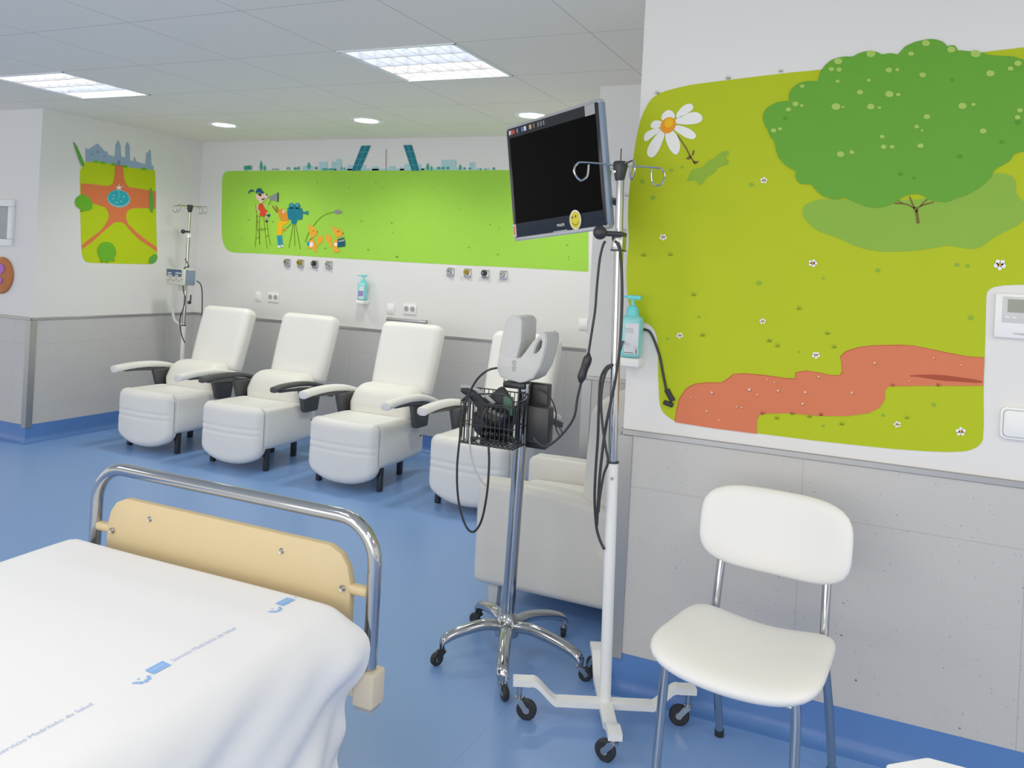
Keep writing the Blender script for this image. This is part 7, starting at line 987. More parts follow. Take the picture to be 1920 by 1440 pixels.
# smiley sticker
bm = M()
def disc(bm, cx, cz, rx, rz, y, mi, n=28):
    bm.faces.new([bm.verts.new((cx + rx * math.cos(2 * PI * i / n), y, cz + rz * math.sin(2 * PI * i / n))) for i in range(n)]).material_index = mi
sx_, sz_ = 0.100, -0.172
disc(bm, sx_, sz_, 0.030, 0.034, -0.0075, 0); disc(bm, sx_, sz_ - 0.001, 0.0265, 0.030, -0.0082, 1)
disc(bm, sx_ - 0.012, sz_ + 0.009, 0.0036, 0.0045, -0.0088, 2, 12); disc(bm, sx_ + 0.004, sz_ + 0.012, 0.0036, 0.0045, -0.0088, 2, 12)
arc = []
for i in range(13):
    a = R(200 + 140 * i / 12); arc.append((sx_ + 0.001 + 0.016 * math.cos(a), sz_ - 0.002 + 0.016 * math.sin(a)))
for i in range(12):
    (x0, z0), (x1, z1) = arc[i], arc[i + 1]; d = math.hypot(x1 - x0, z1 - z0); nx_, nz_ = -(z1 - z0) / d * 0.0011, (x1 - x0) / d * 0.0011
    bm.faces.new([bm.verts.new((x, -0.0088, z)) for x, z in ((x0 - nx_, z0 - nz_), (x1 - nx_, z1 - nz_), (x1 + nx_, z1 + nz_), (x0 + nx_, z0 + nz_))]).material_index = 2
done(bm, 'smiley_sticker', [WHITEP, YELLOW, INK], tv, smooth=False)
# bracket to the pole
inv = tv.matrix_world.inverted()
q = inv @ Vector((TX - 0.052, TY + 0.026, 1.68))
bm = M(); add_tube(bm, [(0.05, 0.055, -0.09), (0.14, 0.085, -0.10), q], 0.012, 10, smooth=4); add_box(bm, (0.03, 0.055, -0.09), (0.1, 0.01, 0.09), 0.003); done(bm, 'mount_arm', BLACKP, tv)

# vital signs monitor stand
MX, MY = -1.24, 2.877
root = thing('monitor_stand', 'chrome five-legged wheeled stand with a black wire basket', 'stand', (MX, MY, 0))
bm = M(); add_cyl(bm, (-0.02, 0, 0.09), (0.0, 0, 1.02), 0.0245, n=28); done(bm, 'pole', CHROME, root)
bm = M(); add_lathe(bm, [(0.0, 0.07), (0.045, 0.075), (0.05, 0.10), (0.046, 0.125), (0.034, 0.15), (0.0245, 0.16)], (-0.02, 0, 0), 28); done(bm, 'hub', CHROME, root)
for x, y in ((-1.445, 2.666), (-1.128, 2.561), (-0.924, 2.826), (-1.108, 3.135), (-1.475, 3.055)):
    dx, dy = x - MX, y - MY; a = math.atan2(dy, dx); ln = math.hypot(dx, dy) - 0.02
    c, s = math.cos(a), math.sin(a)
    bm = M()
    P = spline([(0.02, 0.115), (ln * 0.35, 0.125), (ln * 0.75, 0.105), (ln * 0.96, 0.085), (ln, 0.073)], 6) if False else spline([Vector((d, 0, z)) for d, z in ((0.02, 0.108), (ln * 0.35, 0.122), (ln * 0.72, 0.108), (ln * 0.95, 0.086), (ln * 1.0, 0.066))], 6)
    rings = []
    m = len(P)
    for i, p in enumerate(P):
        u = i / (m - 1); rw = 0.024 - 0.004 * u; rh = 0.022 - 0.005 * u
        rings.append([bm.verts.new((-0.02 * (1 - u) + c * p.x - s * rw * math.cos(2 * PI * k / 14), s * p.x + c * rw * math.cos(2 * PI * k / 14), p.z + rh * math.sin(2 * PI * k / 14))) for k in range(14)])
    for u, v in zip(rings, rings[1:]):
        for k in range(14):
            j = (k + 1) % 14; bm.faces.new([u[k], u[j], v[j], v[k]])
    bm.faces.new(rings[0][::-1]); bm.faces.new(rings[-1])
    done(bm, 'base_leg', CHROME, root, angle=70)
    caster(root, c * (ln - 0.005), s * (ln - 0.005), 0.075, 0.05, a + random.uniform(-1.0, 1.0), 0.020, BLACKP if x < -1.2 else CHROME)
bm = M(); add_prism(bm, [(0.005, 0.775), (0.085, 0.775), (0.085, 1.02), (-0.035, 1.02), (-0.035, 1.0), (0.0, 0.98)], 1, 0.026, 0.07, 0.006, 2); add_box(bm, (-0.03, 0.0, 1.012), (0.09, 0.07, 0.025), 0.006); done(bm, 'mounting_bracket', BLACKP, root)
# wire basket
bm = M()
bx0, bx1, by0, by1, bz0, bz1 = -0.185, 0.03, -0.15, -0.032, 0.800, 1.012
def wire(p, q, r=0.0019): add_tube(bm, [p, q], r, 6, smooth=0)
for zz in (bz0, bz0 + 0.07, bz0 + 0.145, bz1 - 0.06): 
    for p, q in (((bx0, by0, zz), (bx1, by0, zz)), ((bx1, by0, zz), (bx1, by1, zz)), ((bx1, by1, zz), (bx0, by1, zz)), ((bx0, by1, zz), (bx0, by0, zz))): wire(p, q, 0.0025 if zz in (bz0, bz1 - 0.06) else 0.0017)
nx = 12
for i in range(nx + 1):
    x = bx0 + (bx1 - bx0) * i / nx
    wire((x, by0, bz0), (x, by0, bz1 - 0.06)); wire((x, by1, bz0), (x, by1, bz1 - 0.025)); wire((x, by0, bz0), (x, by1, bz0))
wire((bx0, by1, bz1 - 0.025), (bx1, by1, bz1 - 0.025), 0.0025)
for x in (bx0, bx1): wire((x, by1, bz1 - 0.025), (x, by0, bz1 - 0.06), 0.0025)
for i in range(1, 6):
    y = by0 + (by1 - by0) * i / 6
    wire((bx0, y, bz0), (bx1, y, bz0))
    for x in (bx0, bx1): wire((x, y, bz0), (x, y, bz1 - 0.06))
add_tube(bm, [(bx0, by0, bz1 - 0.06), (bx0 + 0.06, by0 - 0.004, bz1 - 0.03), (0.0, by0 - 0.004, bz1 - 0.02), (bx1, by0, bz1 - 0.06)], 0.003, 8, smooth=5)
done(bm, 'wire_basket', BLACKP, root)
# power box on the right of the pole
bm = M(); add_box(bm, (0.09, -0.045, 0.885), (0.085, 0.055, 0.13), 0.008, 2); pb = done(bm, 'power_supply', BLACKP, root)
bm = M(); add_tube(bm, [(0.04, 0.0, 1.005), (0.10, 0.0, 0.985), (0.135, -0.01, 0.93), (0.14, -0.02, 0.88), (0.16, -0.02, 0.845), (0.165, -0.02, 0.865), (0.14, -0.02, 0.885), (0.115, -0.03, 0.885), (0.125, -0.03, 0.82)], 0.0028, 7); done(bm, 'thin_lead', CABLE, root)

# vital signs monitor: side profile in x/z, extruded in y
mon = thing('vital_signs_monitor', 'pale grey vital signs monitor with carry handle on top of the chrome stand', 'monitor', (MX, MY, 1.02))
def ml(pts): return [(x - MX, z - 1.02) for x, z in pts]
side = [(-1.29, 2.81, 1.2555), (-1.2488, 2.81, 1.2546), (-1.2158, 2.81, 1.1632), (-1.2497, 2.81, 1.119), (-1.2326, 2.81, 1.1206), (-1.1931, 2.81, 1.1769), (-1.1838, 2.81, 1.1991), (-1.1656, 2.81, 1.2123), (-1.145, 2.81, 1.2197), (-1.1358, 2.81, 1.205), (-1.1341, 2.81, 1.1742), (-1.1423, 2.81, 1.1348), (-1.1585, 2.81, 1.0868), (-1.1815, 2.81, 1.0475), (-1.2105, 2.81, 1.0328), (-1.2316, 2.81, 1.0287), (-1.2795, 2.81, 1.0355), (-1.3105, 2.81, 1.0422), (-1.3272, 2.81, 1.0662), (-1.3285, 2.81, 1.0879), (-1.3224, 2.81, 1.1341), (-1.3111, 2.81, 1.2044), (-1.3, 2.81, 1.239)]
def xz(l): return [(p[0], p[2]) for p in l]
body = [(-1.2924, 2.81, 1.2593), (-1.2445, 2.81, 1.253), (-1.2425, 2.81, 1.1805), (-1.2518, 2.81, 1.1189), (-1.2326, 2.81, 1.1206), (-1.193, 2.81, 1.175), (-1.1816, 2.81, 1.1973), (-1.1657, 2.81, 1.1773), (-1.1786, 2.81, 1.1451), (-1.166, 2.81, 1.1462), (-1.1564, 2.81, 1.1626), (-1.1516, 2.81, 1.1882), (-1.1349, 2.81, 1.1896), (-1.1423, 2.81, 1.1348), (-1.1585, 2.81, 1.0868), (-1.1815, 2.81, 1.0475), (-1.2105, 2.81, 1.0328), (-1.2316, 2.81, 1.0287), (-1.2795, 2.81, 1.0355), (-1.3105, 2.81, 1.0422), (-1.3272, 2.81, 1.0662), (-1.3285, 2.81, 1.0879), (-1.3224, 2.81, 1.1341), (-1.3111, 2.81, 1.2044), (-1.3024, 2.81, 1.2427)]
head = [(-1.2924, 2.81, 1.2593), (-1.2759, 2.81, 1.2743), (-1.2455, 2.81, 1.2706), (-1.2339, 2.81, 1.2557), (-1.2339, 2.81, 1.1813), (-1.2495, 2.81, 1.1151), (-1.2852, 2.81, 1.0585), (-1.3189, 2.81, 1.075), (-1.3224, 2.81, 1.1341), (-1.3111, 2.81, 1.2044), (-1.3024, 2.81, 1.2427)]
base_ = [(-1.254, 2.81, 1.1187), (-1.2326, 2.81, 1.1206), (-1.2046, 2.81, 1.1544), (-1.1712, 2.81, 1.0894), (-1.1743, 2.81, 1.0697), (-1.1858, 2.81, 1.0471), (-1.2105, 2.81, 1.0328), (-1.2316, 2.81, 1.0287), (-1.2795, 2.81, 1.0355), (-1.3105, 2.81, 1.0422), (-1.325, 2.81, 1.0665), (-1.3263, 2.81, 1.0882), (-1.3197, 2.81, 1.1264)]
bm = M(); add_prism(bm, ml(xz(head)), 1, -0.067, 0.075, 0.006, 3); done(bm, 'display_head', GREYP, mon, angle=50)
bm = M(); add_prism(bm, ml(xz(base_)), 1, -0.069, 0.077, 0.006, 3); mb = done(bm, 'base', GREYP, mon, angle=50)
# carry handle: solid fin with a long slot
oh = ml(xz([(-1.2333, 2.81, 1.1206), (-1.2111, 2.81, 1.1498), (-1.1907, 2.81, 1.18), (-1.166, 2.81, 1.2091), (-1.1491, 2.81, 1.2207), (-1.1365, 2.81, 1.2142), (-1.1325, 2.81, 1.193), (-1.139, 2.81, 1.1441), (-1.1536, 2.81, 1.0944), (-1.1789, 2.81, 1.05), (-1.2063, 2.81, 1.0391), (-1.231, 2.81, 1.0814)]))
ih = ml(xz([(-1.1805, 2.81, 1.1444), (-1.1791, 2.81, 1.1513), (-1.1757, 2.81, 1.1637), (-1.1674, 2.81, 1.182), (-1.1587, 2.81, 1.1949), (-1.1536, 2.81, 1.1966), (-1.1509, 2.81, 1.1847), (-1.1539, 2.81, 1.1657), (-1.1622, 2.81, 1.1523), (-1.1718, 2.81, 1.142), (-1.1767, 2.81, 1.1407), (-1.1797, 2.81, 1.1421)]))
bm = M(); n = len(oh); V = {}
for yy in (-0.068, 0.060):
    for nm_, l in (('o', oh), ('i', ih)):
        for i, (x, z) in enumerate(l): V[nm_, yy, i] = bm.verts.new((x, yy, z))
for i in range(n):
    j = (i + 1) % n
    for yy in (-0.068, 0.060): bm.faces.new([V['o', yy, i], V['o', yy, j], V['i', yy, j], V['i', yy, i]])
    for nm_ in 'oi': bm.faces.new([V[nm_, -0.068, i], V[nm_, 0.060, i], V[nm_, 0.060, j], V[nm_, -0.068, j]])
bmesh.ops.recalc_face_normals(bm, faces=list(bm.faces))
bmesh.ops.bevel(bm, geom=[e for e in bm.edges if e.calc_face_angle(0) > R(70)], offset=0.004, segments=2, affect='EDGES', clamp_overlap=True)
done(bm, 'handle', GREYP, mon, angle=50)
bm = M(); add_box(bm, (-0.095, 0.004, 0.125), (0.003, 0.11, 0.16)); done(bm, 'screen', SCREEN, mon, rot=(0, R(8), 0))
lab = [(-1.2599, 2.81, 1.1083), (-1.2511, 2.81, 1.0679)]
for i in range(7):
    bm = M(); w = 0.003 if i % 2 else 0.0018
    add_box(bm, (lab[0][0] - MX + 0.004 + i * 0.0035 * 0, -0.0695, lab[1][2] - 1.02 + 0.004 + i * 0.006), (0.012 + 0.004 * ((i * 7) % 3), 0.001, 0.0022), rot=None); done(bm, 'label_print', INKG, mb, smooth=False)
for (x, y, z) in [(-1.2925, 2.81, 1.0341), (-1.2169, 2.81, 1.1827)]:
    bm = M(); add_cyl(bm, (x - MX, -0.068, z - 1.02), (x - MX, -0.071, z - 1.02), 0.0035, n=10); done(bm, 'screw', INKG, mon)

# contents of the basket
root = thing('pressure_cuff', 'black blood pressure cuff with grey edge sticking out of the basket', 'cuff', (MX - 0.1, MY - 0.1, 0.80))
bm = M()
strip = [(-1.4502, 2.775, 0.9934), (-1.4076, 2.775, 0.9959), (-1.3623, 2.775, 0.9791), (-1.3236, 2.775, 0.9559), (-1.3052, 2.775, 0.9384), (-1.3077, 2.775, 0.9068), (-1.3239, 2.775, 0.8852)]
off = Vector((MX - 0.1, MY - 0.1, 0.80))
rowa = spline([Vector(p) - off for p in strip], 6)
rings = []
for i, p in enumerate(rowa):
    u = i / (len(rowa) - 1); wd = 0.010 + 0.095 * min(1, u * 2.2)
    rings.append([bm.verts.new(p + Vector((-0.25 * wd, 0.012 * math.sin(3 * u), -0.75 * wd * d - 0.004)) + Vector((0.0, 0.02 * d, 0))) for d in (0, 0.5, 1)])
for a, b in zip(rings, rings[1:]):
    for k in range(2): bm.faces.new([a[k], b[k], b[k + 1], a[k + 1]])
cuff = done(bm, 'cuff_band', NYLON, root, angle=180)
sm = cuff.modifiers.new('thick', 'SOLIDIFY'); sm.thickness = 0.012
bm = M(); add_tube(bm, [tuple(p + Vector((0, -0.006, 0.003))) for p in rowa[:30]], 0.0068, 8, smooth=0); done(bm, 'piping_edge', NYLONL, root)
root = thing('cuff_bag', 'crumpled black nylon cuff standing at the back of the basket', 'cuff', (MX - 0.080, MY - 0.074, 0.812))
def crumple(p):
    x, y, z = p
    return (x + 0.012 * math.sin(40 * z + 20 * y), y + 0.012 * math.sin(35 * x + 15 * z), z + 0.022 * math.sin(38 * x + 1.0) * (z > 0) + 0.008 * math.sin(60 * x))
bm = M(); cushion(bm, (0.0, 0.0, 0.084), (0.165, 0.024, 0.165), 0.014, (0, 0.01, 0), (14, 3, 12), crumple); done(bm, 'nylon_body', NYLON, root, angle=180)
bm = M(); cushion(bm, (0.066, -0.034, 0.135), (0.04, 0.012, 0.07), 0.005, n=(3, 2, 4)); done(bm, 'green_tag', GREENB, root, angle=180)
root = thing('pulse_sensor', 'glossy dark sensor bulb lying in the basket', 'sensor', (MX - 0.055, MY - 0.118, 0.83))
bm = M(); cushion(bm, (0, 0, 0.075), (0.10, 0.06, 0.085), 0.028, n=(4, 3, 4), rot=Matrix.Rotation(R(20), 3, 'Y')); done(bm, 'bulb', BEZEL, root, angle=180)
root = thing('coiled_lead', 'coiled black lead at the bottom of the basket', 'cable', (MX - 0.06, MY - 0.115, 0.816))
pts = []
for i in range(90):
    a = i * 0.9; pts.append((-0.055 + 0.0014 * i, 0.016 * math.cos(a), 0.022 + 0.016 * math.sin(a)))
bm = M(); add_tube(bm, pts, 0.0035, 6, smooth=2); done(bm, 'lead', BEZEL, root)
root = thing('black_hoses', 'two short grey-tipped hoses lying across the basket floor', 'tube', (MX - 0.075, MY - 0.118, 0.803))
bm = M(); add_tube(bm, [(-0.075, -0.018, 0.008), (-0.03, -0.012, 0.008), (0.03, 0.0, 0.008), (0.07, 0.01, 0.008)], 0.006, 8); add_cyl(bm, (-0.09, -0.02, 0.009), (-0.073, -0.018, 0.008), 0.007, n=10, mi=1); done(bm, 'hose', [RUBBER, NYLONL], root)
bm = M(); add_tube(bm, [(-0.028, -0.026, 0.008), (0.02, -0.022, 0.008), (0.07, -0.012, 0.008)], 0.006, 8); add_cyl(bm, (-0.042, -0.026, 0.009), (-0.026, -0.026, 0.008), 0.007, n=10, mi=1); done(bm, 'hose', [RUBBER, NYLONL], root)

# ------------------------------------------------------------------ hanging cables
def cable(name, label, pts, r, m=None, cat='cable', sm=8):
    bm = M(); add_tube(bm, pts, r, 9, smooth=sm)
    return tag(done(bm, name, m or CABLE, angle=180), label, cat)
cable('monitor_cable', 'black cable looping from the vital signs monitor below the basket', [(-1.3301, 2.815, 1.0735)] + [(-1.3318, 2.76, 1.0722)] + [(-1.3296, 2.7, 1.0625), (-1.3598, 2.7, 1.0266), (-1.3944, 2.7, 0.9474), (-1.4073, 2.7, 0.8334), (-1.413, 2.7, 0.7064), (-1.3996, 2.7, 0.5921), (-1.3663, 2.7, 0.5107), (-1.3328, 2.7, 0.4936), (-1.3034, 2.7, 0.5409), (-1.2877, 2.7, 0.639), (-1.2854, 2.7, 0.7444), (-1.2912, 2.7, 0.8084)], 0.0042)
cable('grey_tube', 'thin pale grey tube dangling under the left side of the basket', [(-1.3776, 2.715, 0.864), (-1.3742, 2.715, 0.8062), (-1.3619, 2.715, 0.7458), (-1.3326, 2.715, 0.6902), (-1.3007, 2.715, 0.6605)], 0.0032, CABLEW, 'tube')
c = thing('power_cable', 'black power cable with inline connector hanging between the knob and the basket', 'cable', (-0.95, 2.62, 0.9))
o3 = Vector((-0.95, 2.62, 0.9))
up_ = [Vector(p) - o3 for p in [(-0.8494, 2.565, 1.5506), (-0.8575, 2.565, 1.5331), (-0.8656, 2.565, 1.4846), (-0.87, 2.565, 1.3984), (-0.8716, 2.565, 1.3294), (-0.8787, 2.565, 1.26), (-0.8871, 2.565, 1.1817)]]
lo_ = [Vector(p) - o3 for p in [(-0.9253, 2.62, 1.0841), (-0.9356, 2.62, 1.0317), (-0.9434, 2.62, 0.9689), (-0.9691, 2.62, 0.9213), (-1.005, 2.62, 0.8791), (-1.0384, 2.62, 0.8549), (-1.0659, 2.62, 0.8602), (-1.0866, 2.62, 0.8791)]]
cn_ = [Vector(p) - o3 for p in [(-0.8977, 2.6, 1.1835), (-0.9018, 2.6, 1.1586), (-0.9159, 2.6, 1.1117), (-0.9199, 2.6, 1.0832)]]
bm = M(); add_tube(bm, up_, 0.0042, 9); done(bm, 'upper_lead', CABLE, c, angle=180)
bm = M(); add_tube(bm, lo_, 0.0042, 9); done(bm, 'lower_lead', CABLE, c, angle=180)
bm = M(); add_tube(bm, spline(cn_, 4), [0.006, 0.010, 0.0145, 0.0155, 0.0155, 0.014, 0.015, 0.0155, 0.012, 0.008, 0.006], 12, smooth=0); done(bm, 'connector', BLACKP, c, angle=60)
cable('television_cable', 'black cable running down the right side of the television stand pole', [(-0.8183, 2.568, 1.5518), (-0.8089, 2.568, 1.5419), (-0.7985, 2.568, 1.5133), (-0.7891, 2.568, 1.4371), (-0.7836, 2.568, 1.3354), (-0.7842, 2.568, 1.2164), (-0.7928, 2.568, 1.1135), (-0.8045, 2.568, 1.0356), (-0.8163, 2.568, 0.9574), (-0.8242, 2.568, 0.871), (-0.8284, 2.568, 0.7849), (-0.8291, 2.568, 0.6993), (-0.8295, 2.568, 0.6393)], 0.0048)
cable('looped_cable', 'black cable loop hanging left of the television stand pole', [(-0.8151, 2.592, 1.1536), (-0.8342, 2.592, 1.1414), (-0.8502, 2.592, 1.1018), (-0.8511, 2.592, 1.0186), (-0.8491, 2.592, 0.915), (-0.8507, 2.592, 0.811), (-0.8491, 2.592, 0.7161), (-0.839, 2.592, 0.6315), (-0.8259, 2.592, 0.5907), (-0.808, 2.592, 0.5596)], 0.0046)
cable('crossing_cable', 'black cable crossing down from the loop to the white tube of the stand', [(-0.8017, 2.55, 1.155), (-0.8184, 2.55, 1.1364), (-0.8286, 2.55, 1.0946), (-0.8307, 2.55, 1.0349), (-0.8212, 2.55, 0.9595), (-0.807, 2.55, 0.8936), (-0.7976, 2.55, 0.8509), (-0.8094, 2.55, 0.8085), (-0.8181, 2.55, 0.7393), (-0.8206, 2.55, 0.688)], 0.0042)
root = thing('plug_cable', 'black cable behind the turquoise dispenser ending in a right-angle plug', 'cable', (-0.75, 2.79, 1.1))
o4 = Vector((-0.75, 2.79, 1.1))
l1 = [Vector(p) - o4 for p in [(-0.8299, 2.66, 1.127), (-0.8211, 2.66, 1.1684), (-0.81, 2.66, 1.1994)]] + [Vector(p) - o4 for p in [(-0.8493, 2.8388, 1.227), (-0.8238, 2.8388, 1.2552), (-0.778, 2.8388, 1.2588), (-0.7544, 2.8388, 1.2422), (-0.7246, 2.8388, 1.1765), (-0.7082, 2.8388, 1.1137), (-0.6919, 2.8388, 1.0512)]]
bm = M(); add_tube(bm, l1, 0.0045, 9); done(bm, 'lead', CABLE, root, angle=180)
pg = [Vector(p) - o4 for p in [(-0.6924, 2.8388, 1.0603), (-0.6822, 2.8388, 1.0431), (-0.6682, 2.8388, 1.0228), (-0.6716, 2.8388, 1.0169), (-0.697, 2.8388, 1.0067)]]
bm = M(); add_tube(bm, [pg[0], pg[1], pg[2]], 0.0095, 10, smooth=0); add_box(bm, (pg[3] + pg[4]) / 2, (0.034, 0.016, 0.015), 0.003, 2, Matrix.Rotation(R(16), 3, 'Y')); done(bm, 'plug', RUBBER, root)

# ------------------------------------------------------------------ drip stand and pump in the corner
IX, IY = -5.37, 5.22
root = thing('drip_stand', 'tall chrome drip stand in the far corner behind the leftmost recliner', 'stand', (IX, IY, 0))
for i in range(5):
    a = 0.3 + i * 2 * PI / 5; c, s = math.cos(a), math.sin(a)
    bm = M(); add_tube(bm, [(0, 0, 0.085), (c * 0.12, s * 0.12, 0.08), (c * 0.23, s * 0.23, 0.055)], 0.012, 10, smooth=3); done(bm, 'base_leg', WHITEM, root)
    caster(root, c * 0.222, s * 0.222, 0.06, 0.045, a + 1)
bm = M(); add_cyl(bm, (0, 0, 0.07), (0, 0, 0.822), 0.018, n=18); add_cyl(bm, (0, 0, 0.82), (0, 0, 0.828), 0.0195, n=18, mi=1); done(bm, 'lower_tube', [WHITEM, BLACKP], root)
bm = M(); add_cyl(bm, (0, 0, 0.82), (0, 0, 1.585), 0.0135, n=18); done(bm, 'pole', CHROME, root)
bm = M(); add_cyl(bm, (0, 0, 1.585), (0, 0, 1.81), 0.010, n=18); done(bm, 'upper_pole', CHROME, root)
bm = M(); add_cyl(bm, (0, 0, 1.56), (0, 0, 1.59), 0.019, n=18); done(bm, 'collar', WHITEP, root)
bm = M(); add_cyl(bm, (0.02, -0.01, 1.607), (-0.03, -0.028, 1.607), 0.008, n=10); bmesh.ops.create_uvsphere(bm, u_segments=14, v_segments=8, radius=0.019, matrix=Matrix.Translation((-0.032, -0.03, 1.607))); done(bm, 'height_knob', BLACKP, root)
drip_crown(root, 0, 0, 1.815, 0.165, 0.026, 0.15, wire=0.003)
pump = thing('infusion_pump', 'cream infusion pump with blue panel clamped to the corner drip stand', 'medical pump', (IX + 0.02, IY - 0.05, 1.23))
bm = M(); add_box(bm, (0, -0.03, 0), (0.205, 0.12, 0.135), 0.01, 3); done(bm, 'case', PUMPB, pump)
bm = M(); add_box(bm, (-0.012, -0.0915, 0.033), (0.165, 0.003, 0.058), 0.001); pn = done(bm, 'display_panel', PUMPD, pump)
for x, z, w in ((-0.06, 0.03, 0.04), (-0.055, 0.012, 0.05), (0.035, 0.032, 0.06), (0.02, 0.012, 0.035)):
    bm = M(); add_box(bm, (x, -0.0935, z), (w, 0.002, 0.009)); done(bm, 'readout', LABELM, pn, smooth=False)
for i in range(6):
    bm = M(); add_box(bm, (-0.075 + i * 0.03, -0.0915, -0.03 + 0.012 * (i % 2)), (0.02, 0.004, 0.009), 0.001); done(bm, 'button', GREYD, pump)
bm = M(); add_box(bm, (0.106, -0.03, 0.0), (0.006, 0.10, 0.12), 0.002); done(bm, 'side_plate', BLUEGREY, pump)
bm = M(); add_box(bm, (-0.015, 0.008, -0.085), (0.055, 0.05, 0.06), 0.008, 2); done(bm, 'pole_clamp', PUMPB, pump)
o5 = Vector(pump.location)
bm = M(); add_tube(bm, [Vector(p) - o5 for p in [(-5.253, 5.22, 1.2015), (-5.2101, 5.22, 1.1773), (-5.188, 5.22, 1.1123), (-5.1797, 5.22, 0.9938), (-5.1762, 5.22, 0.8618)]], 0.0048, 8); done(bm, 'right_lead', CABLE, pump, angle=180)
bm = M(); add_tube(bm, [Vector(p) - o5 for p in [(-5.2619, 5.09, 1.383), (-5.2362, 5.09, 1.3493), (-5.2167, 5.09, 1.3198), (-5.2512, 5.09, 1.3138), (-5.2726, 5.09, 1.2866), (-5.2787, 5.09, 1.2079), (-5.2608, 5.09, 1.1217), (-5.2388, 5.09, 1.0578), (-5.2509, 5.09, 0.9831), (-5.2803, 5.09, 0.9026), (-5.2741, 5.09, 0.8159), (-5.2456, 5.09, 0.7442), (-5.2132, 5.09, 0.6991)]], 0.0045, 8); done(bm, 'front_lead', CABLE, pump, angle=180)
bm = M(); add_tube(bm, [Vector(p) - o5 for p in [(-5.2384, 5.15, 1.0878), (-5.2411, 5.15, 1.0438), (-5.2564, 5.15, 1.0121)]], 0.006, 8); add_box(bm, Vector([(-5.2515, 5.15, 1.0256)][0]) - o5, (0.03, 0.02, 0.024), 0.005); done(bm, 'hanging_plug', BLACKP, pump)
cable('white_tube', 'white curved tube hanging beside the corner drip stand', [(-5.583, 5.3, 0.9514), (-5.5784, 5.3, 0.8879), (-5.5507, 5.3, 0.8443), (-5.5064, 5.3, 0.8249), (-5.4579, 5.3, 0.8286)], 0.011, WHITEP, 'tube')

# ------------------------------------------------------------------ back wall fittings
def gas_outlet(x, z, inner, label):
    root = thing('gas_outlet', label, 'wall outlet', (x, 5.6, z), group='steel gas outlets on the back wall')
    bm = M(); add_box(bm, (0, -0.007, 0), (0.056, 0.014, 0.066), 0.003, 2); pl = done(bm, 'plate', STEEL, root)
    ry = Matrix.Rotation(R(90), 3, 'X')
    bm = M(); add_lathe(bm, [(0.022, 0.0), (0.021, 0.02), (0.017, 0.026), (0.011, 0.026), (0.009, 0.012), (0.0, 0.012)], (-0.003, -0.014, 0.006), 22, ry); done(bm, 'coupling', inner, root)
    bm = M(); add_cyl(bm, (-0.003, -0.02, 0.006), (-0.003, -0.046, 0.006), 0.0055, n=12); done(bm, 'socket_pin', CHROME, root)
    bm = M(); add_box(bm, (0, -0.0148, -0.024), (0.03, 0.0015, 0.007)); done(bm, 'name_plate', INKG if inner is BLACKP else LABELM, root, smooth=False)
for x, m, l in ((-4.630, STEEL, 'steel gas outlet at the left end of the group above the second recliner'), (-4.492, BRASS, 'brass gas outlet in the left group of wall outlets'),
                (-4.345, BLACKP, 'black gas outlet in the left group of wall outlets'), (-4.205, CHROME, 'chrome gas outlet at the right end of the left wall group'),
                (-3.072, STEEL, 'steel gas outlet at the left end of the group right of the dispenser'), (-2.925, BRASS, 'brass gas outlet in the right group of wall outlets'),
                (-2.775, BLACKP, 'black gas outlet in the right group of wall outlets'), (-2.625, CHROME, 'chrome gas outlet at the right end of the right wall group')):
    gas_outlet(x, 1.392, m, l)
def socket_pair(x, z, label):
    root = thing('wall_socket', label, 'wall socket', (x, 5.6, z))
    bm = M(); add_box(bm, (0, -0.005, 0), (0.118, 0.010, 0.078), 0.004, 2); done(bm, 'plate', WHITEP, root)
    for sx in (-1, 1):
        bm = M(); add_lathe(bm, [(0.021, 0.002), (0.019, 0.003), (0.018, 0.0005), (0.0, 0.0005)], (sx * 0.028, -0.010, 0.004), 22, Matrix.Rotation(R(90), 3, 'X')); w = done(bm, 'socket_well', GREYD, root)
        for d in (-1, 1):
            bm = M(); add_cyl(bm, (sx * 0.028 + d * 0.007, -0.010, 0.004), (sx * 0.028 + d * 0.007, -0.012, 0.004), 0.003, n=8); done(bm, 'socket_hole', INK, w)
socket_pair(-4.762, 1.091, 'white double wall socket above the first two recliners')
socket_pair(-3.416, 1.083, 'white double wall socket above the third recliner')
def switch(x, z, label):
    root = thing('wall_switch', label, 'wall switch', (x, 5.6, z))
    bm = M(); add_box(bm, (0, -0.005, 0), (0.066, 0.010, 0.078), 0.004, 2); done(bm, 'plate', WHITEP, root)
    bm = M(); add_box(bm, (0, -0.011, 0), (0.046, 0.005, 0.05), 0.002, 2); done(bm, 'rocker', WHITEP, root)
switch(-4.925, 1.092, 'white blank wall plate left of the first double socket')
switch(-3.592, 1.077, 'white blank wall plate left of the socket above the third recliner')
switch(-1.985, 1.076, 'white wall plate beside the column on the back wall')
root = thing('equipment_rail', 'steel equipment rail on the back wall above the third recliner', 'rail', (-3.43, 5.6, 0.995))
bm = M(); add_box(bm, (0, -0.03, 0), (0.36, 0.01, 0.025), 0.003); done(bm, 'bar', STEEL, root)
for sx in (-1, 1):
    bm = M(); add_box(bm, (sx * 0.16, -0.016, 0.0), (0.035, 0.032, 0.03), 0.004); done(bm, 'bracket', ALU, root)

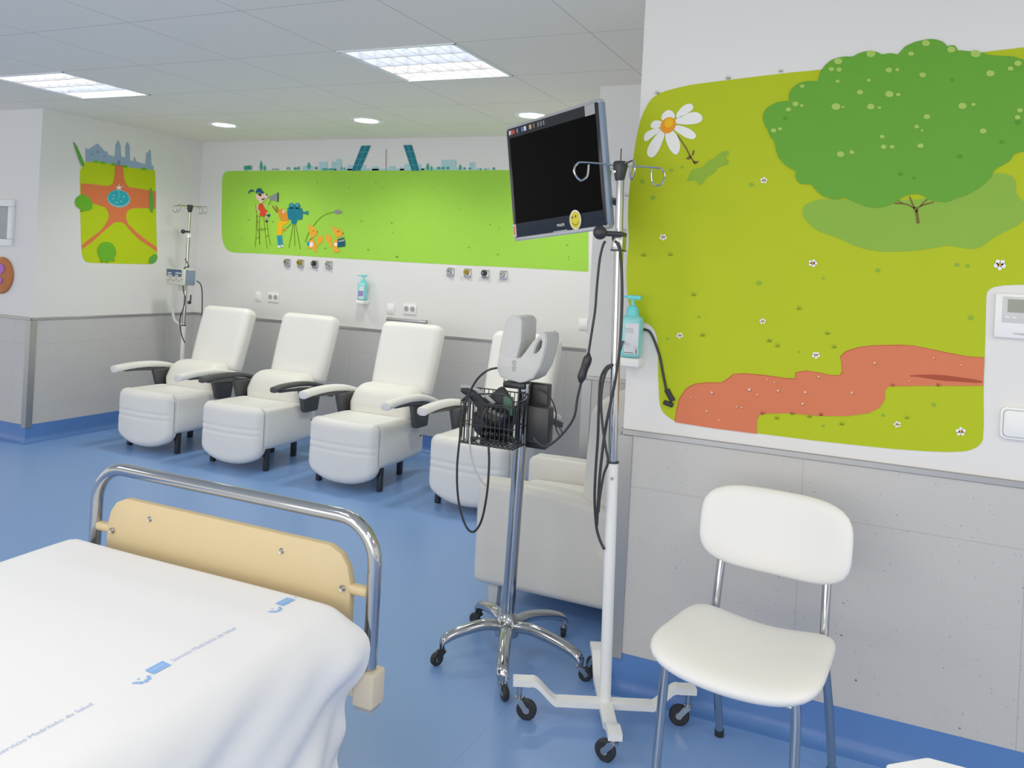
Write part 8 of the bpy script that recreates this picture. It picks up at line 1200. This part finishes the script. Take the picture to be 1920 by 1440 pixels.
def dispenser(label, at, k, mats, lab2):
    """wall bracket with a pump bottle of hand gel"""
    br = thing('dispenser_mount', label[1], 'wall bracket', at)
    bm = M(); add_box(bm, (0, -0.002, 0.045 * k), (0.05 * k, 0.004, 0.11 * k), 0.001, 2); done(bm, 'back_plate', WHITEP, br)
    bm = M(); add_prism(bm, [(-0.039 * k, 0.0), (0.039 * k, 0.0), (0.041 * k, 0.03 * k), (-0.041 * k, 0.03 * k)], 1, -0.085 * k, 0.0, 0.006, 3); done(bm, 'cup', WHITEP, br)
    t = thing('gel_bottle', label[0], 'bottle', (at[0], at[1] - 0.0475 * k, at[2] + 0.03 * k + 0.001))
    bm = M(); cushion(bm, (0, 0, 0.072 * k), (0.074 * k, 0.062 * k, 0.144 * k), 0.017 * k, n=(3, 3, 4)); bd = done(bm, 'bottle_body', mats[0], t, angle=180)
    bm = M(); add_box(bm, (0.010 * k, -0.0318 * k, 0.066 * k), (0.048 * k, 0.0012, 0.105 * k)); lb = done(bm, 'label', lab2, bd, smooth=False)
    bm = M(); add_lathe(bm, [(0.022, 0.0), (0.021, 0.022), (0.014, 0.034), (0.006, 0.036), (0.006, 0.062), (0.0, 0.062)], (0, 0, 0.143 * k), 20); o = done(bm, 'pump_collar', mats[1], t)
    o.scale = (k, k, 1)
    bm = M(); add_box(bm, (0.004 * k, 0, 0.205 * k + 0.001), (0.05 * k, 0.022 * k, 0.015 * k), 0.004, 2); add_tube(bm, [(-0.015 * k, 0, 0.207 * k), (-0.045 * k, 0, 0.207 * k), (-0.062 * k, 0, 0.203 * k)], 0.0035 * k, 8, smooth=3); done(bm, 'pump_head', mats[1], t)
    return lb, t
lb, t = dispenser(('turquoise pump bottle of hand gel on the right wall beside the stand pole', 'white bracket cup holding the gel bottle on the right wall'), (-0.815, 2.845, 1.132), 1.0, (TURQL, TURQ), LABELM)
bm = M(); disc(bm, 0.026, 0.035, 0.006, 0.006, -0.0330, 0, 16); disc(bm, 0.026, 0.035, 0.005, 0.005, -0.0334, 1, 16); done(bm, 'label_symbol', [REDM, LABELM], lb, smooth=False)
text_mesh('H', 0.006, 'label_symbol', REDM, lb, Matrix.Translation((0.0242, -0.0337, 0.033)) @ TXT)
for i, (x, z, w, h) in enumerate(((0.003, 0.018, 0.034, 0.0022), (0.029, 0.025, 0.003, 0.02), (0.0, 0.10, 0.03, 0.0012), (0.003, 0.094, 0.03, 0.0012), (0.003, 0.088, 0.03, 0.0012))):
    bm = M(); add_box(bm, (x, -0.0328, z), (w, 0.0008, h)); done(bm, 'label_print', INK if i < 2 else INKG, lb, smooth=False)
lb2, t2 = dispenser(('turquoise pump bottle with purple label on the back wall between recliners', 'white bracket cup holding the bottle on the back wall'), (-3.835, 5.6, 1.098), 0.95, (TURQL, TURQ), LABELM)
bm = M(); add_box(bm, (0.004, -0.0312, 0.055), (0.046, 0.001, 0.042)); done(bm, 'purple_band', PURPLE, lb2, smooth=False)

# ------------------------------------------------------------------ right wall fittings
root = thing('thermostat', 'white wall thermostat with grey display in the mural notch', 'thermostat', (0.34, 2.845, 1.385))
bm = M(); add_box(bm, (0, -0.009, 0), (0.136, 0.018, 0.13), 0.004, 2); done(bm, 'case', WHITEP, root)
bm = M(); add_box(bm, (0.008, -0.0185, 0.018), (0.114, 0.003, 0.076), 0.001); face = done(bm, 'face_panel', GREYP, root)
bm = M(); add_box(bm, (0.012, -0.0205, 0.030), (0.096, 0.002, 0.038)); done(bm, 'display', LCD, face, smooth=False)
for x, m in ((-0.036, WHITEP), (-0.018, WHITEP), (0.022, GREENB)):
    bm = M(); add_box(bm, (x, -0.0205, -0.004), (0.010, 0.002, 0.004)); done(bm, 'button', m, face, smooth=False)
text_mesh('TOSHIBA', 0.0085, 'brand_lettering', INKG, root, Matrix.Translation((-0.020, -0.0185, -0.054)) @ TXT, sx=0.95)
text_mesh('ROOM', 0.0075, 'maker_lettering', INKG, root, Matrix.Translation((-0.048, -0.0185, 0.0565)) @ TXT, sx=0.9) if False else None
root = thing('cover_box', 'white rounded cover box on the right wall below the thermostat', 'wall box', (0.40, 2.845, 1.072))
bm = M(); add_prism(bm, rrect(0.20, 0.094, 0.016), 1, -0.014, 0.0, 0.004, 2); done(bm, 'back_box', WHITEP, root)
bm = M(); add_prism(bm, rrect(0.186, 0.080, 0.013), 1, -0.0155, -0.012, 0.0012, 1); done(bm, 'seam_ring', GREYD, root)
bm = M(); add_prism(bm, rrect(0.182, 0.076, 0.012), 1, -0.018, -0.012, 0.002, 2); done(bm, 'lid', WHITEP, root)

# ------------------------------------------------------------------ far left face
root = thing('picture_frame', 'white picture frame with grey print cut by the left edge', 'picture', (-6.02, 4.06, 1.585))
bm = M()
for (cx, cz, sx, sz) in ((0, 0.145, 0.27, 0.05), (0, -0.145, 0.27, 0.05), (-0.11, 0, 0.05, 0.24), (0.11, 0, 0.05, 0.24)):
    add_box(bm, (cx, -0.014, cz), (sx, 0.028, sz), 0.006, 2)
done(bm, 'frame', WHITEP, root)
bm = M(); add_box(bm, (0, -0.006, 0), (0.19, 0.008, 0.25)); done(bm, 'print', PICT, root, smooth=False)
root = thing('wall_plaque', 'round orange-brown plaque with violet shape, cut by the left edge', 'wall ornament', (-6.0, 4.06, 1.195))
bm = M(); add_lathe(bm, [(0.0, 0.0), (0.13, 0.0), (0.137, 0.008), (0.132, 0.018), (0.11, 0.024), (0.0, 0.026)], (0, 0, 0), 36, Matrix.Rotation(R(90), 3, 'X')); done(bm, 'disc', WOOD, root)
for x, z, a, b in ((0.02, 0.05, 0.055, 0.05), (-0.05, 0.05, 0.05, 0.045), (0.015, -0.035, 0.04, 0.038), (-0.045, -0.035, 0.04, 0.038)):
    bm = M(); cushion(bm, (x, -0.028, z), (a * 1.5, 0.008, b * 1.5), 0.0039, n=(6, 1, 6), fn=lambda p: superround(Vector((p[0], p[2], p[1])), a * 0.75, b * 0.75, 2).xzy); done(bm, 'violet_petal', VIOLET, root, angle=180)

# ------------------------------------------------------------------ lights
def area(name, loc, size, energy, color=(1, 1, 1), rot=(0, 0, 0), sy=None):
    l = bpy.data.lights.new(name, 'AREA'); l.energy = energy; l.color = color; l.size = size
    if sy: l.shape = 'RECTANGLE'; l.size_y = sy
    o = bpy.data.objects.new(name, l); COL.objects.link(o); o.location = loc; o.rotation_euler = rot
    return o
for x, y in ((-4.635, 0.7), (-2.115, 0.7), (0.405, 0.7), (1.8, 1.2), (-2.115, -1.2), (0.405, -1.2)):
    area('ceiling_fill_lamp', (x, y, CH - 0.012), 0.58, 11, (1.0, 0.96, 0.90))  # unseen lamps added overhead purely for light, without fixtures
area('rear_fill_lamp', (-2.0, -2.9, 1.35), 6.0, 55, (1.0, 0.97, 0.93), (R(90), 0, 0), 1.9)  # unseen fill lamp added to brighten front faces; no window stands here
for x in (-4.68, -3.385, -2.13):
    l = bpy.data.lights.new('downlight_lamp', 'SPOT'); l.energy = 38; l.color = (1.0, 0.98, 0.94); l.spot_size = R(150); l.spot_blend = 0.8; l.shadow_soft_size = 0.09
    o = bpy.data.objects.new('downlight_lamp', l); COL.objects.link(o); o.location = (x, 4.84, CH - 0.02)
w = bpy.data.worlds.new('room_light'); bpy.context.scene.world = w; w.use_nodes = True
bg = w.node_tree.nodes['Background']; bg.inputs[0].default_value = (1.0, 0.975, 0.94, 1); bg.inputs[1].default_value = 0.86

# ------------------------------------------------------------------ camera
cam = bpy.data.cameras.new('camera'); co = bpy.data.objects.new('camera', cam); COL.objects.link(co)
cam.sensor_width = 36; cam.sensor_fit = 'HORIZONTAL'; cam.lens = 29.3908; cam.shift_x = 0; cam.shift_y = -0.11556
cam.clip_start = 0.05
co.matrix_world = Matrix(((0.90806, -0.046537, 0.416247, 0.0), (0.415575, -0.023752, -0.909249, 0.0), (0.052201, 0.998634, -0.002228, 1.45), (0, 0, 0, 1)))
sc = bpy.context.scene; sc.camera = co
sc.view_settings.view_transform = 'Standard'; sc.view_settings.look = 'None'
sc.view_settings.exposure = 0.16; sc.view_settings.gamma = 1.19
sc.cycles.max_bounces = 8; sc.cycles.diffuse_bounces = 5; sc.cycles.glossy_bounces = 4
sc.cycles.use_denoising = True
sc.cycles.sample_clamp_indirect = 6
